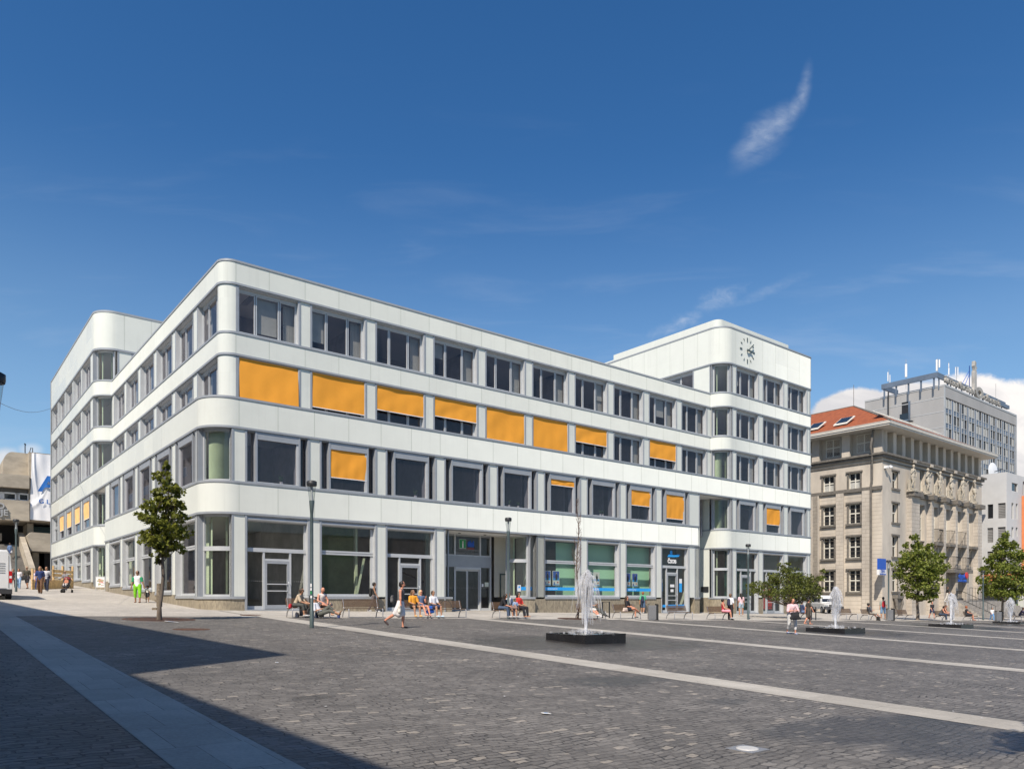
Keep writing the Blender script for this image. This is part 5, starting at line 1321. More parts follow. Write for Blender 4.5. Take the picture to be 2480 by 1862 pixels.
# concrete wing across the street, outside the frame, mirrored in the street windows
wg=empty('concrete_wing',(*xyof(-34,45),4.0),ROT,'concrete wing of terraces along the far side of the street, left of the frame','building')
b=MB(); b.box(-12,0,0,150,0,31,0)
for z in (3,9,15,21,27): b.box(-1,1.4,0,150,z,z+2.4,0)
b.build('wall',M['cr'],wg)
for i in range(17):
    for j in range(5):
        y=4+i*8.5; z=5.9+j*6; s_=MB(); s_.box(.0,.12,y-2.6,y+2.6,z,z+2.4,0); s_.box(.12,.15,y-2.3,y-.1,z+.2,z+2.2,1); s_.box(.12,.15,y+.1,y+2.3,z+.2,z+2.2,1); s_.build('window',[M['white'],M['dglass']],wg)
# ---- houses behind and beside the camera (they cast the foreground shade and fill the window reflections)
def off_house(name,lbl,cx,cy,rot,w,dp,h,col,roofc,nw=8,ns=4):
    e_=empty(name,(cx,cy,gr(cx,cy)-.5),rot,lbl,'building'); b=MB(); b.box(0,w,0,dp,0,h,0); b.build('wall',col,e_)
    b=MB(); b.box(-.3,w+.3,-.3,dp+.3,h,h+.4,0); b.build('roof',roofc,e_)
    for i in range(nw):
        for j in range(ns):
            x=w*(i+.5)/nw; z=1.6+j*(h-1)/ns; o=MB(); o.box(x-.8,x+.8,-.06,-.0,z,z+1.8,0); o.box(x-.65,x+.65,-.08,-.06,z+.15,z+1.65,1); o.build('window',[M['wframe'],M['dglass']],e_)
    return e_
# shade caster: edge found from the photographed shadow outline
P1=at(687.6,1584.8); P2=at(321,1633.6); P3=at(875,1862); Q=at(447.6,1538)
k=1/math.tan(SUN_EL); n_=math.hypot(SDX,SDY); dxs,dys=-SDX/n_*k,-SDY/n_*k
h1=12.0; base_=Vector((P2.x-h1*dxs,P2.y-h1*dys,0)); h2=h1+math.hypot(P1.x-P2.x,P1.y-P2.y)/k
eA=(Q-P1); eA.z=0; eA.normalize(); eB=(P2-P3); eB.z=0; eB.normalize()
gB=gr(base_.x,base_.y); zz=P2.z
def shade(nm,lbl,org,dr,L,h,thk):
    e_=empty(nm,(org.x,org.y,0),math.atan2(dr.y,dr.x),lbl,'building')
    b=MB(); b.box(0,L,0,thk,-2,zz+h,0); b.build('wall',M['stone'],e_)
    for i in range(int(L/3.5)):
        for j in range(4):
            x=1.7+i*3.5; z=gB+1.2+j*3.3;
            if z+2.4>zz+h: continue
            s_=MB(); s_.box(x-.7,x+.7,-.08,-.0,z,z+1.8,0); s_.box(x-.6,x+.6,-.10,-.08,z+.1,z+1.7,1); s_.build('window',[M['wframe'],M['dglass']],e_)
    return e_
shade('corner_house','taller beige house left of the viewpoint whose shade lies across the street',base_,eA,40,h2,9)
shade('terraced_house','lower beige house behind the viewpoint whose shade lies over the cobbles',base_-eB*22,eB,21.98,h1,9)
off_house('opposite_house','long beige house behind the viewpoint across the square',2,-42,.45,50,12,15,M['stone'],M['roofgrey'],12,4)
off_house('opposite_house','far ochre house behind the viewpoint facing the square',52,-20,.75,45,12,14,M['stone2'],M['roofgrey'],10,4)
# ------------------------------------------------------------------ street furniture
def hh(px,py_top,p): return EYE+(HY-py_top)/FOC*p.y-p.z      # height above the foot point
def street_lamp(px,pyb,pyt,lbl,first=[None]):
    p=at(px,pyb); H=hh(px,pyt,p)
    if first[0] is None:
        e=empty('street_lamp',p,0,lbl,'street lamp','street lamps of the square')
        b=MB(); b.lathe([(.075,0),(.075,.6),(.062,.62),(.055,3.95),(.062,4.0),(.09,4.36),(.085,4.40)],14,mi=0); b.build('post',M['lamp'],e)
        b=MB(); b.lathe([(.085,4.38),(.15,4.93)],16,cap=False); b.build('lamp_glass',glass('lamp glass',(.85,.87,.86),.6,.1),e)
        b=MB(); b.lathe([(.07,4.38),(.03,4.62),(.05,4.93)],12); b.build('reflector',M['alu'],e)
        b=MB(); b.lathe([(.165,4.90),(.175,4.95),(.175,5.05),(.12,5.08)],18); b.build('lamp_cap',M['dark'],e)
        first[0]=e; kids(e)
    else:
        e=copytree(first[0]); e.location=p; e['label']=lbl
    s=H/5.08; e.scale=(1,1,s); 
    return e,p
LAMPS=[(755,1521,1164,'grey-green lamp post standing on the pale strip beside the leftmost bench, plastered with small stickers'),
(1231,1498,1253,'lamp post in front of the seated family left of the nearest fountain'),
(1812,1499.5,1317,'lamp post between the seated woman in red and the broad low tree'),
(2152,1501,1356,'lamp post right beside the rubbish bin and the man with the red backpack'),
(2381,1501,1381,'lamp post against the leaves of the rightmost tree'),
(2007,1466,1368,'distant lamp post above the white off-road car'),
(39,1433,1257,'lamp post in the side street next to the white van'),
(-16,1621,901,'nearest lamp post, cut by the left edge of the photo')]
lm=[street_lamp(*a) for a in LAMPS]
p=lm[0][1]
b=MB()
for z,h,w,mi in ((1.42,.12,.05,0),(1.30,.09,.05,0),(1.18,.1,.05,1),(1.04,.08,.06,0)): b.box(p.x-.03,p.x-.03+w,p.y-.072,p.y-.064,p.z+z,p.z+z+h,mi)
s_=b.build('sticker',[M['paper'],M['green']],None); s_.parent=lm[0][0]; s_.location=-p; s_.location=(-p.x,-p.y,-p.z)

# rubbish bins
M['perf']=pm('perforated steel',(.30,.30,.30),.45,.5,.05,3)
def bin_(px,pyb,lbl,first=[None]):
    p=at(px,pyb)
    if first[0] is None:
        e=empty('rubbish_bin',p,0,lbl,'rubbish bin','rubbish bins of the square')
        b=MB(); b.box(-.25,.19,-.17,.17,.04,.86,0)
        for i in range(8):
            for j in range(13):
                x=-.22+i*.052+(.026 if j%2 else 0); z=.1+j*.057
                b.poly([(x+.011*math.cos(t*1.047),-.173,z+.011*math.sin(t*1.047)) for t in range(6)],1)
        b.build('basket',[M['perf'],M['dark']],e)
        b=MB(); b.box(.19,.22,-.18,.18,0,.93,0); b.box(.28,.32,-.18,.18,0,.93,0); b.box(.22,.28,-.15,.15,.1,.8,0); b.build('stand',M['dark'],e)
        b=MB(); P=[]
        for i in range(9): t=math.pi*i/8; P.append([(-.27+.52*(1-math.cos(t))/2*1.0,y,.88+.10*math.sin(t)) for y in (-.19,.19)])
        b.grid(P,0,True); b.build('lid',M['dark'],e); first[0]=e; kids(e)
    else: e=copytree(first[0]); e.location=p; e['label']=lbl
    e.rotation_euler=(0,0,0)
bin_(741,1493.5,'grey perforated bin between the beige-shirted man and the lamp post')
bin_(1580,1501,'grey perforated bin standing between two benches in front of the blue bank door')
bin_(2155,1502,'grey bin at the foot of the lamp post beside the man with the red backpack')
bin_(2418,1504,'pale bin near the right edge beside the man in a white shirt and blue trousers')
# bicycle stands
def stand(px0,px1,pyb,pyt,lbl,first=[None]):
    p=at((px0+px1)/2,pyb); w=(px1-px0)/FOC*p.y; h=hh(px0,pyt,p)
    b=MB(); b.tube([(-w/2,0,0),(-w/2,0,h),(w/2,0,h),(w/2,0,0)],.045,4,sm=False); o=b.build('bicycle_stand',M['dark'],None,p); tag(o,lbl,'bicycle stand','dark hoop bicycle stands'); o.rotation_euler=(0,0,.1)
stand(1459,1476,1496,1457,'dark steel hoop beside the man leaning back behind the nearest fountain')
stand(1965,1976,1501,1469,'dark steel hoop between the woman in the dark dress and the second fountain')
# benches
def bench(px,lbl,pyb=1495.5,first=[None],du=0):
    p=at(px,pyb)
    if first[0] is None:
        e=empty('park_bench',p,ROT,lbl,'bench','park benches along the pale pavement')
        b=MB()
        for i in range(7): b.box(-.93,.93,-.22+i*.062,-.22+i*.062+.045,.42,.45,0)
        b.build('seat',M['wood'],e)
        b=MB()
        for i in range(7): y=.235+i*.017; b.box(-.93,.93,y,y+.022,.50+i*.052,.50+i*.052+.042,0)
        b.build('backrest',M['wood'],e)
        for x in (-.86,.86):
            b=MB(); b.tube([(x,.36,.86),(x,.24,.47),(x,.20,.41),(x,-.26,.41),(x,-.28,.38),(x,-.27,0)],.022,6,sq=1)
            b.build('frame',M['chrome'],e)
            b=MB(); b.tube([(x,.10,.40),(x,.24,.33),(x,.33,.2),(x,.38,.02),(x,.42,.01)],[.035,.032,.028,.024,.024],6); b.build('leg',M['chrome'],e)
        first[0]=e; kids(e)
    else: e=copytree(first[0]); e.location=p; e['label']=lbl
    return e,p
BN=[(748,'bench of the bald man and the beige-shirted man, behind the leftmost bin',1495),
(880,'empty wooden bench left of the striding woman with the white skirt',1495.5),
(1010,'bench on which the girl in orange and the blonde woman sit',1495.5),
(1087,'bench just right of the blonde woman, with a racket bag leaning on it',1495.5),
(1234,'bench of the family around the red-shirted woman',1497),
(1432,'bench hidden behind the water of the nearest fountain',1498),
(1519,'bench of the woman in black with crossed legs and sunglasses',1498),
(1647,'empty bench right of the bin, in front of the blue bank door',1499),
(1743,'bench of the woman in a red top with pink skirt',1500),
(1935,'bench under the broad low tree, mostly hidden by walkers',1500),
(2055,'empty bench just right of the second fountain jet',1500.5),
(2108,'bench of the man sitting with bare knees left of the backpacker',1501),
(2192,'empty bench between the bin and the round tree trunk',1501),
(2283,'bench of the two women with dark hair before the stone steps',1503),
(2352,'bench of the red-haired woman before the stone steps',1503),
(2458,'bench beside the rightmost fountain at the edge of the photo',1502)]
BP=[bench(*a) for a in BN]
# tree grates and ground lights
def flat(name,px,py,ru,rv,m,lbl,cat,grp,ring=0,sq=False,dz=.02,rot=ROT,m2=None):
    p=at(px,py); b=MB(); n=28 if not sq else 4
    P=[]
    for k in range(n):
        t=2*math.pi*k/n+(math.pi/4 if sq else 0); x,y=ru*math.cos(t),rv*math.sin(t); X=x*math.cos(rot)-y*math.sin(rot); Y=x*math.sin(rot)+y*math.cos(rot)
        P.append((X,Y,gr(p.x+X,p.y+Y)-p.z+dz))
    b.poly(P,0)
    for q,s_ in zip(P,P[1:]+P[:1]): b.poly([q,s_,(s_[0],s_[1],s_[2]-.015),(q[0],q[1],q[2]-.015)],0)
    if m2:
        for f in (.25,.42,.58,.74,.9):
            for k in range(0,n): 
                a0,a1=P[k],P[(k+1)%n]; b.poly([(a0[0]*f,a0[1]*f,a0[2]*f+dz*(1-f)+.002),(a1[0]*f,a1[1]*f,a1[2]*f+dz*(1-f)+.002),(a1[0]*(f-.04),a1[1]*(f-.04),a1[2]*(f-.04)+dz*(1-f+.04)+.002),(a0[0]*(f-.04),a0[1]*(f-.04),a0[2]*(f-.04)+dz*(1-f+.04)+.002)],1)
    o=b.build(name,[m,m2 or m],None,p); tag(o,lbl,cat,grp); return o
flat('tree_grate',386,1500,1.25,1.25,M['grate'],'round rusty iron grate around the slim leafy tree on the left','grate','rusty grates',m2=M['black'])
flat('tree_grate',1398,1498.5,1.1,1.1,M['grate'],'round rusty iron grate under the bare sapling','grate','rusty grates',m2=M['black'])
flat('manhole_cover',464,1524.5,.55,.45,M['grate'],'small rusty cover in the cobbles right below the leafy tree','cover','rusty covers')
flat('manhole_cover',607,1489.5,.45,.4,M['grate'],'small rusty cover in the pale pavement near the glass door','cover','rusty covers')
p=at(1810,1817)
e=empty('ground_light',p,ROT,'round white light set flush in the cobbles at the lower right','ground light')
b=MB(); b.box(-.17,.17,-.17,.17,.0,.024,0); b.build('plate',M['chrome'],e)
b=MB(); b.lathe([(.12,.024),(.12,.030),(.10,.034)],28,mi=0); b.build('lens',pm('frosted lens',(.5,.5,.49),.4),e)
for px,py,w,lbl in ((1322,1731.5,.055,'white paper scrap with a pale blue print on the cobbles in front of the camera'),(415,1506.5,.22,'pale slip of paper on the cobbles below the leafy tree'),(670,1607,.03,'tiny white litter scrap left of centre on the cobbles')):
    p=at(px,py); b=MB(); b.box(-w,w,-w*.7,w*.7,.026,.034,0); b.box(-w*.5,w*.4,-w*.3,w*.3,.034,.035,1); o=b.build('litter',[M['paper'],M['blue']],None,p); o.rotation_euler=(0,.12,.5); tag(o,lbl,'litter')
# litter specks nobody could count
rr=random.Random(11); b=MB()
for i in range(420):
    u,v=rr.uniform(-7,45),rr.uniform(-34,-8)
    if i<170: u,v=rr.gauss(0,2.2),rr.gauss(-17,2.6)
    if u<-7.5: continue
    x,y=xyof(u,v); z=gr(x,y)+.028; s=rr.uniform(.008,.028); a=rr.uniform(0,6)
    b.poly([(x+s*math.cos(a+k*1.57+rr.uniform(-.3,.3)),y+s*math.sin(a+k*1.57),z+rr.uniform(0,.004)) for k in range(4)],rr.choice((0,0,1)))
tag(b.build('litter_specks',[M['paper'],M['seam']]),kind='stuff')
# ------------------------------------------------------------------ fountains
def water(name,dens,col=(.97,.98,1.0)):
    m=bpy.data.materials.new(name); m.use_nodes=True; nt=m.node_tree; nt.nodes.clear()
    tr=N(nt,'ShaderNodeBsdfTransparent'); df=N(nt,'ShaderNodeBsdfDiffuse'); df.inputs[0].default_value=(*col,1); tl=N(nt,'ShaderNodeBsdfTranslucent'); tl.inputs[0].default_value=(*col,1)
    ad=N(nt,'ShaderNodeMixShader'); ad.inputs[0].default_value=.45; nt.links.new(df.outputs[0],ad.inputs[1]); nt.links.new(tl.outputs[0],ad.inputs[2])
    t=N(nt,'ShaderNodeTexCoord'); mp=N(nt,'ShaderNodeMapping'); mp.inputs['Scale'].default_value=(9,9,1.6); nt.links.new(t.outputs['Object'],mp.inputs[0])
    n=N(nt,'ShaderNodeTexNoise'); n.inputs['Scale'].default_value=2.2; n.inputs['Detail'].default_value=5; nt.links.new(mp.outputs[0],n.inputs['Vector'])
    mx=N(nt,'ShaderNodeMixShader'); nt.links.new(mth(nt,'MULTIPLY',ramp(nt,n.outputs['Fac'],.25,.75),dens,clamp=True),mx.inputs[0]); nt.links.new(tr.outputs[0],mx.inputs[1]); nt.links.new(ad.outputs[0],mx.inputs[2])
    o=N(nt,'ShaderNodeOutputMaterial'); nt.links.new(mx.outputs[0],o.inputs[0]); return m
M['wcore']=water('solid jet water',2.2); M['wveil']=water('falling spray',.32); M['wmist']=water('fine mist',.28)
M['basin']=pm('black granite basin',(.018,.018,.02),.25,0,.3,2)
M['pool']=pm('dark basin water',(.02,.022,.022),.06,0,spec=.7)
def fountain(px,pyb,side,rim,pytop,lbl,k,lean=.0,two=False):
    p=at(px,pyb); e=empty('fountain',p,ROT,lbl,'fountain','square fountains in a row')
    # corner nearest the viewer sits at the origin; the basin runs back from it
    b=MB(); s=side; zf=rim
    dz=lambda x,y:gr(*(p.x+x*CU-y*SU,p.y+x*SU+y*CU))-p.z
    b.box(0,s,0,.10,-.5,zf,0); b.box(0,s,s-.10,s,-.5,zf,0); b.box(0,.10,.10,s-.10,-.5,zf,0); b.box(s-.10,s,.10,s-.10,-.5,zf,0); b.build('basin',M['basin'],e)
    b=MB(); P=[[(.1+(s-.2)*i/12,.1+(s-.2)*j/12,zf-.03+.006*math.sin(i*2.3+j*1.7)) for j in range(13)] for i in range(13)]; b.grid(P); b.build('water_surface',M['pool'],e)
    c=(s/2,s/2); H=EYE+(HY-pytop)/FOC*(p.y+s*.7)-p.z
    zw=zf-.03; h=H-zw; rr=random.Random(k)
    b=MB(); n=16
    b.tube([(c[0]+lean*.06*(t/n),c[1],zw+h*.86*t/n) for t in range(n+1)],[.05+.06*(t/n)**2+.006*math.sin(t*2.1) for t in range(n+1)],10)
    b.build('water_jet',M['wcore'],e)
    b=MB()   # tumbling head
    for i in range(170):
        a=rr.uniform(0,6.28); r=abs(rr.gauss(0,.085))*h/1.6; zz_=zw+h*(1-min(1,(r/.28))**2*.35)-rr.uniform(0,.16)*h
        b.ell((c[0]+r*math.cos(a)+lean*.1,c[1]+r*math.sin(a),zz_),(rr.uniform(.03,.07),rr.uniform(.03,.07),rr.uniform(.04,.10)),6)
    tag(b.build('jet_head',M['wveil'],e),kind='stuff')
    b=MB()
    for i in range(420):
        a=rr.uniform(0,6.28); R_=(abs(rr.gauss(.085,.045)) if rr.random()<.9 else rr.uniform(.2,.42))*h/1.6+.015; top=zw+h*rr.uniform(.80,.99); st_=rr.uniform(.03,.10); en=rr.uniform(.25,.9)
        if two: a=rr.gauss(5.6,.35)
        pts=[];m_=7
        for t in range(m_+1):
            q=t/m_*en; r=st_*.4+R_*q**.42; z=top-(top-zw)*q**1.7
            pts.append((c[0]+lean*.08+r*math.cos(a),c[1]+r*math.sin(a),max(z,zw)))
        w=rr.uniform(.008,.030)
        b.tube(pts,[w*.8*(.5+1.2*math.sin(math.pi*min(1,(t+.5)/m_))) for t in range(m_+1)],4,cap=False)
    tag(b.build('falling_water',M['wveil'],e),kind='stuff')
    b=MB()
    for i in range(90):
        a=rr.uniform(0,6.28); r=abs(rr.gauss(0,.24))*s; z=zf+rr.uniform(-.02,.14)*(1-min(1,r/s*2))
        q_=rr.uniform(.02,.07); b.ell((c[0]+r*math.cos(a),c[1]+r*math.sin(a),z),(q_,q_,q_*rr.uniform(.5,1.3)),6)
    tag(b.build('splash',M['wmist'],e),kind='stuff')
fountain(1417,1560.5,1.80,.29,1382,'nearest fountain, a black square basin with a tall white jet, left of centre row',1,.8)
fountain(2046,1535,1.95,.25,1421,'second fountain in front of the bank building corner, jet with a wide veil',2,.3)
fountain(2328,1521.5,1.95,.24,1436,'third fountain before the stone steps, jet splitting to the right',3,.2,True)
fountain(2470,1512,1.95,.20,1448,'rightmost fountain, cut by the right edge of the photo',4,.2)

# ------------------------------------------------------------------ trees
def leafm(name,c1,c2,c3):
    m=bpy.data.materials.new(name); m.use_nodes=True; nt=m.node_tree; b=nt.nodes['Principled BSDF']; b.inputs['Roughness'].default_value=.5; b.inputs['Specular IOR Level'].default_value=.35
    g=N(nt,'ShaderNodeNewGeometry'); cr=N(nt,'ShaderNodeValToRGB'); cr.color_ramp.elements[0].color=(*c1,1); cr.color_ramp.elements[1].color=(*c3,1); cr.color_ramp.elements.new(.5).color=(*c2,1)
    nt.links.new(g.outputs['Random Per Island'],cr.inputs[0]); nt.links.new(cr.outputs[0],b.inputs['Base Color'])
    tl=N(nt,'ShaderNodeBsdfTranslucent'); nt.links.new(cr.outputs[0],tl.inputs[0]); mx=N(nt,'ShaderNodeMixShader'); mx.inputs[0].default_value=.38
    o=nt.nodes['Material Output']; nt.links.new(b.outputs[0],mx.inputs[1]); nt.links.new(tl.outputs[0],mx.inputs[2]); nt.links.new(mx.outputs[0],o.inputs[0]); return m
M['leaf1']=leafm('olive green leaves',(.11,.125,.018),(.19,.205,.03),(.30,.31,.055))
M['leaf2']=leafm('dark green leaves',(.065,.085,.018),(.12,.145,.028),(.20,.215,.045))
M['leaf3']=leafm('mid green leaves',(.10,.135,.022),(.175,.215,.035),(.29,.31,.065))
M['bark']=pm('grey bark',(.20,.165,.13),.9,0,.45,6,.6,25,col2=(.09,.07,.055),stretch=(1,1,.3))
def leaf(b,c,s,rr,droop=0,shape=0):
    a=rr.uniform(0,6.28); t=rr.uniform(-.9,.9); d=Vector((math.cos(a)*math.cos(t),math.sin(a)*math.cos(t),math.sin(t)-droop)).normalized()
    q=Vector((rr.gauss(0,1),rr.gauss(0,1),rr.gauss(0,1))); w=d.cross(q).normalized(); n=d.cross(w)
    c=Vector(c)
    if shape==0: b.poly([c-d*s*.5,c+w*s*.45-d*s*.1+n*s*.08,c+w*s*.35+d*s*.45,c+d*s*.25+n*s*.05,c-w*s*.35+d*s*.45,c-w*s*.45-d*s*.1+n*s*.08],0)
    else: b.poly([c-d*s*.5,c+w*s*.28+n*s*.05,c+d*s*.6,c-w*s*.28+n*s*.05],0)
def tree(name,p,lbl,cat,H,trunk_r,clumps,nleaf,ls,lm,seed,grp=None,th=None,shape=0,droop=0,lean=(0,0)):
    # clumps: (x,y,z,rx,ry,rz,weight) relative to the foot
    rr=random.Random(seed); e=empty(name,p,0,lbl,cat,grp)
    th=th or H*.9; b=MB(); n=9
    P=[(lean[0]*t/n+.03*math.sin(t*1.9+seed)*min(1,t),lean[1]*t/n+.03*math.cos(t*2.3)*min(1,t),-.1+(th+.1)*t/n) for t in range(n+1)]
    b.tube(P,[trunk_r*(1.25 if t==0 else 1)*(1-.82*t/n) for t in range(n+1)],9)
    def tp(z): k=max(0,min(n-.001,(z+.1)/(th+.1)*n)); i=int(k); f=k-i; return Vector(P[i]).lerp(Vector(P[i+1]),f),trunk_r*(1-.82*k/n)
    o=b.build('trunk',M['bark'],e); bb=MB()
    for c in clumps:
        d=math.hypot(c[0],c[1]); z0=max(min(c[2]-d*.55-.1,th*.97),H*.22); s,r=tp(z0); en=Vector(c[:3]); m_=s.lerp(en,.5)+Vector((rr.gauss(0,.05),rr.gauss(0,.05),-.06*d))
        bb.tube([s,m_,en],[r*.5,r*.3,.012],5,cap=False)
        for k in range(4): q=en+Vector((rr.uniform(-1,1)*c[3],rr.uniform(-1,1)*c[4],rr.uniform(-1,1)*c[5]))*.8; bb.tube([m_.lerp(en,.5),m_.lerp(q,.7)+Vector((0,0,.05)),q],[.015,.01,.005],4,cap=False)
    bb.build('branches',M['bark'],e)
    b=MB(); W=sum(c[6] for c in clumps)
    for c in clumps:
        m_=int(nleaf*c[6]/W); sub=[(Vector((rr.gauss(0,.55),rr.gauss(0,.55),rr.gauss(0,.5)))) for _ in range(max(4,int(m_/15)))]
        for i in range(m_):
            s=rr.choice(sub); v=s+Vector((rr.gauss(0,.26),rr.gauss(0,.26),rr.gauss(0,.24)))
            if v.length>1.35: v*=1.35/v.length
            leaf(b,(c[0]+v.x*c[3],c[1]+v.y*c[4],c[2]+v.z*c[5]),ls*rr.uniform(.6,1.25),rr,droop,shape)
    b.build('crown',lm,e); return e
def crown_from_px(p,blobs,dep=.9,H=0,kx=1.):
    out=[]
    for (px,py,rx,ry) in blobs:
        x=(px-HX)/FOC*p.y-p.x; z=EYE+(HY-py)/FOC*p.y-p.z; k=p.y/FOC
        n=3 if rx>18 else 2
        for j in range(n):
            yy=(j-(n-1)/2)*dep*rx*k*.9; out.append((x*kx+((j*37)%3-1)*rx*k*.12,yy,z,rx*k*.70*kx,rx*k*.62,ry*k*.92,rx*ry/n))
    return out
p=at(386,1501.5)
bl=[(408,1128,9,14),(402,1160,20,16),(378,1152,12,10),(415,1185,28,18),(385,1200,26,14),(398,1225,42,18),(430,1222,24,14),(372,1232,22,14),(345,1253,24,12),(440,1247,22,13),(395,1262,48,20),(366,1290,30,16),(430,1284,34,16),(398,1305,48,18),(380,1325,26,13),(425,1322,28,14),(398,1342,26,12),(386,1360,11,9)]
tree('leafy_tree',p,'slim young tree with an olive crown beside the street facade, in a rusty grate','tree',5.9,.085,crown_from_px(p,bl,kx=.86),4700,.12,M['leaf1'],3,'trees of the square',th=5.0,lean=(.35,0))
b=MB(); b.lathe([(.098,.5),(.105,.9),(.09,1.35)],10,(0,0,0)); 
for k in range(3): b.box(-.25+k*.1,-.08+k*.04,-.06,.0,.38+.3*k,.46+.3*k)
tk=b.build('trunk_wrap',pm('torn reed wrap',(.22,.18,.13),.95,0,.4,12),None); 
for o_ in bpy.data.objects:
    if o_.name=='leafy_tree': tk.parent=o_
# bare sapling behind the fountain
p=at(1399,1497); e=empty('bare_sapling',p,0,'bare leafless sapling standing behind the nearest fountain','tree','trees of the square'); Hs=hh(1399,1208,p); rr=random.Random(5)
b=MB(); P=[(.06*math.sin(t*.9),.0,Hs*t/12) for t in range(13)]; b.tube(P,[.06*(1-t/12.6)+.006 for t in range(13)],7); b.build('trunk',M['bark'],e)
b=MB()
for i in range(58):
    t=rr.uniform(.26,.97); s=Vector((.06*math.sin(t*12*.9),0,Hs*t)); a=rr.uniform(0,6.28); L=.75*(1-t)**.55*rr.uniform(.5,1.2)+.12
    d=Vector((math.cos(a)*.55,math.sin(a)*.55,1)).normalized(); m_=s+d*L*.5+Vector((math.cos(a),math.sin(a),0))*.1*L; en=m_+Vector((d.x*.3,d.y*.3,1)).normalized()*L*.6
    b.tube([s,m_,en],[.013,.009,.004],4,cap=False)
    for k in range(3): q=m_.lerp(en,rr.random()); b.tube([q,q+Vector((rr.uniform(-.2,.2),rr.uniform(-.2,.2),rr.uniform(.1,.3)))*L],[.006,.003],3,cap=False)
b.build('branches',pm('reddish twigs',(.16,.10,.08),.8),e)
p=at(1910,1497)
bl=[(1830,1432,28,10),(1850,1415,28,10),(1822,1418,18,8),(1870,1436,32,14),(1876,1400,26,14),(1905,1380,26,10),(1900,1366,16,6),(1915,1415,50,20),(1900,1440,46,13),(1945,1430,40,18),(1960,1408,30,12),(1985,1400,20,7),(1995,1382,14,4),(1970,1440,24,12),(1948,1452,20,9),(1925,1396,36,14),(1985,1424,14,10)]
tree('broad_tree',p,'low broad weeping tree with drooping dark leaves before the right end of the white building','tree',4.1,.13,crown_from_px(p,bl,1.0),7500,.17,M['leaf2'],4,'trees of the square',th=2.9,shape=1,droop=.8)
p=at(2222,1501)
bl=[(2217,1302,11,10),(2222,1322,16,12),(2196,1322,10,8),(2252,1325,12,10),(2212,1345,36,15),(2245,1345,26,15),(2278,1350,14,12),(2190,1362,24,14),(2225,1372,44,18),(2262,1375,30,16),(2182,1385,14,10),(2205,1395,34,14),(2245,1402,38,16),(2275,1385,14,10),(2222,1420,40,14),(2258,1430,22,12),(2212,1440,22,9),(2238,1447,26,9)]
tree('round_tree',p,'full round-crowned green tree in front of the beige building','tree',7,.13,crown_from_px(p,bl),8500,.19,M['leaf3'],6,'trees of the square',th=5.5)
p=at(2428,1501)
bl=[(2438,1295,9,12),(2432,1318,18,14),(2455,1322,14,12),(2412,1330,12,10),(2440,1345,32,16),(2405,1355,18,12),(2468,1350,20,14),(2425,1375,40,16),(2460,1380,28,16),(2392,1380,16,10),(2385,1405,16,9),(2415,1405,36,16),(2455,1410,34,16),(2485,1395,20,16),(2408,1432,28,13),(2440,1440,34,12),(2472,1432,22,12),(2395,1422,18,8)]
tree('maple_tree',p,'looser bright green tree at the right edge in front of the grey house','tree',8,.13,crown_from_px(p,bl),8500,.21,M['leaf3'],8,'trees of the square',th=6.0)
# tree outside the right edge that throws the leafy shade in the corner
S0=at(2470,1772); Hc=6.0; X0,Y0=S0.x-Hc*dxs,S0.y-Hc*dys; X0+=.25
g_=gr(X0,Y0); rr=random.Random(9)
cl=[(rr.uniform(-.9,.9),rr.uniform(-.8,.8),Hc-.2+rr.uniform(-.5,.7),.5,.5,.35,1) for _ in range(6)]
tree('street_tree',Vector((X0,Y0,g_)),'leafy tree just outside the right edge of the frame','tree',6.5,.12,cl,1500,.2,M['leaf3'],10,'trees of the square',th=5.6)
# ------------------------------------------------------------------ vehicles
def wheel(e,x,y,r,w,side):
    b=MB(); b.tube([(x,y-w/2,r),(x,y+w/2,r)],r,20); o=b.build('wheel',M['tyre'],e)
    b=MB(); b.tube([(x,y-w/2-.01,r),(x,y+w/2+.01,r)],r*.58,16); b.build('rim',M['chrome'],o)
def car_body(b,prof,wid,mi=0,inset=None):
    pass
# white off-road car: front towards the viewer's lower right
p=at(2003,1483); p=at(2000,1484)
e=empty('off_road_car',p,R(-94),'white off-road car with a black front bumper parked by the beige building','car')
def loft(b,secs,mi=0,sm=False):
    rings=[[ (x,y*w,z) for y,z in pr] for x,w,pr in secs]; b.grid(rings,mi,sm,True); b.poly(rings[0][::-1],mi); b.poly(rings[-1],mi)
sec=lambda zb,zt,w=1.: [(-.88,zb),(-.90,zb+.2),(-.88,zt-.1),(-.80,zt),(.80,zt),(.88,zt-.1),(.90,zb+.2),(.88,zb)]
b=MB(); loft(b,[(-2.3,.95,sec(.45,1.05)),(-2.2,1,sec(.42,1.10)),(1.0,1,sec(.42,1.12)),(1.1,1,sec(.42,1.10)),(2.1,.97,sec(.45,1.0)),(2.25,.93,sec(.5,.92))]); 
rf=[(-.80,1.1),(-.80,1.12),(-.70,1.70),(-.60,1.80),(.60,1.80),(.70,1.70),(.80,1.12),(.80,1.1)]
loft(b,[(-2.15,.97,rf),(-2.0,1,rf),(.35,1,rf),(.45,1,[(y,min(z,1.72)) for y,z in rf]),(1.05,1,[(y,min(z,1.13)) for y,z in rf])]); b.build('body',M['whitecar'],e)
b=MB(); b.poly([(1.04,-.70,1.16),(1.04,.70,1.16),(.50,.62,1.66),(.50,-.62,1.66)]); 
for s in (-1,1):
    b.poly([(.72,s*.815,1.18),(-.2,s*.815,1.18),(-.2,s*.735,1.66),(.40,s*.735,1.66)]); b.poly([(-.3,s*.815,1.18),(-1.9,s*.815,1.18),(-1.9,s*.735,1.66),(-.3,s*.735,1.66)])
b.build('windscreen',M['carglass'],e)
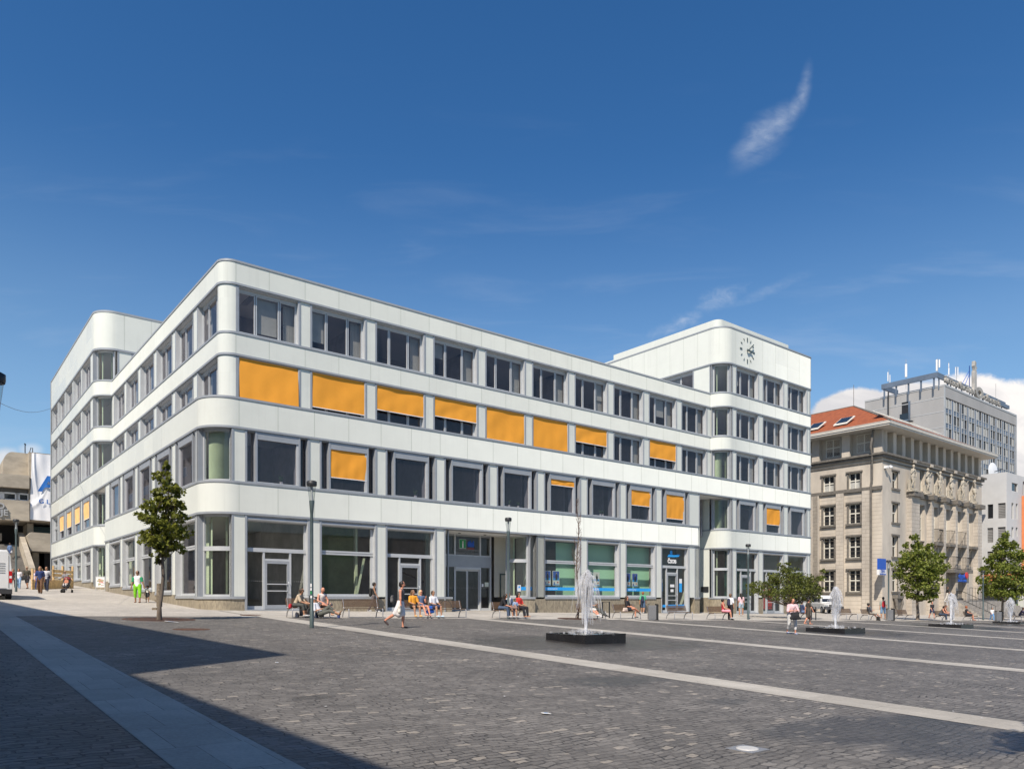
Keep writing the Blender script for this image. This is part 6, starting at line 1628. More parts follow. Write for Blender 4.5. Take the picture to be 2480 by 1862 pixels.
b=MB(); b.box(2.2,2.42,-.93,.93,.40,.70); b.box(2.22,2.30,-.45,.45,.72,.92); b.build('bumper',M['plastic'],e)
for s in (-1,1): b=MB(); b.box(2.21,2.28,s*.70-.15,s*.70+.15,.74,.93); b.build('headlight',M['headl'],e)
b=MB(); b.box(2.42,2.43,-.26,.26,.50,.62); b.build('number_plate',M['paper'],e)
b=MB(); b.box(1.05,1.15,.98,1.15,1.1,1.28); b.box(1.05,1.15,-1.15,-.98,1.1,1.28); b.build('wing_mirror',M['plastic'],e)
for x in (-1.4,1.45):
    for y in (-.80,.80): wheel(e,x,y,.36,.24,0)
# white van at the left edge, seen from behind
p=at(17,1452); zc_=1801/p.y
vx=(30-HX)/FOC*p.y
e=empty('delivery_van',(vx-.80,p.y-.62,gr(vx-1.0,p.y)),R(127),'white delivery van seen from behind at the left edge of the photo','van')
Hv=EYE+(HY-1331)/FOC*p.y-e.location.z
vs_=lambda zt:[(-1.0,.35),(-1.02,.7),(-1.0,1.5),(-.93,zt-.25),(-.78,zt),(.78,zt),(.93,zt-.25),(1.0,1.5),(1.02,.7),(1.0,.35)]
b=MB(); loft(b,[(-.0,.97,vs_(Hv-.1)),(.12,1,vs_(Hv)),(3.6,1,vs_(Hv)),(4.3,.98,vs_(Hv-.25)),(5.2,.95,[(y,min(z,1.35)) for y,z in vs_(Hv)]),(5.7,.88,[(y,min(z,1.0)) for y,z in vs_(Hv)])],0,True); b.build('body',M['whitecar'],e)
b=MB(); b.box(-.03,.0,-.012,.012,.6,Hv-.3,0); b.box(-.02,-.0,-.75,.75,.55,.57,0); b.box(-.02,.0,-.86,-.84,.6,Hv-.3,0)
for i in range(5): b.box(-.02,-.004,-.7,-.25,1.35+i*.12,1.38+i*.12,1)
b.build('door_seam',[M['shut'],M['grey']],e)
b=MB(); b.box(-.16,.02,-1.0,1.0,.28,.52); b.build('bumper',M['plastic'],e)
for s in (-1,1):
    b=MB(); b.box(-.035,.02,s*.93-.07,s*.93+.07,.85,1.45,0); b.box(-.038,-.03,s*.93-.05,s*.93+.05,1.08,1.2,1); b.build('tail_light',[M['lampred'],M['paper']],e)
for x in (.9,4.7):
    for y in (-.88,.88): wheel(e,x,y,.36,.26,0)
# pine board fence, sign board, cable, push chair
u0=vonu(120,-2)[0]
p0=at(78,1427.5); p1=at(178,1424)
def fence_pt(px,z): 
    f=(px-78)/100; q=p0.lerp(p1,f); return Vector((q.x,q.y,gr(q.x,q.y)+z))
e=empty('board_fence',p0,0,'low fence of raw pine boards and posts closing off the far end of the street','fence')
def bd(b,a,c,h0,h1,th=.05):
    A,B=fence_pt(a,0)-p0,fence_pt(c,0)-p0; n=Vector((-(B-A).y,(B-A).x,0)).normalized()*th
    P=[A,B,B+n,A+n]; b.prism([(q.x,q.y) for q in P],min(A.z,B.z)+h0,max(A.z,B.z)+h1-(0))
for (a,c) in ((78,124),(124,150),(150,177.5)):
    for i in range(3): b=MB(); bd(b,a,c,.02+i*.22,.20+i*.22); b.build('board',M['pine'],e)
for (a,c) in ((124,178),): 
    for h in (.95,1.25): b=MB(); bd(b,a,c,h,h+.12,.04); b.build('rail',M['pine'],e)
for a in (79,100,127,150,176): b=MB(); bd(b,a,a+2.2,0,1.75 if a>110 else 1.5,.1); b.build('post',M['pine'],e)
p=at(243,1430.5); e=empty('sign_board',p,R(12),'white framed menu board with pinkish print leaning before the recess of the street facade','sign')
W_=21/FOC*p.y; H_=hh(243,1396,p)
b=MB(); 
for x in (-W_/2,W_/2): b.tube([(x,0,0),(x,0,H_)],.02,5)
b.tube([(-W_/2,0,H_),(W_/2,0,H_)],.02,5); b.tube([(-W_/2,.35,0),(-W_/2,0,H_)],.02,5); b.tube([(W_/2,.35,0),(W_/2,0,H_)],.02,5); b.build('frame',M['alu'],e)
b=MB(); b.box(-W_/2+.03,W_/2-.03,-.012,.012,.28,H_-.03,0)
rr=random.Random(2)
for i in range(22): x=rr.uniform(-W_/2+.1,W_/2-.2); z=rr.uniform(.38,H_-.2); b.box(x,x+rr.uniform(.05,.2),-.016-.0003*i,-.013,z,z+rr.uniform(.02,.10),rr.choice((1,1,2)))
b.build('panel',[M['paper'],pm('pinkish print',(.65,.30,.25),.7),pm('olive print',(.3,.32,.12),.7)],e)
a_=Vector(((0-HX)/FOC*30-2,30,EYE+(HY-961)/FOC*30+.9)); u_,t_=0,0; xx,yy=xyof(-.05,FE); z_=EYE+(HY-989)/FOC*yy
b=MB(); b.tube([a_.lerp(Vector((xx,yy,z_)),t/12)+Vector((0,0,-.9*math.sin(math.pi*t/12))) for t in range(13)],.014,4); tag(b.build('overhead_cable',M['dark']),'thin dark cable sagging from the left edge to the far wing roof','cable')
# ------------------------------------------------------------------ people
# A body is one continuous surface: smooth union of tapered limbs, polygonised on a grid.
def snet(caps,h=.022,k=.035,cut=None):
    A=np.array([c[0] for c in caps],float); B=np.array([c[1] for c in caps],float); ra=np.array([c[2] for c in caps]); rb=np.array([c[3] for c in caps])
    mr=max(ra.max(),rb.max())+.05
    lo=np.minimum(A,B).min(0)-mr; hi=np.maximum(A,B).max(0)+mr; n=np.ceil((hi-lo)/h).astype(int)+1
    X,Y,Z=np.meshgrid(*[lo[i]+h*np.arange(n[i]) for i in range(3)],indexing='ij'); S=None
    for a,b,r0,r1,c in zip(A,B,ra,rb,caps):
        sc=c[4] if len(c)>4 else (1,1,1)        # anisotropy around the segment
        d=b-a; L=max((d*d).sum(),1e-8)
        t=np.clip(((X-a[0])*d[0]+(Y-a[1])*d[1]+(Z-a[2])*d[2])/L,0,1)
        dx,dy,dz=(X-a[0]-t*d[0])/sc[0],(Y-a[1]-t*d[1])/sc[1],(Z-a[2]-t*d[2])/sc[2]
        s=np.sqrt(dx*dx+dy*dy+dz*dz)-(r0+(r1-r0)*t)
        if S is None: S=s
        else:
            hh_=np.clip(.5+.5*(S-s)/k,0,1); S=S*(1-hh_)+s*hh_-k*hh_*(1-hh_)
    if cut is not None: S=np.maximum(S,cut(X,Y,Z))
    I=S<0
    c=[I[i:n[0]-1+i,j:n[1]-1+j,l:n[2]-1+l] for i in (0,1) for j in (0,1) for l in (0,1)]
    cnt=sum(x.astype(int) for x in c); act=(cnt>0)&(cnt<8)
    ids=-np.ones(act.shape,int); ids[act]=np.arange(act.sum()); ix=np.argwhere(act)
    acc=np.zeros((len(ix),3)); w=np.zeros(len(ix)); cor=[(i,j,l) for i in (0,1) for j in (0,1) for l in (0,1)]
    for p in range(8):
        for q in range(p+1,8):
            if sum(abs(cor[p][m]-cor[q][m]) for m in range(3))!=1: continue
            sp=S[tuple((ix+cor[p]).T)]; sq=S[tuple((ix+cor[q]).T)]; m=(sp<0)!=(sq<0)
            t=np.where(m,sp/(sp-sq+1e-12),0)[:,None]; pt=np.array(cor[p])+(np.array(cor[q])-np.array(cor[p]))*t
            acc+=pt*m[:,None]; w+=m
    V=lo+h*(ix+acc/w[:,None]); Fs=[]
    for ax in range(3):
        o=[m for m in range(3) if m!=ax]; e=np.zeros(3,int); e[ax]=1
        sl=lambda off:tuple(slice(1 if m!=ax else 0+off[m],(n[m]-1) if m!=ax else (n[m]-1+off[m])) for m in range(3))
        a=I[sl([0,0,0])]; b=I[sl(e)]; f=np.argwhere(a!=b)
        if len(f)==0: continue
        g=f.copy(); g[:,o]+=1; fl=a[tuple(f.T)]
        u=np.zeros(3,int); u[o[0]]=1; v=np.zeros(3,int); v[o[1]]=1
        q=np.stack([ids[tuple((g-u-v).T)],ids[tuple((g-v).T)],ids[tuple(g.T)],ids[tuple((g-u).T)]],1)
        if ax==1: fl=~fl
        q=np.where(fl[:,None],q,q[:,::-1]); Fs.append(q)
    return V,np.concatenate(Fs)
def vmesh(name,caps,m,par,h=.022,k=.035,cut=None,extra=None):
    V,F=snet(caps,h,k,cut); b=MB(); b.v=[tuple(x) for x in V]; b.f=[tuple(int(i) for i in f) for f in F]; b.m=[0]*len(b.f); b.s=[True]*len(b.f)
    if extra: extra(b)
    return b.build(name,m if isinstance(m,list) else [m],par)
SK={'l':pm('fair skin',(.56,.33,.22),.55),'t':pm('tanned skin',(.42,.22,.13),.55),'d':pm('olive skin',(.32,.17,.10),.55),'r':pm('sunburnt skin',(.60,.27,.17),.55)}
_cm={}
def cm(c,r=.85):
    if c not in _cm: _cm[c]=pm('cloth %d'%len(_cm),c,r,0,.18,9)
    return _cm[c]
HAIR={'k':(.015,.012,.010),'b':(.06,.035,.02),'y':(.62,.48,.26),'r':(.30,.08,.02),'g':(.22,.20,.18),'n':None,'lb':(.16,.09,.045)}
M['mouth']=pm('lips',(.38,.10,.08),.5)
def V3(*a): return np.array(a,float)
def norm(v): v=np.array(v,float); return v/np.linalg.norm(v)
POSE={
 'stand':dict(sp=(.02,0,1),la=((0,.18,-1),(.12,.05,-1)),ra=((0,-.18,-1),(.12,-.05,-1)),ll=((.02,.08,-1),(0,.02,-1)),rl=((.03,-.08,-1),(-.02,-.02,-1))),
 'walk':dict(sp=(.06,0,1),la=((-.35,.16,-1),(-.05,.05,-1)),ra=((.35,-.16,-1),(.55,-.0,-1)),ll=((.42,.04,-1),(.05,0,-1)),rl=((-.22,-.04,-1),(-.55,0,-1))),
 'stride':dict(sp=(.10,0,1),la=((-.2,.2,-1),(.5,.1,-1)),ra=((.05,-.12,-1),(.05,0,-1)),ll=((.16,.03,-1),(-.02,0,-1)),rl=((-.42,-.03,-.9),(-1.0,0,-.62))),
 'stepfront':dict(sp=(.10,0,1),la=((.30,.25,-1),(.75,-.55,.1)),ra=((.30,-.25,-1),(.75,.55,.1)),ll=((.12,.06,-1),(.0,.0,-1)),rl=((.05,-.06,-1),(-.5,-.02,-.85))),
 'sit':dict(sp=(-.05,0,1),la=((.35,.2,-1),(.9,-.25,-.25)),ra=((.35,-.2,-1),(.9,.25,-.25)),ll=((1,.12,-.02),(.12,.0,-1)),rl=((1,-.12,-.02),(.20,0,-1)),seat=.47),
 'sitlean':dict(sp=(.55,0,1),la=((.5,.15,-1),(.9,-.15,-.3)),ra=((.5,-.15,-1),(.9,.15,-.3)),ll=((1,.14,0),(.05,0,-1)),rl=((1,-.14,0),(.15,0,-1)),seat=.47),
 'sitcross':dict(sp=(-.10,0,1),la=((.3,.25,-1),(.8,-.4,-.2)),ra=((.3,-.25,-1),(.8,.4,-.2)),ll=((1,.05,.02),(.0,.0,-1)),rl=((1,.10,.16),(.35,.85,-.45)),seat=.47),
 'sitopen':dict(sp=(.22,0,1),la=((.3,.35,-1),(.75,-.5,-.35)),ra=((.3,-.35,-1),(.75,.5,-.35)),ll=((.95,.45,.02),(.25,-.05,-1)),rl=((.95,-.45,.10),(.55,.75,-.2)),seat=.47),
 'sitlegs':dict(sp=(-.28,0,1),la=((.2,.25,-1),(.8,-.3,.3)),ra=((.2,-.25,-1),(.8,.3,.1)),ll=((1,.16,-.12),(.75,.05,-.8)),rl=((1,-.06,-.15),(.95,.05,-.65)),seat=.47),
 'ground':dict(sp=(-.62,0,1),la=((-.1,.3,-1),(.6,-.2,.7)),ra=((.2,-.25,-1),(.85,.2,.25)),ll=((.75,.1,.75),(.85,0,-.70)),rl=((1,-.12,.28),(1,0,-.25)),seat=.12),
 'push':dict(sp=(.15,0,1),la=((.35,.15,-1),(.95,-.05,-.25)),ra=((.35,-.15,-1),(.95,.05,-.25)),ll=((.30,.06,-1),(.0,0,-1)),rl=((-.2,-.06,-1),(-.4,0,-1))),
 'child':dict(sp=(.0,0,1),la=((.1,.35,-1),(.1,.2,-1)),ra=((0,-.3,-1),(.1,-.2,-1)),ll=((.04,.1,-1),(0,.02,-1)),rl=((.0,-.1,-1),(0,0,-1))),
 'holdhand':dict(sp=(.02,0,1),la=((.02,.35,-1),(.1,.35,-1)),ra=((-.05,-.32,-1),(.1,-.2,-1)),ll=((.16,.09,-1),(0,.0,-1)),rl=((-.1,-.07,-1),(-.16,0,-1))),
 'phone':dict(sp=(-.05,0,1),la=((.3,.25,-1),(.5,-.25,.95)),ra=((.35,-.2,-1),(.9,.25,-.25)),ll=((1,.05,-.02),(.45,.0,-1)),rl=((1,-.10,-.02),(.55,0,-1)),seat=.47),
}
CARRY={}
def person(px,py,pt,yaw,pose,top,bot,lbl,skin='l',hair='b',long=0,sleeve=.45,leg=1.0,skirt=0,fat=1.0,cat='person',shoe=(.5,.5,.5),head=(0,0,0),height=None,bag=None,cap=None,sun=0,at_=None,grp=None,dress=0,tilt=0,child=0,back=None,backl=''):
    P=POSE[pose]; p=at_ if at_ is not None else at(px,py)
    H=height or max(.6,(EYE+(HY-pt)/FOC*p.y-p.z))
    if 'seat' in P and height is None: H=1.68
    s=H/1.75; e=empty('person',p,R(yaw),lbl,cat,grp); sk=SK[skin]
    hs=1.0+ (.55 if child==2 else .28 if child else 0)        # children: bigger head
    sp=norm(P['sp']); thl,shl=.44,.43
    ll,rl=[(norm(a),norm(b)) for a,b in (P['ll'],P['rl'])]
    if 'seat' in P: pz=(P['seat']+.09)/s
    else:
        pz=max(-(ll[0][2]*thl+ll[1][2]*shl),-(rl[0][2]*thl+rl[1][2]*shl))+.075
    pel=V3(0,0,pz); hipw=.095*fat; chest=pel+sp*.30; neck=pel+sp*.50
    hd=norm(sp*np.array([.5,1,1])+np.array(head)*.6); hc=neck+sp*.07+hd*.13
    lat=V3(0,1,0); J={}
    shl_,shr=neck+lat*.175*(.9+.1*fat)-sp*.035,neck-lat*.175*(.9+.1*fat)-sp*.035
    def limb(o,d,l1,l2): a=o+norm(d[0])*l1; return a,a+norm(d[1])*l2
    le,lw=limb(shl_,P['la'],.285,.25); re_,rw=limb(shr,P['ra'],.285,.25)
    hl_,hr_=pel+lat*hipw,pel-lat*hipw; lk,lf=limb(hl_,ll,thl,shl); rk,rf=limb(hr_,rl,thl,shl)
    q=lambda *v:tuple(x*s for x in v)
    S_=lambda v:tuple(np.array(v)*s)
    fw=lambda d:norm((max(.25,abs(d[0])) if d[0]>=0 else .6,0,min(.0,d[2]*.0-.05)))
    def foot(f,d): a=f+V3(-.02,0,-.035); t=f+norm(V3(1,.05,-.10) if d[2]<-.55 else V3(.5,0,.75) if d[0]>.5 else V3(.55,.0,-.8))*.17+V3(0,0,-.03); return a,t
    la_,lt=foot(lf,ll[1]); ra2,rt=foot(rf,rl[1])
    f=fat
    body=[(pel,pel+sp*.12,.115*f,.105*f,(.85,1.15,1)),(pel+sp*.12,chest+sp*.08,.10*f,.125*f,(.8,1.15,1)),(shl_-lat*.03,shr+lat*.03,.065,.065),(neck-sp*.02,neck+sp*.09,.052,.048),
      (hc,hc+hd*.035,.092*hs,.092*hs,(1.0,.86,1.05)),(hc+V3(.035,0,0)-hd*.045*hs,hc+V3(.045,0,0)-hd*.07*hs,.055*hs,.04*hs),
      (shl_,le,.052*f,.040*f),(le,lw,.041*f,.027),(shr,re_,.052*f,.040*f),(re_,rw,.041*f,.027),
      (hl_,lk,.088*f,.056),(lk,lk+(lf-lk)*.35,.056,.056),(lk+(lf-lk)*.35,lf,.056,.036),(hr_,rk,.088*f,.056),(rk,rk+(rf-rk)*.35,.056,.056),(rk+(rf-rk)*.35,rf,.056,.036),(la_,lt,.036,.026),(ra2,rt,.036,.026)]
    dl=norm(P['la'][1]); dr=norm(P['ra'][1])
    body+=[(lw,lw+dl*.07,.028,.034,(1,1,1)),(rw,rw+dr*.07,.028,.034)]
    body=[(S_(c[0]),S_(c[1]),c[2]*s,c[3]*s)+tuple(c[4:]) for c in body]
    yw=R(tilt)
    hf=norm(V3(math.cos(yw),math.sin(yw),head[2]*.3))
    def extra(b):
        c=hc*s; r=.092*hs*s; side=np.cross([0,0,1],hf)
        for sg in (-1,1):
            b.ell(c+hf*r*.90+side*sg*r*.36+V3(0,0,.02*s),(.012*s,.012*s,.009*s),6,1)
            b.ell(c+side*sg*r*.90,(.016*s,.010*s,.028*s),6,0)
        b.tube([c+hf*r*.95+V3(0,0,.015*s),c+hf*r*1.20-V3(0,0,.022*s)],[.008*s,.015*s],5,0)
        b.ell(c+hf*r*1.0-V3(0,0,.052*s)*hs,(.008*s,.022*s,.006*s),6,2)
        for w,d,o in ((lw,dl,1),(rw,dr,-1)):    # fingers and thumb
            pa=w+d*.075; sd=norm(np.cross(d,[.3,0,1] if abs(d[2])<.9 else [1,0,0])); nn=np.cross(sd,d)*o
            for i,(off,L) in enumerate(((-.028,.055),(-.010,.070),(.009,.066),(.027,.052))):
                a=pa+sd*off; m_=a+d*L*.55-nn*.006; z=m_+norm(d-nn*.55)*L*.5; b.tube([S_(a-d*.02),S_(m_),S_(z)],[.0088*s,.0082*s,.0065*s],5,0)
            a=w+d*.03+sd*.03*o; b.tube([S_(a),S_(a+norm(d+sd*o*.8)*.03),S_(a+norm(d+sd*o*.2)*.058)],[.0115*s,.010*s,.007*s],5,0)
    vmesh('body',body,[sk,M['black'],M['mouth']],e,.021,.03,None,extra)
    # clothing
    def lerp(a,b,t): return a+(b-a)*t
    if top is not None:
        g=.016; T=[(pel+sp*.02,pel+sp*.12,.125*f+g,.11*f+g,(.85,1.15,1)),(pel+sp*.12,chest+sp*.09,.105*f+g,.13*f+g,(.8,1.15,1)),(shl_-lat*.045,shr+lat*.045,.068+g*.5,.068+g*.5)]
        if sleeve>0:
            for a,m_,c in ((shl_,le,lw),(shr,re_,rw)):
                if sleeve<=.5: T.append((a,lerp(a,m_,sleeve*2),.060*f+g*.6,.050*f+g))
                else: T+= [(a,m_,.058*f+g*.5,.047*f+g*.6),(m_,lerp(m_,c,(sleeve-.5)*2),.046*f+g*.5,.036+g*.5)]
        T=[(S_(c[0]),S_(c[1]),c[2]*s,c[3]*s)+tuple(c[4:]) for c in T]
        vmesh('shirt' if not dress else 'dress_top',T,cm(top),e,.023,.03)
    if bot is not None:
        g=.014
        if skirt:
            kl,kr=lerp(hl_,lk,skirt),lerp(hr_,rk,skirt); mid=(kl+kr)/2
            T=[(pel+sp*.06,pel,.125*f,.135*f,(.9,1.15,1)),(hl_,kl,.105*f,.095*f),(hr_,kr,.105*f,.095*f)]+([] if 'seat' in P else [(pel,mid,.135*f,.150*f,(.85,1.15,1))])+([((hl_+hr_)/2,mid,.09*f,.075*f)] if 'seat' in P else [])
            vmesh('skirt',[(S_(c[0]),S_(c[1]),c[2]*s,c[3]*s)+tuple(c[4:]) for c in T],cm(bot),e,.023,.05)
        else:
            T=[(pel+sp*.05,pel-sp*.03,.12*f+g,.12*f+g,(.85,1.2,1))]
            for a,k_,c in ((hl_,lk,lf),(hr_,rk,rf)):
                if leg<=.5: T.append((a,lerp(a,k_,leg*2),.09*f+g,.07*f+g*1.6))
                else: T+= [(a,k_,.09*f+g,.062+g),(k_,lerp(k_,c,(leg-.5)*2*.97),.062+g,.050+g*1.0)]
            vmesh('trousers' if leg>.6 else 'shorts',[(S_(c[0]),S_(c[1]),c[2]*s,c[3]*s)+tuple(c[4:]) for c in T],cm(bot),e,.023,.03)
    if shoe:
        for a,t in ((la_,lt),(ra2,rt)):
            vmesh('shoe',[(S_(a+V3(0,0,-.005)),S_(t),.044*s,.035*s)],cm(shoe,.6),e,.018,.02)
    hcol=HAIR[hair]
    if hcol and not cap:
        back_=-hf; T=[(hc+back_*.018+hd*.03,hc+back_*.03-hd*.005,.106*hs,.100*hs,(1,.92,1))]
        if long: 
            T+=[(hc+back_*.05,neck+back_*.10*(1+.3*long)-sp*.02,.085*hs,.07),(neck+back_*.10,neck-sp*(.24*long)+back_*.12,.075,.045),(hc+lat*.07+back_*.02,neck+lat*.08+back_*.03-sp*.06*long,.04,.035),(hc-lat*.07+back_*.02,neck-lat*.08+back_*.03-sp*.06*long,.04,.035)]
        c0=hc*s; rr_=.092*hs*s
        cutf=lambda X,Y,Z:((X-c0[0])*hf[0]+(Y-c0[1])*hf[1]-np.clip((Z-c0[2]-.0*s)*1.7,-.0,.13)-.036*s)
        vmesh('hair',[(S_(c[0]),S_(c[1]),c[2]*s,c[3]*s)+tuple(c[4:]) for c in T],pm('hair '+hair,hcol,.5,0,.3,30) if hair not in CARRY else CARRY[hair],e,.018,.02,cutf)
    if cap:
        b=MB(); c=hc*s; r=.102*hs*s
        prof=[(r*math.cos(t*.26),r*.9*math.sin(t*.26)) for t in range(7)]; b.lathe([(max(x,.002),z) for x,z in prof],14,tuple(c+V3(-.005,0,.02*s)),sm=True)
        q0=c+hf*r*.8+V3(0,0,.025*s); sd=np.cross([0,0,1],hf)*r*.75
        b.poly([q0-sd,q0+sd,q0+sd*.8+hf*.085*s-V3(0,0,.012),q0-sd*.8+hf*.085*s-V3(0,0,.012)]); b.poly([q0-sd-V3(0,0,.008),q0-sd*.8+hf*.085*s-V3(0,0,.02),q0+sd*.8+hf*.085*s-V3(0,0,.02),q0+sd-V3(0,0,.008)])
        b.build('cap',cm(cap),e)
    if sun:
        b=MB(); c=hc*s; sd=np.cross([0,0,1],hf)
        for sg in (-1,1): b.ell(c+hf*.094*hs*s+sd*sg*.034*s+V3(0,0,.02*s),(.016*s,.030*s,.019*s),8)
        b.build('sunglasses',M['black'],e)
    if back:   # rucksack on the back, with straps
        T=[(neck-sp*.10-V3(.19,0,0),pel+sp*.10-V3(.20,0,0),.10,.12,(.8,1.1,1)),(shl_-lat*.07+V3(.06,0,.0),shl_-lat*.07+V3(-.08,0,.03),.022,.022),(shr+lat*.07+V3(.06,0,0),shr+lat*.07+V3(-.08,0,.03),.022,.022),(shl_-lat*.07+V3(.06,0,0),shl_-lat*.05+V3(.03,0,-.22),.022,.018),(shr+lat*.07+V3(.06,0,0),shr+lat*.05+V3(.03,0,-.22),.022,.018)]
        z=vmesh('rucksack',[(tuple(Vector(S_(c[0]))),S_(c[1]),c[2]*s,c[3]*s)+tuple(c[4:]) for c in T],cm(back),None,.024,.03)
        z.location=p; z.rotation_euler=(0,0,R(yaw)); tag(z,backl,'rucksack')
    return e,dict(p=p,s=s,lw=lw*s,rw=rw*s,yaw=R(yaw))
for k_,c_ in HAIR.items():
    if c_: CARRY[k_]=pm('hair '+k_,c_,.5,0,.3,30)
def bagat(p,yaw,off,r,col,lbl,cat='bag',name='shoulder_bag',strap=None):
    r=tuple(x*.68 for x in r)
    c,s=math.cos(yaw),math.sin(yaw); o=vmesh(name,[((0,-r[1],-r[2]*.9),(0,r[1],-r[2]*.9),.075,.07,(.8,1,1)),((0,-r[1]*.85,r[2]*.6),(0,r[1]*.85,r[2]*.7),.055,.05,(.8,1,1)),((0,-r[1]*.6,-r[2]*.2),(0,r[1]*.6,-r[2]*.1),.085,.08,(.8,1,1.2))],cm(col),None,.02,.04)
    o.location=(p.x+c*off[0]-s*off[1],p.y+s*off[0]+c*off[1],p.z+off[2]); o.rotation_euler=(0,0,yaw)
    if strap:
        b=MB(); b.tube([(0,-r[1]*.6,r[0]*.6),(0,-r[1]*.4,strap*.7),(0,0,strap),(0,r[1]*.4,strap*.7),(0,r[1]*.6,r[0]*.6)],.011,5); b.build('strap',cm(col),o)
    tag(o,lbl,cat); return o
FR=math.degrees(ROT)-90          # facing the square
def seat_at(px,i,back=0.0):      # a seat on bench i, under pixel column px
    bp=BP[i][1]; bu_,bv_=uvof(bp.x,bp.y); u,_=uonv(px,bv_+.02); x,y=xyof(u,bv_+.03+back); return Vector((x,y,bp.z))
# -- on foot
e,i_=person(970,1521,1408,-8,'stride',(.12,.11,.11),(.72,.70,.70),'woman in a white patterned skirt striding past the nearest benches',skin='r',hair='k',sleeve=.0,skirt=.95,shoe=(.05,.03,.03))
bagat(i_['p'],0,(.02,-.28,.74*i_['s']),(.20,.22,.18),(.62,.58,.50),'cream cloth bag hanging from the hand of the striding woman')
bagat(i_['p'],0,(-.32,.1,1.12*i_['s']),(.12,.16,.16),(.10,.10,.10),'small dark bag on the back of the striding woman')
person(905,1481,1409,5,'walk',(.02,.02,.02),(.12,.10,.10),'man in a black tank top walking behind the empty bench by the facade',skin='d',hair='k',sleeve=0,back=(.02,.02,.02),backl='black rucksack of the man walking behind the empty bench')
e,i_=person(333,1459,1382.5,-82,'holdhand',(.75,.75,.76),(.22,.60,.02),'woman in lime green cropped trousers holding the hand of a small girl',skin='d',hair='k',sleeve=0,leg=.72,fat=1.12,shoe=(.25,.12,.08),sun=1)
vmesh('bolero',[((0,-.2*i_['s'],1.36*i_['s']),(0,.2*i_['s'],1.36*i_['s']),.085,.085),((0,.18,1.34*i_['s']),(0,.24,1.2*i_['s']),.085,.075),((0,-.18,1.34*i_['s']),(0,-.24,1.2*i_['s']),.085,.075)],cm((.02,.30,.13)),e,.022,.03,lambda X,Y,Z:(.10-np.abs(Y))*(X>0.02)-.001*(X<=.02))
person(357,1459,1418,-100,'child',(.72,.70,.62),(.04,.04,.045),'small girl with a white hairband in a dark skirt beside the woman in green',skin='d',hair='k',long=1,sleeve=.3,skirt=.6,child=1,shoe=(.7,.7,.7))
person(97,1437,1370.5,-70,'walk',(.02,.04,.14),(.12,.06,.03),'man in a dark blue tee and brown trousers walking down the street',skin='t',hair='lb',shoe=(.10,.06,.04),long=.3)
e,i_=person(113,1432,1371.5,-75,'walk',(.55,.55,.58),(.02,.025,.05),'man in a navy and white striped tee and dark jeans in the street',skin='t',hair='b')
for k in range(4):
    z=(1.02+k*.105)*i_['s']; vmesh('stripe',[((0,-.05,z),(0,.05,z),.150,.150,(.83,1.1,.22))],cm((.02,.025,.07)),e,.02,.01)
person(66,1425,1371,-85,'walk',(.06,.055,.04),(.02,.02,.03),'man with a cap, olive tee and black shorts walking down the street',skin='t',hair='b',cap=(.25,.22,.17),leg=.48,shoe=(.08,.08,.08))
e,i_=person(46,1425.5,1376.5,-75,'walk',(.75,.72,.74),(.22,.34,.50),'woman in a white top and pale jeans carrying a black shoulder bag in the street',skin='t',hair='b',fat=1.05)
bagat(i_['p'],i_['yaw'],(-.05,.30,.85),(.2,.24,.24),(.02,.02,.02),'black shoulder bag carried by the woman in pale jeans',strap=.5)
person(32,1424,1378,-70,'stand',(.03,.03,.03),(.06,.04,.04),'person in dark clothes half hidden between the van and the lamp post',skin='t',hair='k')
person(85,1427,1380,-80,'walk',(.65,.55,.60),(.06,.14,.50),'person in a pale top and blue trousers half hidden behind the man in brown trousers',skin='l',hair='r')
e,i_=person(159,1430,1381.5,-85,'push',(.22,.21,.22),(.10,.10,.12),'person in a patterned tee and cap pushing the child buggy',skin='t',hair='b',cap=(.2,.19,.15),sleeve=.45)
# buggy with a child
pb=at(160,1435); e=empty('child_buggy',pb,R(-85),'black and red three-wheeled child buggy pushed down the street','buggy')
b=MB()
for x,y in ((.42,.0),(-.25,.27),(-.25,-.27),(.42,.09),(.42,-.09)): b.tube([(x,y-.02,.11),(x,y+.02,.11)],.115,14)
b.build('wheel',M['tyre'],e)
b=MB()
for s in (-1,1): b.tube([(.42,s*.08,.12),(.05,s*.24,.55),(-.42,s*.24,1.02)],.014,6); b.tube([(-.25,s*.26,.12),(.02,s*.24,.58)],.014,6)
b.tube([(-.42,-.24,1.02),(-.42,.24,1.02)],.018,6); b.build('frame',M['dark'],e)
vmesh('seat',[((.20,0,.42),(-.05,0,.42),.16,.16,(1,1.2,.4)),((-.05,0,.45),(-.20,0,.95),.17,.17,(.4,1.25,1)),((.3,-.1,.25),(.3,.1,.25),.04,.04)],cm((.03,.03,.035)),e,.022,.03)
b=MB(); P=[[( -.22+.20*math.cos(a)*math.cos(t*.35-.2),.24*math.sin(a),.86+.22*math.cos(a)*math.sin(t*.35+.3)) for a in np.linspace(-1.57,1.57,9)] for t in range(6)]; b.grid(P); b.build('hood',cm((.25,.03,.04)),e)
person(160,1435,1405,-85,'sit',(.50,.20,.12),(.65,.62,.60),'small child in striped clothes sitting in the buggy',skin='l',hair='lb',child=2,height=.92,shoe=(.4,.15,.05),at_=pb+Vector((.0,.05,.02)))
e_=bpy.data.objects
p=at(24,1400); 
zst=VV
u_s,t_s=uonv(23.5,VV-4); xx,yy=xyof(u_s,VV-4); zf_=EYE+(HY-1350)/FOC*t_s
person(23.5,0,0,88,'walk',(.12,.20,.36),(.05,.09,.20),'man in a denim blue shirt climbing the concrete stairs',skin='t',hair='b',sleeve=.9,leg=.45,at_=Vector((xx,yy,zf_)),height=1.75)
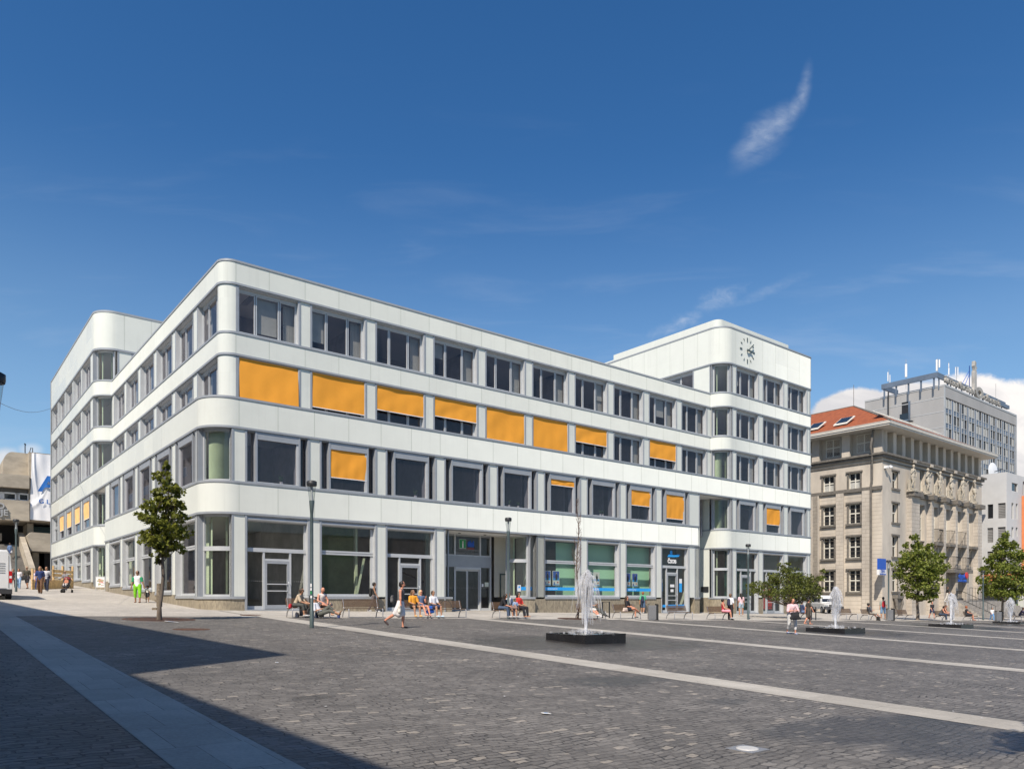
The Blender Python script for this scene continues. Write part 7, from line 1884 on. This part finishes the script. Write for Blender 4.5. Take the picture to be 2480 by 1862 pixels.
bagat(Vector((xx,yy,zf_)),0,(.32,-.1,.7),(.14,.14,.16),(.7,.7,.7),'white carrier bag held by the man on the concrete stairs')
person(1557,1484.5,1432,70,'walk',(.10,.42,.24),(.06,.10,.17),'man in a mint green tee with a navy rucksack in front of the bank window',skin='t',hair='r',leg=.48,back=(.02,.03,.07),backl='navy rucksack of the man in the mint green tee',shoe=(.6,.6,.58))
e,i_=person(1769,1500.5,1437.5,35,'stand',(.72,.74,.76),(.02,.02,.022),'man in white tee and black trousers beside the bench of the woman in red',skin='t',hair='lb',back=(.03,.035,.07),backl='navy rucksack of the man in the white tee and black trousers',shoe=(.02,.02,.02))
person(1795,1491,1436.5,95,'stand',(.72,.50,.55),(.32,.42,.50),'woman in pale pink top and light denim shorts near the shop door',skin='t',hair='k',long=.4,leg=.3,sleeve=.3)
e,i_=person(1918,1535.5,1449.5,-88,'stepfront',(.72,.50,.52),(.62,.62,.60),'stout woman in a pink blouse looking into her black bag as she walks',skin='r',hair='b',fat=1.30,leg=.80,sleeve=.5,shoe=(.35,.42,.6),head=(.55,0,-.1))
bagat(i_['p'],i_['yaw'],(.34,.0,.95*i_['s']),(.2,.24,.20),(.02,.02,.022),'big black bag held open by the stout woman in pink',strap=.38)
person(1957,1511.5,1447.5,5,'walk',(.065,.052,.04),(.065,.052,.04),'barefoot woman in a dark brown dress walking past the second fountain',skin='r',hair='k',skirt=.95,sleeve=.3,shoe=None)
person(1916,1486,1440,-70,'stand',(.45,.05,.03),(.08,.03,.03),'person in a red top standing in the shop doorway behind the broad tree',skin='t',hair='b')
e,i_=person(2139,1498.5,1445.5,75,'stand',(.30,.33,.28),(.16,.26,.40),'man in grey-green tee and denim shorts with a red rucksack by the lamp post',skin='t',hair='k',leg=.5,back=(.45,.02,.03),backl='red rucksack of the man in denim shorts by the lamp post',shoe=(.4,.3,.22))
person(2257,1496.5,1456,-80,'walk',(.02,.02,.025),(.03,.04,.09),'woman in a black top and navy shorts before the left end of the stone steps',skin='r',hair='b',leg=.4,shoe=(.25,.12,.08))
person(2403,1502,1471,-95,'walk',(.75,.74,.72),(.13,.30,.55),'man in a white tee and bright blue trousers beside the rightmost bin',skin='t',hair='b',fat=1.1)
us,ts=uonv(2294,-2.2); xx,yy=xyof(us,-2.2); person(2272,0,0,-20,'walk',(.02,.02,.02),(.55,.52,.46),'man in a black tee and cream trousers on the landing of the stone steps',skin='t',hair='b',at_=Vector((xx,yy,g1+.17*11)),height=1.75)
# -- seated
person(0,0,0,-8,'sitlean',(.52,.42,.30),(.07,.075,.07),'man in a beige tee bent forward at the left end of the leftmost bench',skin='t',hair='b',at_=seat_at(716,0)+Vector((0,-.05,0)),sun=1,leg=.75)
bagat(seat_at(706,0),0,(0,-.15,.52),(.07,.1,.08),(.5,.02,.03),'small red pouch at the hip of the man in beige')
person(0,0,0,FR+8,'sitopen',(.80,.72,.66),(.14,.13,.14),'bald man in a white vest with one ankle on his knee',skin='r',hair='n',sleeve=0,leg=.5,at_=seat_at(777,0),shoe=(.5,.3,.2),head=(.5,0,0))
pg=at(777,1497.5)
person(0,0,0,-4,'ground',(.72,.73,.76),(.10,.105,.09),'man in a striped tee lying propped on the ground before the bald man',skin='t',hair='g',cap=(.55,.55,.55),at_=pg,height=1.78,leg=.75,shoe=(.25,.16,.10))
bagat(at(820,1497),0.2,(0,.25,.14),(.17,.28,.16),(.02,.04,.14),'navy sports bag on the ground behind the lying man')
bagat(at(768,1497),0,(-.05,.1,.16),(.16,.16,.2),(.02,.03,.06),'dark blue rucksack the lying man leans against',name='rucksack')
bagat(at(718,1494),0.3,(0,0,.12),(.13,.22,.12),(.45,.46,.50),'crumpled pale bag under the leftmost bench')
bagat(at(735,1494),0,(-.25,-.1,.11),(.1,.16,.1),(.30,.31,.33),'small grey pack beside the crumpled pale bag')
person(0,0,0,FR-5,'sit',(.75,.33,.03),(.02,.02,.02),'girl in an orange tee with long brown hair sitting beside the blonde woman',skin='t',hair='lb',long=1,skirt=.55,at_=seat_at(1001,2),shoe=(.75,.45,.15),tilt=30)
person(0,0,0,FR+2,'phone',(.10,.15,.26),(.12,.18,.28),'blonde woman in sunglasses and denim with a phone at her ear',skin='r',hair='y',long=.7,sleeve=.1,skirt=.5,at_=seat_at(1020,2),shoe=(.55,.3,.25),sun=1)
person(0,0,0,FR+4,'sit',(.75,.76,.80),(.03,.04,.09),'woman in white and blue top with a navy skirt, right of the blonde woman',skin='t',hair='b',at_=seat_at(1050,3),skirt=.85,shoe=(.55,.72,.85))
bagat(seat_at(1038,2),R(FR),(.15,0,.42),(.2,.25,.22),(.02,.12,.55),'bright blue bag between the blonde woman and the woman in the white and blue top')
b=MB(); q=seat_at(1076,3); b.tube([(q.x+.30*math.cos(t*.42)+.1,q.y-.35,q.z+.55+.36*math.sin(t*.42)*.9) for t in range(0,11)],.014,5); tag(b.build('racket_cover',M['dark']),'curved dark racket frame leaning on the bench beside the seated woman','racket')
person(0,0,0,-15,'sitlean',(.015,.015,.02),(.06,.09,.15),'woman with long black hair in black tee and jeans, bent forward beside the lamp post',skin='r',hair='k',long=1,at_=seat_at(1212,4))
person(0,0,0,FR,'sit',(.70,.70,.72),(.25,.17,.15),'person in a white top mostly hidden behind the lamp post',skin='t',hair='k',leg=.5,at_=seat_at(1233,4))
person(1248,1497.5,1450,FR-10,'child',(.30,.40,.58),(.12,.18,.30),'small boy in a pale blue tee standing between the knees of the family',skin='d',hair='k',child=1,shoe=(.45,.42,.35))
person(0,0,0,FR+12,'sit',(.65,.04,.03),(.015,.015,.02),'woman in a bright red tee and black trousers at the right of the family bench',skin='t',hair='k',long=.2,at_=seat_at(1257,4),fat=1.15,shoe=(.4,.2,.12))
person(0,0,0,FR+8,'sitlegs',(.40,.48,.46),(.68,.64,.58),'man in a pale tee and white shorts seen through the spray of the nearest fountain',skin='r',hair='b',leg=.5,at_=seat_at(1423,5),shoe=(.75,.75,.75))
person(0,0,0,FR+16,'sitlegs',(.20,.20,.19),(.06,.065,.06),'young man in grey with stretched dark trousers leaning back by the dark hoop',skin='t',hair='b',long=.2,at_=seat_at(1437,5),shoe=(.05,.05,.05))
person(0,0,0,FR+22,'sitcross',(.015,.015,.018),(.02,.03,.05),'woman in a black tee and sunglasses with crossed legs in front of the bank windows',skin='r',hair='b',long=.8,skirt=.5,at_=seat_at(1521,6),shoe=(.05,.05,.05),sun=1)
bagat(seat_at(1511,6),R(FR),(.12,0,.55),(.13,.22,.13),(.62,.50,.42),'white and red striped bag beside the woman in the black tee')
person(0,0,0,FR+35,'sit',(.55,.03,.05),(.80,.32,.38),'seated woman in a red strap top with a pink skirt',skin='r',hair='k',sleeve=0,skirt=.9,at_=seat_at(1752,8),tilt=25)
person(0,0,0,FR+60,'sit',(.05,.07,.15),(.12,.18,.30),'person in navy on the bench behind the woman in the brown dress',skin='t',hair='k',at_=seat_at(1943,9),shoe=(.1,.12,.35))
person(0,0,0,12,'sitlegs',(.10,.105,.12),(.38,.34,.28),'man in a grey tee and beige shorts resting his chin on his hand',skin='r',hair='k',leg=.5,at_=seat_at(2108,11),shoe=(.3,.18,.12),sun=1)
bagat(at(2127,1502),0,(0,0,.17),(.2,.34,.2),(.02,.02,.02),'black rucksack on the ground by the bare knees of the man in grey',name='rucksack')
person(0,0,0,FR+20,'sitlean',(.10,.09,.09),(.04,.06,.10),'dark-haired woman in a strap top and jeans on the bench before the steps',skin='r',hair='k',sleeve=0,at_=seat_at(2277,13),shoe=(.6,.6,.6))
person(0,0,0,FR+15,'sit',(.12,.08,.06),(.04,.06,.10),'woman reading beside the dark-haired woman before the steps',skin='r',hair='b',long=.3,sleeve=0,at_=seat_at(2291,13),shoe=(.6,.6,.6),head=(.5,0,0))
person(0,0,0,FR+25,'sit',(.04,.04,.045),(.02,.02,.025),'red-haired woman in sunglasses and black patterned dress before the steps',skin='r',hair='r',sleeve=.2,skirt=.8,fat=1.2,at_=seat_at(2342,14),shoe=(.35,.12,.08),sun=1)
person(0,0,0,FR+10,'sitlean',(.10,.08,.14),(.10,.10,.13),'person in a purple grey top on the bench behind the rightmost fountain',skin='t',hair='b',at_=seat_at(2470,15))
# statues on the pilasters
for i,(a0,a1) in enumerate(PU):
    u,t=uonv(X4(stx[i]),-.75); x,y=xyof(u,-.62); st_e=None
    POSE['statue%d'%i]=dict(sp=(.04,(.06,-.05)[i%2],1),la=((.1,.45,-1),(.3,(-.5,.2,-.3)[i%3],(-.6,.7,-1)[i%3])),ra=((.0,-.35,(-1,-1,.3)[i%3]),(.3,.4,(-.8,.5,.6)[(i+1)%3])),ll=((.10,.14,-1),(-.05,.0,-1)),rl=((.30,-.12,-1),(-.35,-.05,-1)))
    sk0=SK['l']; SK['s']=M['statue']; bt=(.42,.38,.31)
    e,_i=person(0,0,0,FR+(i%2)*16-8,'statue%d'%i,None,bt if i%2 else None,'stone figure number',skin='s',hair='n',skirt=.45,shoe=None,fat=1.2,at_=Vector((x,y,zled+.25)),height=2.75)
    b=MB(); b.box(-.45,.35,-.45,.45,-.22,.02); b.box(-.36,-.10,-.42,.10,0,1.15-.3*(i%2)); b.build('base',M['statue'],e)
    e.name='statue'
    e['label']=('leftmost stone statue with a rough block behind its legs','second stone statue from the left on the beige facade','third stone statue from the left on the beige facade','fourth stone statue from the left on the beige facade','fifth stone statue from the left on the beige facade','rightmost stone statue beside the end window of the beige facade')[i]; e['category']='statue'; e['group']='stone statues above the pilasters'
